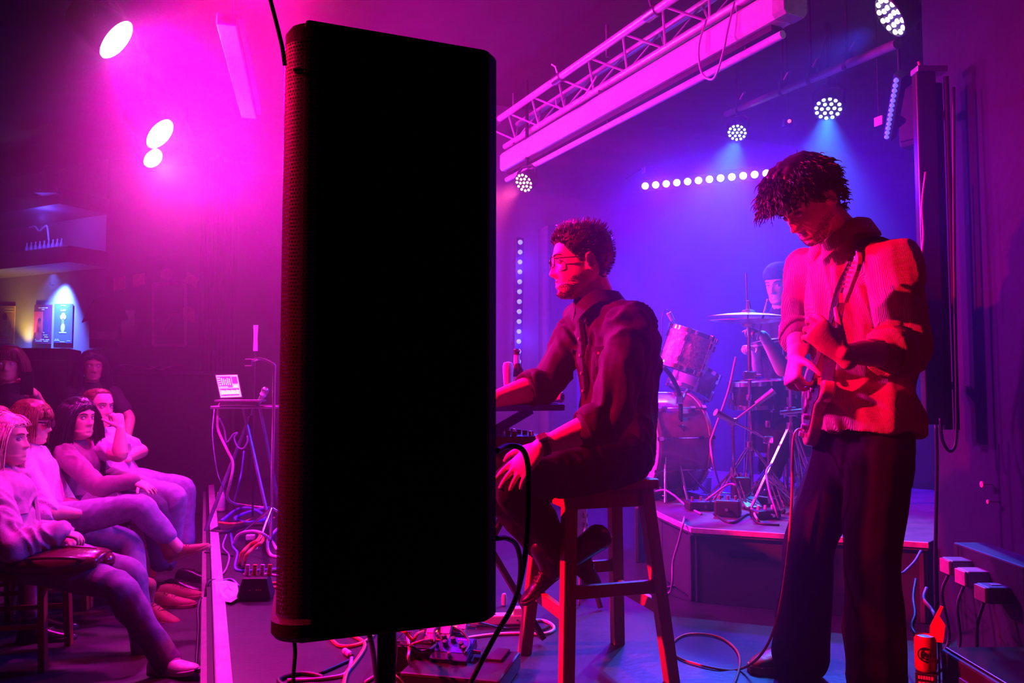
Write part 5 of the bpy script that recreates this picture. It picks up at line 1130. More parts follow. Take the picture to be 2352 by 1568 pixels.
# ceiling batten over the audience
f0, f1 = P(520, 40, 4.5), P(572, 262, 6.1); fz = (f0.z + f1.z) / 2; bd = (f1 - f0); bd.z = 0; bd.normalize(); bs = Vector((bd.y, -bd.x, 0)); L_ = (f1 - f0).length
f0 = Vector((f1.x, f1.y, f1.z)) - bd * L_
t = thing('ceiling_batten', 'long pale strip light fitting hanging under the audience ceiling', 'light fitting', (f0 + f1) / 2)
MB().box((f0 + f1) / 2, (.11, L_, .07), basis(bs, bd, UP)).build('case', mat('pale_batten', (.75, .62, .72), .4), t, bevel=.006)
MB().box((f0 + f1) / 2 + bs * .075 + UP * .02, (.03, L_ * 1.0, .03), basis(bs, bd, UP)).build('rail', m_case, t)
MB().lathe([(.03, 0), (.03, .006)], frame(-bd, UP, f0 - bd * 0) @ Matrix.Identity(4), 4).build('end_plate', M_STEEL, t)
for q in (.2, .8): p = f0.lerp(f1, q); MB().cone(p, Vector((p.x, p.y, CEIL)), .006).build('hanger', M_STEEL, t)
# ------------------------------------------------------------------ far wall dressing
pc_ = onwall(FWD, 1258) - A * .2
t = thing('wall_panel', 'tall dark padded panel standing against the far wall behind the keyboard player', 'panel', (pc_.x, pc_.y, 0)); zt = P(1258, 524, pc_.y).z
MB().box(Vector((pc_.x, pc_.y, zt / 2 + .02)), (.27, .2, zt - .04), basis(B, A, UP)).build('body', mat('dark_panel_cloth', (.05, .045, .055), .9), t, bevel=.01)
MB().box(Vector((pc_.x, pc_.y, zt / 2)) - A * .103, (.20, .012, zt - .2), basis(B, A, UP)).build('front', mat('dark_panel_front', (.035, .03, .04), .9), t, bevel=.004)
hp = P(1258, 524, pc_.y); MB().cone(Vector((pc_.x, pc_.y, zt - .03)), Vector((pc_.x, pc_.y, zt + .03)), .012).build('knob', m_alu, t, True)
# ------------------------------------------------------------------ upstage corner: hung speaker, trunking column, cables
t = thing('wall_speaker', 'black speaker hung high in the dark upstage corner', 'speaker', P(2110, 160, 4.25))
c = P(2112, 205, 4.25); MB().box(c, (.10, .20, .62), basis(Vector((.8, .6, 0)).normalized(), Vector((-.6, .8, 0)).normalized(), UP)).build('cabinet', M_BLACK, t, bevel=.02)
MB().box(c - Vector((.8, .6, 0)).normalized() * .055, (.012, .17, .56), basis(Vector((.8, .6, 0)).normalized(), Vector((-.6, .8, 0)).normalized(), UP)).build('grille', m_can, t, bevel=.004)
MB().cone(c + UP * .3, Vector((c.x, c.y, CEIL)), .012).build('bracket', M_BLACK, t)
cz0, cz1 = P(2150, 975, 3.12).z, P(2150, 165, 3.12).z; cc = P(2150, 700, 3.14)
t = thing('screen_tube', 'tall glossy black flat case fixed upright on the end of the wall', 'case', (cc.x, cc.y, cz0))
gm_ = mat('glossy_black_case', (.03, .012, .014), .22, bump=.04, bscale=6, stretch=(8, 8, .4))
MB().box(Vector((cc.x - .022, cc.y, (cz0 + cz1) / 2)), (.075, .05, cz1 - cz0), frame(UP, Vector((.95, -.1, 0)))).build('case', gm_, t, bevel=.006)
MB().box(Vector((cc.x + .030, cc.y + .02, (cz0 + cz1) / 2 - .03)), (.030, .07, cz1 - cz0 - .02)).build('back_channel', M_BLACK, t, bevel=.004)
MB().cone(Vector((cc.x + .056, cc.y - .02, cz0 - .02)), Vector((cc.x + .056, cc.y - .02, cz1 - .02)), .010).build('rod', M_BLACK, t, True)
MB().box(Vector((cc.x, cc.y, cz1 + .012)), (.12, .06, .024)).build('top_bracket', M_STEEL, t, bevel=.003)
MB().cone(Vector((cc.x - .03, cc.y, cz1)), Vector((cc.x - .04, cc.y, cz1 + .05)), .005).build('pin', mat('red_pin', (.7, .15, .15), .4), t)
for z in (cz0 + .15, cz1 - .15): MB().box(Vector((cc.x + .06, cc.y + .06, z)), (.08, .03, .03)).build('wall_bracket', M_STEEL, t)
cable('case_cable', [P(2160, 960, 3.05), P(2165, 1010, 3.05), P(2182, 1036, 3.05), P(2196, 1010, 3.05), P(2197, 900, 3.05), P(2192, 600, 3.05), P(2190, 200, 3.05)], .006, M_RUBBER, 'black cable looping under the glossy upright case')
cable('case_cable', [P(2150, 975, 3.06), P(2152, 1060, 3.06), P(2150, 1200, 3.06), P(2148, 1300, 3.06), P(2150, 1400, 3.05)], .007, M_RUBBER, 'black cable hanging from the upright case down the wall end')
cable('case_cable', [P(2126, 395, 3.08), P(2118, 470, 3.08), P(2121, 540, 3.08), P(2117, 600, 3.08), P(2124, 700, 3.08)], .004, mat('pale_cable', (.5, .35, .45), .5), 'thin pale wire bowed along the edge of the upright case')
# ------------------------------------------------------------------ drum riser
RZ = .345
rp = [P(1955, 1229, 3.56), P(1590, 1208, 3.81), P(1512, 1176, 4.28), P(1474, 1152, 4.66)]
rp = [Vector((p.x, p.y, 0)) for p in rp]
far_ = onwall(FWD, 1440) - A * .35; poly = [rp[0] + (rp[0] - rp[1]).normalized() * .3] + rp[1:] + [Vector((far_.x, far_.y, 0)), Vector((2.75, 5.15, 0)), Vector((2.45, 4.2, 0))]
rs = thing('drum_riser', 'dark drum platform with a lit front edge and an oval hand slot', 'platform', Vector((1.4, 4.5, 0)))
m_ply = mat('scuffed_black_ply', (.08, .07, .08), .55, var=.35, scale=12, bump=.15, bscale=80)
m_side = mat('riser_side_panel', (.04, .034, .042), .6, var=.15, scale=8)
MB().prism([(p.x, p.y) for p in poly], Matrix.Translation((0, 0, RZ - .035)), .035).build('deck', m_ply, rs, bevel=.003)
def side_panel(p, q, slot=None):
    d = (q - p).normalized(); n = Vector((-d.y, d.x, 0)); c = (p + q) / 2
    if n.dot(CAM - c) < 0: n = -n
    p, q = p - n * .02, q - n * .02; M = basis(d, UP, d.cross(UP), p); L = (q - p).length; h = RZ - .036
    if slot is None: MB().box((p + q) / 2 - n * .01 + UP * (h / 2 + .002), (L - .01, h - .004, .02), M).build('side_panel', m_side, rs, bevel=.003); return
    sx, sz, w_, hh = slot; inn = []; out = []
    ang = [2 * math.pi * (k + .5) / 28 for k in range(28)] + [math.atan2(b_ * (h / 2 - .002), a_ * (L / 2 - .005)) % (2 * math.pi) for a_ in (-1, 1) for b_ in (-1, 1)]
    for a in sorted(ang):
        ca, sa_ = math.cos(a), math.sin(a); u = min((L / 2 - .005) / abs(ca) if abs(ca) > 1e-6 else 9, (h / 2 - .002) / abs(sa_) if abs(sa_) > 1e-6 else 9)
        inn.append((sx + math.copysign(w_ - hh, ca) + ca * hh, sz + sa_ * hh)); out.append((L / 2 + ca * u, h / 2 + sa_ * u))
    mb = MB(); rg = []
    for pts, z in ((inn, 0), (out, 0), (out, -.02), (inn, -.02)): rg.append([M @ Vector((x, y, z * (1 if M.col[2].to_3d().dot(n) > 0 else -1))) for x, y in pts])
    rg.append(rg[0]); mb.rings(rg, False, False); mb.build('side_panel', m_side, rs)
    MB().box(M @ Vector((sx, sz, 0)) - n * .06, (w_ * 2.4, hh * 5, .02), M).build('slot_back', M_BLACK, rs)
L01 = (rp[0] - rp[1]).length; hs_ = P(1716, 1278, 3.72); dd = (hs_ - rp[1]); dd.z = 0
side_panel(poly[0], rp[1]) if False else side_panel(rp[1], poly[0], (dd.length, hs_.z, .085, .018))
side_panel(rp[1], rp[2]); side_panel(rp[2], rp[3]); side_panel(rp[3], poly[4])
side_panel(poly[0], poly[6]); side_panel(poly[6], poly[5])
for a, b in ((poly[0], rp[1]), (rp[1], rp[2]), (rp[2], rp[3])):
    MB().bar(a + UP * (RZ - .010), b + UP * (RZ - .010), .022, .014).build('edge_strip', mat('worn_pale_edge', (.62, .5, .55), .5, var=.3, scale=25), rs)
MB().box(rp[1] + UP * (RZ / 2 - .02) + Vector((.02, .05, 0)), (.05, .05, RZ - .04)).build('corner_post', m_side, rs, bevel=.004)
# ------------------------------------------------------------------ drums
def drum(name, label, c, ax, r, L, shellm, lugs=8, head_m=None, hoop_m=M_CHROME, loc=None, extra=None):
    c, ax = Vector(c), Vector(ax).normalized(); M = frame(ax, UP, c); t = thing(name, label, 'drum', loc if loc is not None else c)
    MB().lathe([(r * .97, -L / 2), (r, -L / 2), (r, L / 2), (r * .97, L / 2)], M, 40, False, False).build('shell', shellm, t, True)
    for sg in (-1, 1):
        MB().lathe([(r * 1.03, sg * L / 2 - .014), (r * 1.05, sg * L / 2 - .012), (r * 1.05, sg * L / 2 + .012), (r * 1.0, sg * L / 2 + .014), (r * .99, sg * L / 2)], M, 40, False, False).build('hoop', hoop_m, t, True)
        MB().lathe([(r * 1.0, sg * L / 2 - .002), (r * .99, sg * L / 2 + .004), (.001, sg * L / 2 + .005)], M, 40, False, False).build('drumhead', head_m or mat('drum_skin', (.62, .58, .60), .45, var=.06), t, True)
    for i in range(lugs):
        a = 2 * math.pi * (i + .3) / lugs; d = M.to_3x3() @ Vector((math.cos(a), math.sin(a), 0))
        lb = MB().cone(c + d * r * 1.045 - ax * L / 2, c + d * r * 1.045 + ax * L / 2, .0035, n=6)
        for sg in (-1, 1): lb.box(c + d * r * 1.03 + ax * sg * L * .28, (.03, .016, .035), frame(ax, d)); lb.box(c + d * r * 1.06 + ax * sg * L * .5, (.02, .022, .03), frame(ax, d))
        lb.build('lug', M_CHROME, t)
    return t
m_foil = mat('sparkle_drum_wrap', (.75, .62, .70), .30, .35, var=.3, scale=60, bump=.9, bscale=48)
m_acry = mat('pink_tinted_acrylic', (.55, .28, .45), .16, var=.2, scale=8, coat=.5)
kc_ = P(1512, 1014, 5.1); kr = .30
kd = drum('bass_drum', 'large pink-tinted bass drum with chrome lugs standing on the riser', kc_, B, kr, .36, m_acry, 10, loc=(kc_.x, kc_.y, RZ), hoop_m=mat('pink_lacquer_hoop', (.75, .40, .6), .2))
for sg in (-1, 1): MB().cone(kc_ - B * .12 + A * sg * kr * .9 - UP * .05, Vector((kc_.x, kc_.y, RZ)) - B * .22 + A * sg * (kr + .12), .009).build('spur', M_CHROME, kd, True)
MB().box(Vector((kc_.x, kc_.y, RZ + .02)), (.12, .2, .04), frame(UP, B)).build('foot', M_BLACK, kd)
drum('tom_drum', 'sparkling tom drum tilted on its mount over the bass drum', P(1578, 806, 4.88), (.33, -.06, .94), .142, .225, m_foil, 6)
drum('tom_drum', 'second smaller-looking tom tucked under the sparkling one', P(1592, 874, 5.2), (.42, .1, .9), .140, .15, m_acry, 6)
hold = thing('tom_holder', 'chrome tom mount with dark clamp arms rising from the bass drum', 'stand', kc_ + UP * .3)
MB().tube(curve([P(1560, 1150, 4.86), P(1562, 1000, 4.86), P(1562, 915, 4.86), P(1545, 870, 4.80), P(1524, 842, 4.76)]), .014, 8).build('arm', M_BLACK, hold, True)
MB().tube([P(1562, 930, 4.86), P(1572, 905, 5.0), P(1585, 885, 5.12)], .012, 8).build('arm', M_CHROME, hold, True)
for u, v in ((1560, 918), (1562, 985), (1560, 1030)): MB().box(P(u, v, 4.85), (.045, .04, .05)).build('clamp', M_CHROME, hold, bevel=.006)
for k_ in range(3): a = R(30 + 120 * k_); b0_ = P(1560, 1060, 4.86); MB().cone(b0_, Vector((b0_.x + math.cos(a) * .22, b0_.y + math.sin(a) * .22, RZ + .01)), .009).build('leg', M_CHROME, hold, True)
sd_c = P(1742, 905, 4.95); drum('snare_drum', 'dark snare drum with chrome hoops among the drum stands', sd_c, (-.06, -.05, 1), .165, .14, mat('black_drum_shell', (.03, .025, .03), .2), 8)
ft_c = P(1792, 975, 5.15); ft = drum('floor_tom', 'dark floor tom on three legs beside the drummer', ft_c, (0, 0, 1), .19, .36, mat('black_drum_shell', (.03, .025, .03), .2), 8)
for k_ in range(3): a = R(40 + 120 * k_); d = Vector((math.cos(a), math.sin(a), 0)); MB().cone(ft_c + d * .205 + UP * .1, Vector((ft_c.x, ft_c.y, RZ + .01)) + d * .23, .007).build('leg', M_CHROME, ft, True)
def tripod(t, base, zt, spread=.24, n0=20, r=.011, hub=.30, mt=M_CHROME):
    base = Vector((base.x, base.y, 0)); MB().cone(base + UP * (RZ + .03), base + UP * zt, r, r * .8, 10).build('tube', mt, t, True)
    MB().lathe([(r * 2, 0), (r * 2.2, .02), (r * 2, .05)], Matrix.Translation(base + UP * (RZ + hub))).build('collar', mt, t, True)
    MB().lathe([(r * 1.6, 0), (r * 1.8, .015), (r * 1.6, .035)], Matrix.Translation(base + UP * (RZ + hub + .28))).build('wing_clamp', mt, t, True)
    for k_ in range(3):
        a = R(n0 + 120 * k_); d = Vector((math.cos(a), math.sin(a), 0)); lg = MB()
        for o_ in (-.012, .012): s_ = Vector((-d.y, d.x, 0)) * o_; lg.cone(base + UP * (RZ + hub + .02) + s_ + d * .015, base + d * spread + UP * (RZ + .012) + s_, .005, n=6)
        lg.build('leg', mt, t); MB().cone(base + UP * (RZ + .06), base + d * spread * .6 + UP * (RZ + hub * .42), .004, n=6).build('brace', mt, t)
        MB().ball(base + d * spread + UP * (RZ + .014), (.016, .016, .014), 8, None, 5).build('rubber_foot', M_RUBBER, t, True)
m_cym = mat('bronze_cymbal', (.85, .70, .62), .28, .9, var=.08, scale=40)
def cymbal(parent, c, ax, r, name='cymbal'):
    M = frame(ax, UP, c); prof = [(.006, .030), (r * .14, .026), (r * .19, .010), (r * .6, .002), (r, -.012), (r, -.014), (r * .6, 0), (r * .19, .008), (r * .13, .022), (.006, .026)]
    return MB().lathe(prof, M, 40, False, False).build(name, m_cym, parent, True)
hc = P(1719, 722, 4.6); t = thing('hi_hat', 'hi-hat cymbals on a chrome tripod stand with a tall pull rod', 'cymbal stand', (hc.x, hc.y, RZ))
cymbal(t, hc, (.02, -.04, 1), .226, 'top_cymbal'); M_ = cymbal(t, hc - UP * .045, (0, .05, -1), .222, 'bottom_cymbal')
MB().cone(Vector((hc.x, hc.y, hc.z - .3)), P(1714, 627, 4.6), .0055, n=8).build('rod', M_CHROME, t, True)
MB().lathe([(.014, 0), (.016, .01), (.010, .045), (.012, .05)], Matrix.Translation(hc + UP * .03), 12).build('clutch', M_CHROME, t, True)
tripod(t, hc, hc.z - .06, .26, 80, .0125)
MB().box(Vector((hc.x, hc.y, hc.z - .35)), (.07, .04, .05)).build('clamp', M_CHROME, t, bevel=.006); MB().cone(Vector((hc.x, hc.y, hc.z - .35)), Vector((hc.x + .06, hc.y - .03, hc.z - .35)), .008).build('wing_bolt', M_CHROME, t, True)
MB().box(Vector((hc.x - .06, hc.y - .12, RZ + .05)), (.09, .28, .014), Matrix.Rotation(R(15), 3, 'X').to_4x4()).build('pedal', M_STEEL, t, bevel=.004)
cc_ = P(1800, 779, 4.95); t = thing('crash_cymbal', 'cymbal seen edge-on on a stand close beside the guitarist', 'cymbal stand', (cc_.x, cc_.y, RZ))
cymbal(t, cc_, (-.05, .05, 1), .2); tripod(t, cc_, cc_.z + .05, .24, 10)
bc = P(1816, 905, 4.3); t = thing('boom_stand', 'chrome boom stand with tripod legs standing at the edge of the riser', 'stand', (bc.x, bc.y, RZ))
tripod(t, bc, P(1813, 690, 4.3).z, .22, 55, .012, .42); MB().cone(P(1813, 735, 4.3), P(1812, 676, 4.3), .009).build('upper_rod', mat('red_lit_rod', (.8, .35, .25), .25, .9), t, True)  # red stage light on the upper rod is put into its colour
MB().cone(P(1792, 948, 4.28), P(1852, 942, 4.26), .012).build('arm', M_CHROME, t, True); MB().box(P(1816, 945, 4.3), (.05, .05, .05)).build('clamp', M_CHROME, t, bevel=.006)
for (u, v0, v1, yy, nm, lab) in ((1683, 968, 1075, 4.55, 'mic_stand', 'short chrome microphone stand in front of the hi-hat'), (1765, 1010, 1090, 4.4, 'mic_stand', 'second short stand with a slanting boom near the hi-hat foot')):
    p = P(u, v0, yy); t = thing(nm, lab, 'stand', (p.x, p.y, RZ)); tripod(t, p, p.z, .17, 35, .010, .16)
    q = p + Vector((.12 if u < 1700 else -.20, -.05, .10)); MB().cone(p, q, .007).build('boom', M_CHROME, t, True); MB().cone(q, q + (q - p).normalized() * .12, .017, .021).build('microphone', M_STEEL, t, True); MB().box(p, (.05, .04, .04)).build('clamp', M_CHROME, t, bevel=.006)
t = thing('tom_microphone', 'small pale microphone clipped over the rim of the sparkling tom', 'microphone', P(1545, 740, 4.85))
MB().cone(P(1536, 718, 4.85), P(1545, 735, 4.86), .016, .014).build('body', M_WHITEPL, t, True); MB().cone(P(1545, 735, 4.86), P(1555, 749, 4.87), .012, .009).build('grille', M_STEEL, t, True)
MB().tube(curve([P(1538, 719, 4.85), P(1530, 711, 4.85), P(1522, 725, 4.85), P(1520, 770, 4.84), P(1514, 830, 4.84)]), .003, 5).build('cable', M_RUBBER, t, True)
for u, v, lab in ((1548, 1116, 'pale cup standing under the bass drum on the riser'), (1624, 1118, 'pale cup standing on the riser beside the hi-hat')):
    p = G(u, v + 12, RZ); t = thing('cup', lab, 'cup', p); MB().lathe([(.022, 0), (.024, .005), (.030, .09), (.031, .092), (.028, .09), (.022, .01)], Matrix.Translation(p), 18).build('body', mat('pink_white_plastic', (.8, .6, .68), .4), t, True); MB().lathe([(.032, .088), (.033, .093), (.031, .096)], Matrix.Translation(p), 18, False, False).build('rim', M_WHITEPL, t, True)
# gear on the riser: supply boxes, pedals, plug boards
for i, (u, v, w_, d_, h_, lab) in enumerate(((1672, 1185, .13, .10, .085, 'dark rounded power supply box at the front of the riser'), (1702, 1160, .10, .10, .16, 'upright dark pedal box behind the supply box'), (1610, 1170, .16, .10, .05, 'low dark stomp box with cables on the riser'), (1758, 1190, .14, .08, .045, 'flat black plug board with pale plugs at the riser edge'), (1505, 1146, .14, .1, .05, 'small black junction box under the bass drum'), (1740, 1138, .07, .07, .07, 'black weight at the foot of the hi-hat'))):
    p = G(u, v, RZ); t = thing('effects_box', lab, 'box', p); M = Matrix.Rotation(R(-20 + i * 13), 4, 'Z')
    MB().box(p + UP * (h_ / 2), (w_, d_, h_), M).build('case', M_RUBBER, t, bevel=.012)
    for k_ in range(3): MB().lathe([(.008, 0), (.007, .02), (0, .021)], Matrix.Translation(p + UP * h_ + M.to_3x3() @ Vector(((k_ - 1) * w_ * .3, 0, 0))), 10).build('knob', M_WHITEPL if i == 3 else M_STEEL, t, True)
    MB().cone(p + UP * h_ * .5 - M.to_3x3() @ Vector((0, d_ / 2, 0)), p + UP * h_ * .5 - M.to_3x3() @ Vector((0, d_ / 2 + .03, 0)), .008).build('plug', M_CHROME, t, True)
m_pc = mat('pink_grey_cable', (.45, .32, .42), .5); m_vc = mat('violet_cable', (.28, .22, .5), .5)
def rg_(u, v, z=RZ + .006): return G(u, v, z)
cl = [([rg_(1478, 1140), P(1520, 1125, 4.7), P(1545, 1135, 4.6), rg_(1575, 1160), rg_(1610, 1180)], m_vc, 'thin violet cable arching over the riser from the bass drum'),
      ([rg_(1600, 1165), P(1640, 1135, 4.35), P(1675, 1112, 4.35), P(1695, 1120, 4.35), rg_(1706, 1150)], m_vc, 'looped cable standing up in an arch beside the pedal box'),
      ([P(1690, 820, 4.65), P(1672, 900, 4.6), P(1640, 990, 4.55), P(1632, 1020, 4.55), P(1640, 1070, 4.5), rg_(1655, 1120)], m_pc, 'long thin cable falling past the bass drum'),
      ([P(1772, 1065, 4.3), P(1760, 1085, 4.2), P(1768, 1130, 4.1), P(1780, 1165, 4.05), rg_(1788, 1190)], m_vc, 'cable dropping from the slanting boom to the plug board'),
      ([rg_(1640, 1180), rg_(1680, 1200), rg_(1720, 1180), rg_(1740, 1200), rg_(1790, 1205)], M_RUBBER, 'black cable lying along the riser edge'),
      ([rg_(1490, 1135), rg_(1530, 1150), rg_(1560, 1140), rg_(1600, 1150), rg_(1660, 1140)], M_RUBBER, 'black cable snaking behind the low stomp box'),
      ([rg_(1572, 1188), P(1569, 1202, 3.86), P(1560, 1240, 3.86), P(1546, 1290, 3.88), P(1544, 1340, 3.86), G(1535, 1362, .006), G(1500, 1350, .006)], m_pc, 'pale cable hanging over the riser corner to the floor'),
      ([rg_(1700, 1160), rg_(1725, 1165), P(1735, 1185, 3.95), rg_(1745, 1200)], m_pc, 'short pale lead between pedal box and plug board'),
      ([G(1630, 1345, .006), G(1660, 1375, .006), G(1720, 1385, .006), G(1790, 1372, .006), G(1870, 1350, .006)], M_RUBBER, 'black cable on the floor in front of the riser'),
      ([G(1500, 1320, .006), G(1545, 1325, .006), G(1560, 1340, .006), G(1520, 1350, .006), G(1490, 1335, .006)], m_pc, 'loose loop of pale cable on the floor at the riser corner')]
for pts, m_, lab in cl: cable('cable', pts, .006, m_, lab)
# ------------------------------------------------------------------ the drummer
hd_ = P(1790, 654, 5.1)
dr = sitter('drummer in a dark beanie looking down behind the cymbals', P(1822, 945, 5.35), hd_, (-.75, -.66, 0), (-.72, -.66, -.22), [(-1, P(1770, 985, 5.25), P(1760, 1075, 5.2)), (1, P(1800, 1000, 4.85), P(1776, 1085, 4.75))],
    [(1, P(1800, 850, 4.95), P(1752, 768, 4.78), (-.8, -.35, .3), (-.4, .2, -.9), 1.1), (-1, P(1745, 850, 5.45), P(1735, 800, 5.2), (-.8, -.5, .1), (-.1, 0, -1), 1.1)], s=1.0, hs=1.03)
top_cloth(dr, 'shirt', mat('dark_navy_cotton', (.03, .03, .06), .85), 3, .018, .009, seed=30); bottoms(dr, m_trous, .012)
hb = MB(); lnb = lambda t: hairline(t, -.03, .040, .030) if abs(t) < 1.1 else .004; hair_shell(hb, dr.M, dr.hs, .016, lnb, .002, 1.5); hb.build('beanie', mat('navy_knit', (.03, .03, .09), .9, bump=.6, bscale=160), dr.root, True)
brows(dr.M, dr.hs, dr.root, M_DARKHAIR)
for l in dr.legs: q = Vector((l[2].x, l[2].y, RZ)); shoe('shoe', q - dr.f * .07, q + dr.f * .19, UP, shm, dr.root, laces=False)
for i, (p, q) in enumerate(((P(1744, 762, 4.72), P(1762, 690, 4.45)), (P(1728, 796, 5.15), P(1815, 776, 4.9)))):
    t = thing('drumstick', ('drumstick held up by the drummer over the hi-hat', 'drumstick held flat across the cymbal edge')[i], 'drumstick', p); d = (q - p).normalized()
    MB().tube([p - d * .08, p, p.lerp(q, .8), q], [.007, .0075, .0055, .003], 8).build('shaft', mat('pale_hickory', (.75, .55, .38), .5), t, True); MB().ball(q + d * .004, (.006, .006, .008), 8, frame(d), 5).build('tip', mat('pale_hickory', (.75, .55, .38), .5), t, True)
tz_ = dr.hip - UP * .10; t = thing('drum_throne', 'round black drum stool under the drummer', 'stool', (tz_.x, tz_.y, RZ))
MB().lathe([(.16, -.08), (.17, -.05), (.165, -.01), (.0, .0)], Matrix.Translation(tz_), 24).build('seat', M_RUBBER, t, True); tripod(t, tz_, tz_.z - .06, .25, 45, .014)
# ------------------------------------------------------------------ stage edge
n_ = Vector((-ed.y, ed.x, 0)); n_ = n_ if n_.x > 0 else -n_
struct(MB().bar(EN + n_ * .03 + UP * .004, EF + n_ * .03 + UP * .004, .02, .055).build('trim_1', mat('pale_edge_trim', (.72, .62, .68), .35, .2, var=.2, scale=10), bevel=.004))
struct(MB().bar(EN - n_ * .012 + UP * (AF / 2), EF - n_ * .012 + UP * (AF / 2), -AF - .02, .02, UP).build('trim_2', M_BLACK))
struct(MB().bar(EN - n_ * .03 + UP * -.06, EF - n_ * .03 + UP * -.06, .016, .03).build('trim_3', mat('dull_edge_lip', (.25, .18, .22), .5)))
# ------------------------------------------------------------------ laptop stand and its clutter
lt = P(575, 930, 5.7); t = thing('laptop_stand', 'spindly metal stand with a small flat top carrying the laptop', 'stand', (lt.x, lt.y, 0))
MB().box(lt - UP * .012, (.46, .34, .02), Matrix.Rotation(R(5), 4, 'Z')).build('tray', M_STEEL, t, bevel=.006)
for dx, dy, ex, ey in ((-.05, .0, .20, -.12), (.02, .0, -.28, -.05), (.06, .02, .18, .22)): MB().cone(lt + Vector((dx, dy, -.02)), Vector((lt.x + ex, lt.y + ey, .01)), .013, n=8).build('leg', mat('violet_steel_tube', (.35, .25, .5), .35, .6), t, True)
MB().cone(lt - UP * .02, Vector((lt.x, lt.y, .35)), .016).build('column', M_BLACK, t, True)
lq = [P(496, 862, 5.68), P(545, 861, 5.72), P(555, 911, 5.64), P(507, 913, 5.60)]
t = thing('laptop', 'open laptop with a bright audio mixing screen on the metal stand', 'laptop', (lq[2] + lq[3]) / 2)
nq = (lq[1] - lq[0]).cross(lq[3] - lq[0]).normalized(); nq = nq if nq.dot(CAM - lq[0]) > 0 else -nq
ctr = sum(lq, Vector()) / 4
big = [ctr + (p - ctr) * 1.10 for p in lq]
sn = MB().rings([big, [p - nq * .008 for p in big]]).build('lid', m_can, t)
MB().box((lq[2] + lq[3]) / 2 + Vector((.10, -.10, -.022)), (.30, .21, .014), Matrix.Rotation(R(6), 4, 'Z')).build('keyboard_base', M_GREYPL, t, bevel=.003)
def quad(a, b, c, d, out): return [lq[0].lerp(lq[1], x).lerp(lq[3].lerp(lq[2], x), y) + nq * out for x, y in ((a, b), (c, b), (c, d), (a, d))]
def scr(nm, rects, col, pw_, out):
    mb = MB()
    for r_ in rects: mb.rings([quad(*r_, out), quad(*r_, out - .001)])
    o = mb.build(nm, mat('screen_' + nm.split('_')[-1] + str(out), col, .4, var=0, emit=col, power=pw_), sn); o['kind'] = 'stuff'; return o
scr('display', [(.0, .0, 1, 1)], (.85, .55, .62), 1.0, .002)
scr('panel_dark', [(.03, .06, .66, .50), (.70, .08, .95, .40), (.06, .62, .95, .68), (.06, .88, .9, .93)], (.16, .03, .12), .8, .003)
scr('panel_pale', [(.2 + .09 * i, .14 + .03 * (i % 3), .24 + .09 * i, .46) for i in range(5)] + [(.05, .12 + .1 * i, .16, .16 + .1 * i) for i in range(4)] + [(.04 + .06 * i, .76 - .03 * ((i * 7) % 4), .08 + .06 * i, .84 + .02 * ((i * 5) % 3)) for i in range(15)], (.95, .9, .9), 1.2, .004)
scr('panel_green', [(.72, .48, .92, .56)], (.45, .9, .25), 1.2, .0045)
scr('panel_red', [(.45, .5, .68, .57)], (.9, .1, .2), 1.2, .0045)
p = P(600, 912, 5.6); t = thing('microphone', 'microphone with pale collar held in a clip above the laptop stand', 'microphone', p)
MB().cone(P(594, 925, 5.6), P(607, 902, 5.6), .016, .021).build('body', M_STEEL, t, True); MB().ball(P(609, 897, 5.6), .028, 12).build('grille', M_STEEL, t, True); MB().cone(P(603, 908, 5.6), P(606, 903, 5.6), .024).build('collar', M_WHITEPL, t, True); MB().cone(P(594, 925, 5.6), P(592, 935, 5.6), .01).build('clip', M_BLACK, t)
mstd = P(628, 900, 5.3); t = thing('mic_stand', 'tall thin microphone stand close by the loudspeaker grille', 'stand', (mstd.x, mstd.y, 0))
MB().cone(Vector((mstd.x, mstd.y, .02)), P(631, 838, 5.3), .011).build('tube', M_CHROME, t, True); MB().tube(curve([P(631, 838, 5.3), P(612, 828, 5.35), P(592, 824, 5.4), P(572, 830, 5.4)]), .011, 8).build('boom', M_CHROME, t, True)
for k_ in range(3): a = R(30 + 120 * k_); MB().cone(Vector((mstd.x, mstd.y, .22)), Vector((mstd.x + math.cos(a) * .3, mstd.y + math.sin(a) * .3, .012)), .009).build('leg', M_CHROME, t, True)
MB().box(P(572, 832, 5.4), (.05, .04, .05)).build('clamp', M_CHROME, t, bevel=.005)
p = P(587, 806, 6.2); t = thing('pale_strip', 'narrow bright pale strip standing upright above the laptop stand', 'upright_strip', Vector((p.x, p.y, 0)))  # plain pale strip on a pole, its kind left open
MB().prism([(-.016, 0), (.018, .0), (.014, .10), (.018, .20), (-.018, .20), (-.014, .12)], basis(Vector((1, .1, 0)).normalized(), UP, Vector((.1, -1, 0)).normalized(), p), .012).build('strip', mat('white_strip', (.95, .9, .95), .5, var=0), t)
MB().cone(Vector((p.x, p.y, .01)), p, .008).build('pole', M_BLACK, t, True); MB().lathe([(.12, 0), (.12, .012), (.02, .02)], Matrix.Translation((p.x, p.y, 0)), 20).build('base', M_BLACK, t, True)
m_pk = mat('pink_white_cable', (.75, .45, .62), .5); m_rc = mat('orange_red_cable', (.75, .16, .08), .5); m_bc = mat('blue_violet_cable', (.15, .10, .65), .5)
def fl(u, v, z=.006): return G(u, v, z)
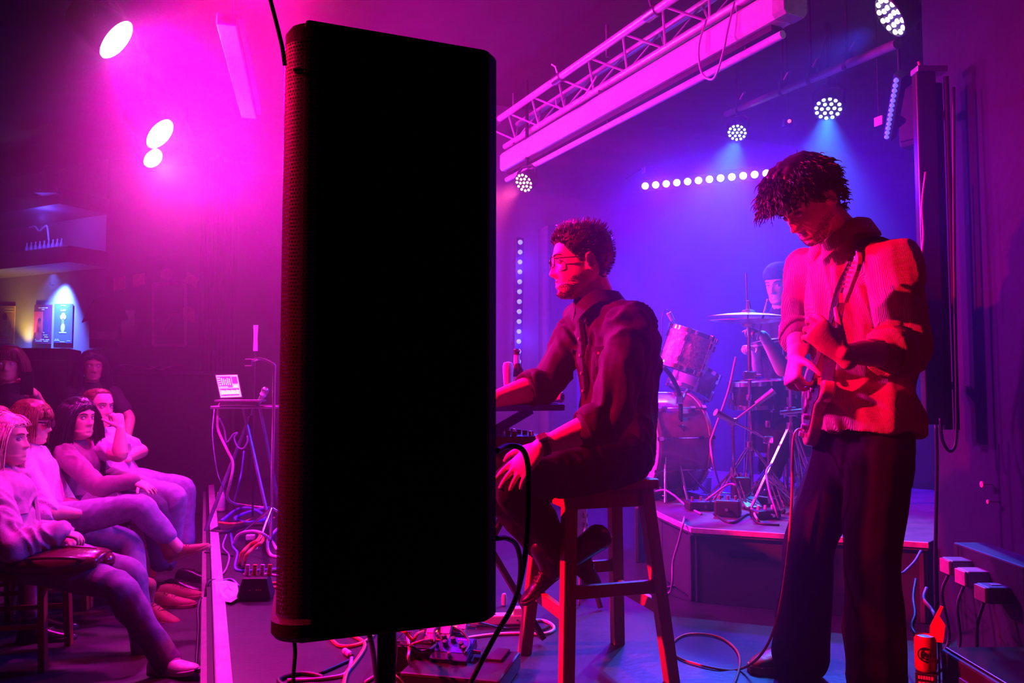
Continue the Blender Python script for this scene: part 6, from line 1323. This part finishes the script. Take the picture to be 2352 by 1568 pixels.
cs = [([P(596, 928, 5.6), P(520, 926, 5.55), P(503, 932, 5.55), P(500, 965, 5.55), P(502, 990, 5.55), P(520, 1030, 5.5), P(535, 1065, 5.5), P(528, 1110, 5.5), P(522, 1140, 5.6), P(535, 1155, 5.9), fl(560, 1160), fl(605, 1165)], m_pk, .010, 'bright pale cable drooping from the laptop stand corner to the floor'),
      ([P(504, 960, 5.5), P(515, 985, 5.5), P(521, 1015, 5.5), P(535, 998, 5.5), P(545, 994, 5.5), P(538, 1005, 5.5), P(545, 1025, 5.5), P(558, 1030, 5.5), P(568, 1015, 5.5), P(568, 1000, 5.5)], m_vc, .006, 'thin cable making a U-shaped loop under the laptop'),
      ([P(560, 1035, 5.5), P(555, 1080, 5.5), P(545, 1125, 5.6), fl(535, 1158)], m_bc, .006, 'violet cable hanging straight to the stage floor'),
      ([P(492, 940, 5.4), P(488, 1000, 5.3), P(498, 1080, 5.3), P(512, 1120, 5.5), fl(520, 1150)], m_vc, .004, 'thin dim wire hanging outside the bright pale cable'),
      ([fl(510, 1195), fl(545, 1170), fl(580, 1168), fl(610, 1190), fl(570, 1200), fl(540, 1190), fl(575, 1175), fl(625, 1165)], m_bc, .014, 'thick blue cable bundle at the back of the cable heap'),
      ([fl(503, 1200), fl(530, 1203), fl(555, 1200), fl(585, 1192), fl(632, 1190)], m_rc, .011, 'orange-red cable lying across the back of the cable heap'),
      ([fl(500, 1215), fl(490, 1222), fl(520, 1222), fl(560, 1208), fl(610, 1205)], M_RUBBER, .022, 'thick black multicore cable in front of the blue bundle'),
      ([fl(536, 1252), P(548, 1228, 5.0), P(575, 1220, 4.9), P(600, 1224, 4.85), fl(622, 1240), fl(636, 1262)], m_pk, .010, 'bright pink cable arching over the heap'),
      ([fl(550, 1295), P(556, 1270, 4.4), P(575, 1250, 4.5), P(592, 1240, 4.55), fl(600, 1222)], m_rc, .010, 'outer orange-red cable curving up through the heap'),
      ([fl(560, 1302), P(566, 1275, 4.35), P(585, 1256, 4.45), P(601, 1245, 4.5), fl(606, 1230)], m_rc, .010, 'inner orange-red cable curving up through the heap'),
      ([fl(636, 1215), fl(618, 1235), fl(614, 1258), fl(622, 1275), fl(640, 1280)], m_pk, .012, 'bright pink cable bending beside the loudspeaker'),
      ([fl(520, 1228), fl(512, 1255), fl(526, 1275), fl(522, 1300), fl(510, 1318), fl(492, 1315), fl(493, 1335), fl(530, 1330), fl(548, 1345)], m_vc, .006, 'dark violet cable looping between paper and heap'),
      ([fl(530, 1225), fl(535, 1255), fl(545, 1270), fl(540, 1300), fl(550, 1310), fl(590, 1310), fl(640, 1306)], m_bc, .008, 'blue cable running along the front of the heap'),
      ([fl(600, 1320), fl(620, 1312), fl(645, 1310)], M_RUBBER, .010, 'short black lead going behind the loudspeaker'),
      ([fl(611, 1340), fl(645, 1338)], m_rc, .008, 'upper red lead behind the direct box'), ([fl(613, 1349), fl(648, 1349)], m_rc, .009, 'lower red lead behind the direct box'),
      ([fl(560, 1318), fl(590, 1325), fl(608, 1318), fl(640, 1322)], m_pk, .006, 'thin pink lead behind the direct box'),
      ([fl(500, 1332), fl(478, 1338), Vector((*(fl(470, 1345).xy), AF + .2)), P(462, 1375, 4.1), P(455, 1400, 4.0), P(456, 1440, 3.9), P(452, 1510, 3.75), P(450, 1540, 3.6)], M_RUBBER, .008, 'black cable spilling over the stage edge towards the audience'),
      ([fl(470, 1268), fl(490, 1268), fl(520, 1272), fl(535, 1276)], M_RUBBER, .006, 'short black cable crossing the pale stage edge')]
for pts, m_, r_, lab in cs: cable('cable', pts, r_, m_, lab, k=6, n=6)
p = fl(588, 1372); t = thing('direct_box', 'black wedge-shaped box with red markings at the front of the cable heap', 'box', p)
Mq = Matrix.Rotation(R(4), 4, 'Z'); Mq.translation = p
MB().rings([[Mq @ Vector((x * k_ , y * k_, z)) for x, y in ((-.078, -.05), (.078, -.05), (.078, .05), (-.078, .05))] for z, k_ in ((0, 1), (.02, 1), (.095, .74), (.10, .68))]).build('case', M_RUBBER, t, bevel=.005)
mk = MB(); mk.box(Mq @ Vector((-.018, -.0445, .045)), (.006, .003, .007)); [mk.box(Mq @ Vector((.012 + .010 * i, -.0445, .045)), (.006, .003, .008)) for i in range(3)]
mk.build('lettering', mat('red_print', (.7, .12, .12), .5), t)
for i in range(4): q = Mq @ Vector((-.05 + .035 * i, .02, .10)); MB().cone(q, q + Vector((.004, .0, .05)), .013, .010).build('plug', m_rc if i % 2 else m_pk, t, True)
p = fl(522, 1366); t = thing('paper', 'crumpled bright pink-white paper lying on the stage beside the black box', 'paper', p)
rows = []; oc = [(493, 1345), (520, 1340), (545, 1343), (548, 1372), (550, 1380), (530, 1390), (505, 1382), (496, 1365)]
oc = [fl(u, v, 0) for u, v in oc]; cq = sum(oc, Vector()) / 8
for k_ in (1.0, .75, .45, .1): rows.append([cq + (q - cq) * k_ + UP * (.006 + .018 * (1 - k_) + .012 * math.sin(i * 2.3 + k_ * 5) ** 2) for i, q in enumerate(oc)])
o = MB().rings(rows, False, True).build('sheet', mat('white_paper', (.95, .9, .93), .6, var=.05), t); sd_ = o.modifiers.new('t', 'SOLIDIFY'); sd_.thickness = .002
p = fl(507, 1173); t = thing('white_bottle', 'white plastic bottle standing at the far stage corner by the cables', 'bottle', p)
MB().lathe([(.030, 0), (.033, .006), (.033, .13), (.028, .15)], Matrix.Translation(p), 18).build('body', M_WHITEPL, t, True); MB().lathe([(.034, .01), (.034, .025)], Matrix.Translation(p), 18, False, False).build('band', mat('pink_band', (.8, .4, .6), .5), t); MB().lathe([(.016, .148), (.016, .17)], Matrix.Translation(p), 14).build('cap', M_WHITEPL, t, True)
p = fl(575, 1250); t = thing('plug_adaptor', 'white plug adaptor in the middle of the cable heap', 'plug', p)
MB().box(p + UP * .045, (.055, .04, .035), Matrix.Rotation(R(12), 4, 'Z')).build('body', M_WHITEPL, t, bevel=.006); MB().box(p + UP * .015, (.05, .05, .03)).build('socket', M_BLACK, t, bevel=.004)
# ------------------------------------------------------------------ floor under and behind the loudspeaker
p = fl(1130, 1432); q = fl(1212, 1430); d = (q - p); p = q - d.normalized() * .42; d.normalize()
t = thing('power_strip', 'long white power strip with a glowing red switch on the stage floor', 'power strip', (p + q) / 2)
Mx = basis(d, UP.cross(d), UP); MB().box((p + q) / 2 + UP * .02, ((q - p).length, .055, .04), Mx).build('body', M_WHITEPL, t, bevel=.006)
c = q - d * .075 + UP * .042 - UP.cross(d) * .004; MB().ball(c, (.011, .011, .008), 10).build('switch', glow_mat('red_switch', (1, .12, .05), 4.0), t, True)
MB().box(q - d * .035 + UP * .052, (.055, .045, .03), Mx).build('plug', M_WHITEPL, t, bevel=.004)
MB().lathe([(.004, 0), (.004, .002)], frame(-(UP.cross(d)), UP, q - d * .045 - UP.cross(d) * .0275 + UP * .02), 10).build('socket_hole', M_BLACK, t)
for i in range(3): MB().box(q - d * (.15 + .08 * i) + UP * .041, (.03, .035, .003), Mx).build('socket', M_GREYPL, t)
p = fl(1158, 1388); t = thing('small_lamp', 'small pale lit plug standing behind the power strip', 'plug', p); MB().lathe([(.012, 0), (.013, .03), (.010, .045)], Matrix.Translation(p), 12).build('body', M_WHITEPL, t, True); MB().lathe([(.011, .045), (.008, .05)], Matrix.Translation(p), 12).build('cap', m_pk, t, True)
p = fl(1207, 1400); t = thing('glow_green_tag', 'tiny pale green tag on the floor under the keyboard player\'s shoe', 'tag', p); MB().prism([(-.012, 0), (.012, .0), (-.006, .016)], Matrix.Translation(p) @ Matrix.Rotation(R(50), 4, 'X'), .003).build('sheet', mat('glow_green_tag', (.5, .9, .55), .5, emit=(.3, .9, .4), power=.25), t)  # faint green glow is put into the tag's material
cable('power_cable', [fl(1212, 1426, .02), fl(1240, 1424), fl(1262, 1430), fl(1273, 1442), fl(1262, 1452), fl(1235, 1456), fl(1190, 1454), fl(1120, 1458), fl(1040, 1470)], .007, mat('white_braided_cable', (.85, .72, .8), .5), 'white braided power cable curling round the stool leg')
cable('power_cable', [fl(1100, 1430, .05), fl(1160, 1443), fl(1210, 1440), fl(1240, 1446), fl(1262, 1436)], .006, M_RUBBER, 'black power cable beside the white braided one')
cable('speaker_cable', [P(1140, 1035, 1.36), P(1165, 1024, 1.40), P(1198, 1030, 1.42), P(1212, 1065, 1.44), P(1214, 1130, 1.45), P(1212, 1215, 1.46), P(1200, 1310, 1.48), P(1178, 1390, 1.5), P(1140, 1455, 1.52), P(1085, 1560, 1.55), P(1030, 1680, 1.6), G(900, 1950, .01)], .0052, M_RUBBER, 'thick black cable looping out behind the loudspeaker to the floor')
cable('speaker_cable', [P(1140, 1236, 1.33), P(1165, 1236, 1.36), P(1186, 1252, 1.40), P(1196, 1300, 1.44), P(1186, 1370, 1.48), P(1150, 1440, 1.50)], .0045, M_RUBBER, 'second black cable leaving the loudspeaker lower down')
cable('speaker_cable', [P(608, -60, 1.12), P(620, -5, 1.13), P(634, 50, 1.14), P(648, 108, 1.15), P(654, 150, 1.165)], .0032, M_RUBBER, 'thin black cable slanting down to the top of the loudspeaker')
cable('speaker_cable', [P(676, 1470, 1.22), P(678, 1500, 1.2), P(674, 1560, 1.2), P(672, 1700, 1.22), G(675, 1900, .005)], .0030, M_RUBBER, 'thin black cable hanging under the loudspeaker')
t = thing('pedalboard', 'low black pedal case on the stage floor under the loudspeaker', 'case', fl(1060, 1590))
pc0 = fl(1062, 1560); Mx = Matrix.Rotation(R(-14), 4, 'Z').to_3x3().to_4x4()
MB().box(pc0 + UP * .03, (.34, .30, .06), Mx).build('case', M_RUBBER, t, bevel=.008); MB().box(pc0 + UP * .064 + Vector((.10, .06, 0)), (.10, .12, .012), Mx).build('lid', M_BLACK, t, bevel=.003)
for i in (-1, 1): MB().box(pc0 + UP * .012 + Mx.to_3x3() @ Vector((i * .15, -.14, 0)), (.03, .02, .024), Mx).build('foot', M_BLACKGLOSS, t)
def pedal(label, c, rot, size, m, knobs, led=None, tilt=14):
    Mx = Matrix.Rotation(R(rot), 4, 'Z') @ Matrix.Rotation(R(tilt), 4, 'X'); t = thing('effects_pedal', label, 'pedal', c); M3 = Mx.to_3x3(); w_, d_, h_ = size; c = Vector(c) + UP * h_ * .62
    MB().box(c, (w_, d_, h_), Mx).build('case', m[0], t, bevel=.004); MB().box(c + M3 @ Vector((0, d_ * .12, h_ / 2 + .001)), (w_ * .9, d_ * .62, .002), Mx).build('face_plate', m[1], t)
    for x, y in knobs: MB().lathe([(.010, 0), (.0085, .020), (.0, .021)], Mx.to_3x3().to_4x4(), 14).build('k', M_RUBBER, t) if False else MB().lathe([(.010, 0), (.0085, .020), (.0, .021)], Matrix.Translation(c + M3 @ Vector((x * w_, y * d_, h_ / 2 + .002))) @ Mx, 14).build('knob', M_RUBBER, t, True)
    MB().lathe([(.008, 0), (.008, .012), (.006, .016)], Matrix.Translation(c + M3 @ Vector((0, -d_ * .34, h_ / 2))) @ Mx, 12).build('footswitch', M_CHROME, t, True)
    if led: [MB().ball(c + M3 @ Vector((x * w_, y * d_, h_ / 2 + .004)), .0055, 8, None, 5).build('indicator', glow_mat('red_led', (1.0, .06, .06), 6.0), t, True) for x, y in led]
    for sx in (-1, 1): MB().cone(c + M3 @ Vector((sx * w_ / 2, d_ * .1, 0)), c + M3 @ Vector((sx * (w_ / 2 + .03), d_ * .1, 0)), .0075).build('jack_plug', M_CHROME, t, True)
    lb = MB()
    for i in range(5): lb.box(c + M3 @ Vector((w_ * (.05 + .07 * i), d_ * .36, h_ / 2 + .0025)), (w_ * .045, d_ * .05, .001), Mx)
    lb.build('lettering', mat('pale_print', (.5, .55, .8), .5), t)
mb_ = [mat('blue_pedal_case', (.01, .015, .12), .3), mat('bright_blue_face', (.02, .07, .75), .35)]
pc1 = G(1042, 1512, .065); pedal('bright blue effects pedal with black knobs on the black pedal case', pc1, -16, (.135, .12, .035), mb_, ((-.32, .30), (-.05, .22), (-.22, .05), (.22, .05), (.34, -.1)), None, 22)
mg_ = [mat('grey_pedal_case', (.35, .28, .32), .35), mat('pale_pedal_face', (.45, .36, .42), .4)]
pc2 = G(1010, 1470, .10); pedal('pale pedal with stacked red lights behind the blue pedal', pc2, -8, (.09, .10, .04), mg_, ((-.3, .35), (.3, .35)), ((-.1, .05), (-.1, .25), (-.1, -.12)), 30)
pc3 = G(1052, 1460, .10); pedal('second pale pedal with two red lights behind the blue pedal', pc3, -8, (.07, .10, .04), mg_, ((-.3, .35), (.3, .35)), ((-.05, .12), (-.05, -.15)), 30)
t = thing('effects_rack', 'low dark glossy effects unit beside the speaker pole', 'box', fl(958, 1540)); cq = fl(958, 1535); MB().box(cq + UP * .05, (.16, .16, .10), Matrix.Rotation(R(-10), 4, 'Z')).build('case', M_BLACKGLOSS, t, bevel=.006)
MB().box(cq + UP * .102 + Vector((0, .01, 0)), (.13, .1, .006), Matrix.Rotation(R(-10), 4, 'Z')).build('lid', M_RUBBER, t, bevel=.002); MB().lathe([(.012, .10), (.010, .125)], Matrix.Translation(cq + Vector((-.03, .02, 0))), 12).build('knob', M_CHROME, t, True)
cs = [([fl(905, 1450), P(925, 1448, 2.6), P(940, 1462, 2.6), P(950, 1470, 2.6), P(960, 1455, 2.65), fl(985, 1445)], m_rc, .0055, 'orange lead looping by the dark effects unit'),
      ([fl(906, 1475), P(935, 1480, 2.7), P(965, 1495, 2.7), P(990, 1490, 2.7), G(1005, 1475, .1)], M_RUBBER, .006, 'black patch lead into the pale pedal'),
      ([P(945, 1480, 2.68), P(970, 1472, 2.7), G(990, 1468, .12)], m_rc, .005, 'short red patch lead above the black one'),
      ([P(936, 1462, 2.72), P(940, 1490, 2.66), P(938, 1510, 2.62), fl(944, 1530, .1)], m_pk, .005, 'pale lead dropping into the dark effects unit'),
      ([P(900, 1455, 2.2), P(908, 1480, 2.2), P(906, 1520, 2.2), P(902, 1550, 2.2), P(915, 1562, 2.2), P(935, 1590, 2.25), G(950, 1660, .006)], m_rc, .006, 'red lead running down beside the speaker pole'),
      ([G(1068, 1500, .11), P(1078, 1475, 2.85), P(1060, 1448, 2.9), P(1030, 1440, 2.95), P(1000, 1445, 2.9), P(998, 1475, 2.8)], M_RUBBER, .005, 'black lead arching over the blue pedal'),
      ([fl(740, 1440), fl(768, 1475), fl(790, 1484), fl(820, 1480), fl(850, 1465), fl(862, 1450)], m_rc, .0075, 'orange cable bowing across the floor behind the speaker pole'),
      ([fl(800, 1455), fl(830, 1470), fl(838, 1482), fl(830, 1500), fl(812, 1525), fl(795, 1548), fl(785, 1600)], m_rc, .0075, 'orange cable curving toward the stage front'),
      ([fl(840, 1565), fl(865, 1550)], m_pk, .006, 'short pink cable end at the speaker pole'),
      ([fl(902, 1545), fl(915, 1560), fl(930, 1580)], m_pk, .007, 'pink cable end past the speaker pole'),
      ([fl(808, 1505), fl(806, 1522), fl(800, 1540), fl(780, 1552), fl(720, 1560), fl(660, 1562)], m_vc, .007, 'grey-violet cable tail behind the connector'),
      ([fl(800, 1516), fl(770, 1530), fl(735, 1545)], M_RUBBER, .006, 'black cable leading up to the connector'),
      ([fl(745, 1556), fl(720, 1548), fl(690, 1546), fl(660, 1552), fl(640, 1562), fl(660, 1575), fl(720, 1572), fl(755, 1580), fl(700, 1600)], M_RUBBER, .0085, 'coil of thick black cable on the floor below the loudspeaker'),
      ([P(848, 1455, 1.75), P(856, 1490, 1.8), P(862, 1540, 1.9), P(868, 1600, 2.0), G(870, 1720, .006)], M_RUBBER, .006, 'black cable hugging the speaker pole')]
for pts, m_, r_, lab in cs: cable('cable', pts, r_, m_, lab, k=6, n=6)
p = fl(800, 1500, .012); d = (fl(808, 1504, .012) - fl(788, 1490, .012)).normalized(); t = thing('cable_connector', 'pale pink cable connector joining two cables on the floor', 'connector', p)
MB().cone(p - d * .035, p + d * .02, .0115).build('body', m_pk, t, True); MB().cone(p + d * .02, p + d * .035, .0115, .007).build('boot', M_RUBBER, t, True); MB().cone(p - d * .012, p - d * .006, .0125).build('ring', M_STEEL, t)
# second guitar parked behind the stool
p = P(1325, 1150, 3.75); t = thing('parked_guitar', 'pale-topped instrument with tuning knobs on a stand seen through the stool legs', 'guitar', (p.x, p.y, 0))
MB().prism([(-.05, -.22), (.03, -.24), (.05, -.12), (.035, .02), (.045, .07), (-.05, .09)], basis(Vector((.98, .1, 0)).normalized(), UP, Vector((.1, -.98, 0)).normalized(), P(1325, 1168, 3.75)), .04).build('body', mat('pale_lacquer', (.8, .6, .7), .2), t, bevel=.006)
for i in range(3): MB().lathe([(.016, 0), (.014, .02), (0, .022)], frame(Vector((.3, -1, 0)), UP, P(1340, 1160 + i * 22, 3.68)), 14).build('knob', M_CHROME, t, True)
MB().box(P(1320, 1140, 3.70), (.07, .02, .05)).build('plate', M_WHITEPL, t, bevel=.003)
MB().cone(P(1320, 1215, 3.76), Vector((p.x - .06, p.y + .1, .01)), .012).build('stand_leg', M_BLACK, t); MB().cone(P(1325, 1215, 3.76), Vector((p.x + .10, p.y - .06, .01)), .012).build('stand_leg', M_BLACK, t)
MB().cone(P(1325, 1215, 3.76), Vector((p.x + .05, p.y + .15, .01)), .012).build('stand_leg', M_BLACK, t)
cable('cable', [P(1348, 1135, 3.7), P(1345, 1165, 3.66), P(1344, 1210, 3.66), P(1335, 1260, 3.6), G(1330, 1390, .006)], .005, m_pk, 'pink lead plugged into the parked instrument behind the stool')
# ------------------------------------------------------------------ wall foot, upstage side: plugs, can, tag, cables
def wl(u, v, yy): return P(u, v, yy)
t = thing('socket_board', 'dark upright socket board against the wall foot with chunky pale plugs on it', 'socket board', wl(2225, 1420, 2.85))
b0, b1 = wl(2225, 1290, 3.0), wl(2260, 1520, 2.72)
MB().box(Vector((1.72, 2.86, .21)), (.12, .42, .42)).build('board', M_BLACK, t, bevel=.006)
for i, (u, v, yy, m_) in enumerate(((2165, 1300, 2.98, M_GREYPL), (2185, 1325, 2.88, mat('dim_pink_plug', (.35, .22, .3), .5)), (2205, 1362, 2.76, mat('dark_violet_plug', (.14, .10, .2), .5)))):
    c = wl(u, v, yy); MB().box(Vector((1.635, c.y, c.z)), (.10, .075, .055)).build('plug', m_, t, bevel=.006); MB().box(Vector((1.582, c.y, c.z)), (.012, .066, .05)).build('plug_face', mat('red_plug_face', (.5, .18, .2), .5), t, bevel=.003)
    cable('plug_cable', [Vector((1.59, c.y, c.z - .03)), Vector((1.56, c.y - .01, c.z - .10)), Vector((1.57 - .02 * i, c.y - .03, .10)), Vector((1.50 - .05 * i, c.y - .05, .008))], .006, M_RUBBER, ('black lead from the highest plug on the socket board', 'black lead from the middle plug on the socket board', 'black lead from the lowest plug on the socket board')[i])
tl = mat('dim_print', (.45, .2, .3), .5); MB().box(Vector((1.630, wl(2205, 1362, 2.76).y, wl(2205, 1362, 2.76).z + .029)), (.035, .02, .002)).build('lettering', tl, t)
fc = Vector((1.50, 2.42, .0)); t = thing('flight_case', 'low black equipment case on the floor at the wall foot', 'case', fc)
MB().box(fc + UP * .09, (.30, .34, .18)).build('case', M_BLACK, t, bevel=.008); MB().box(fc + Vector((-.152, 0, .1)), (.008, .12, .06)).build('handle', M_STEEL, t, bevel=.003); MB().box(fc + UP * .184, (.28, .32, .008)).build('lid', M_BLACKGLOSS, t, bevel=.003)
cn = P(2128, 1520, 2.28); zb = .137; cn.z = zb
cn = P(2125, 1475, 2.30); t = thing('drink_can', 'small red drinks can with a dark swirl emblem near the wall foot', 'can', (cn.x, cn.y, zb)); 
cn = Vector((cn.x + .22, 2.50, zb)); cn = Vector(((2125 - CU) / F * 2.52, 2.52 * 1.0, zb))
cv = P(2125, 1475, 2.52)
cn = Vector((cv.x, cv.y, zb)); t.location = cn; WLOC[t.name] = cn; hcan = .105
MB().lathe([(.026, 0), (.031, .008), (.031, hcan - .012), (.025, hcan), (.024, hcan - .004)], Matrix.Translation(cn), 24).build('body', mat('red_can', (.75, .10, .05), .3, .3), t, True)
dirc = Vector((CAM.x - cn.x, CAM.y - cn.y, 0)).normalized(); em = MB(); Me = frame(dirc, UP, cn + dirc * .0315 + UP * .055)
em.torus(cn + dirc * .0325 + UP * .055, .020, .0022, Me, 24, 6); em.torus(cn + dirc * .033 + UP * .055, .012, .002, Me, 18, 6, .5, 5.2); em.torus(cn + dirc * .0335 + UP * .055, .005, .0018, Me, 12, 6); em.build('emblem', M_BLACK, t)
MB().lathe([(.024, 0), (.012, .002)], Matrix.Translation(cn + UP * (hcan - .004)), 18).build('lid', M_STEEL, t, True)
bx = Vector((cn.x, cn.y, 0)); t = thing('carton', 'slim dark carton with rows of pink lettering standing below the red can', 'carton', bx)
dirb = Vector((CAM.x - bx.x, CAM.y - bx.y, 0)).normalized(); Mb_ = basis(Vector((-dirb.y, dirb.x, 0)), UP, Vector((-dirb.y, dirb.x, 0)).cross(UP))
MB().box(bx + UP * .068, (.060, .134, .056), Mb_).build('box', M_BLACK, t, bevel=.003); lb = MB()
rn = random.Random(4)
for r_ in range(6):
    x = -.022
    while x < .018: w_ = rn.uniform(.004, .009); lb.box(bx + dirb * .0285 + Mb_.to_3x3() @ Vector((x + w_ / 2, .122 - r_ * .018, 0)), (w_, .010 if r_ < 3 else .005, .001), Mb_); x += w_ + .002
lb.build('lettering', mat('pink_print', (.8, .3, .35), .5), t)
MB().box(bx + dirb * .0282 + UP * .016, (.05, .025, .001), Mb_).build('band', mat('red_band', (.8, .1, .05), .5), t)
tg = P(2155, 1440, 2.55); t = thing('red_tag', 'bright red pointed tag tied upright beside the drinks can', 'tag', tg)
Mt = frame(dirc, UP); ry = UP; rx = UP.cross(dirc)
MB().prism([(-.028, -.045), (.012, -.045), (.020, .01), (.004, .035), (.016, .065), (.008, .068), (-.006, .038), (-.024, .0)], basis(rx, ry, dirc, tg), .004).build('sheet', mat('red_card_gloss', (.95, .12, .06), .5, var=0), t)
MB().cone(tg + ry * .03 - dirc * .002, Vector((tg.x + .03, tg.y + .06, .004)), .003).build('string', M_BLACK, t)
cable('wall_cable', [P(2115, 1265, 3.3), P(2100, 1290, 3.2), P(2078, 1312, 3.1), P(2060, 1330, 3.05), G(2020, 1420, .006)], .005, m_vc, 'thin violet cable curving out from behind the guitarist')
cable('wall_cable', [P(2104, 1330, 2.9), P(2098, 1370, 2.8), P(2102, 1410, 2.7), P(2095, 1440, 2.65), P(2110, 1480, 2.6), Vector((1.30, 2.62, .008))], .006, M_RUBBER, 'black cable hanging by the equipment case')
cable('wall_cable', [P(2128, 1350, 2.85), P(2122, 1375, 2.8), P(2140, 1400, 2.75), P(2150, 1430, 2.7), Vector((1.40, 2.64, .008))], .006, m_vc, 'violet cable dropping beside the socket board')
for u, v, s_, lab in ((2265, 1112, .012, 'short pink scratch-like clip on the dim wall'), (2279, 1152, .008, 'small pink wall stud under the clip'), (2264, 1268, .004, 'tiny pink speck-sized pin on the wall'), (2301, 1390, .005, 'tiny red pin low on the wall')):
    yy = 1.786 / ((u - CU) / F); c = P(u, v, yy); t = thing('wall_pin', lab, 'pin', c); MB().lathe([(s_, 0), (s_, .006), (.0, .009)], frame(Vector((-1, 0, 0)), UP, Vector((c.x - .012, c.y, c.z))), 10).build('head', mat('pink_pin', (.8, .25, .35), .3), t, True); MB().cone(Vector((c.x - .012, c.y, c.z)), Vector((c.x + .05, c.y, c.z)), .002, n=6).build('shank', M_STEEL, t)
# ------------------------------------------------------------------ groups of like things
GROUPS = dict(chair='wooden chairs of the seated audience', cable='loose cables on the stage floor and riser', speaker_cable='black cables at the loudspeaker', power_cable='power cables by the stool', plug_cable='leads of the socket board', wall_cable='cables at the wall foot', case_cable='cables at the upright case',
    stage_lamp='stage lamps under the ceiling', led_bar='LED bars round the stage', notice='papers pinned to the merchandise wall', gig_poster='posters on the bar wall', leaflet='leaflets on the merchandise table', effects_pedal='effects pedals under the loudspeaker', effects_box='small boxes on the drum riser',
    wall_pin='small fixings on the wall beside the guitarist', cup='cups on the drum riser', tom_drum='tom drums over the bass drum', mic_stand='microphone stands', drumstick='drumsticks of the drummer', lighting_pipe='lighting pipes under the ceiling', card='small cards hung by the lights')
for o in COL.objects:
    if o.parent is None and o.get('category'):
        g_ = GROUPS.get(o.name.split('.')[0])
        if g_ and not o.get('group'): o['group'] = g_
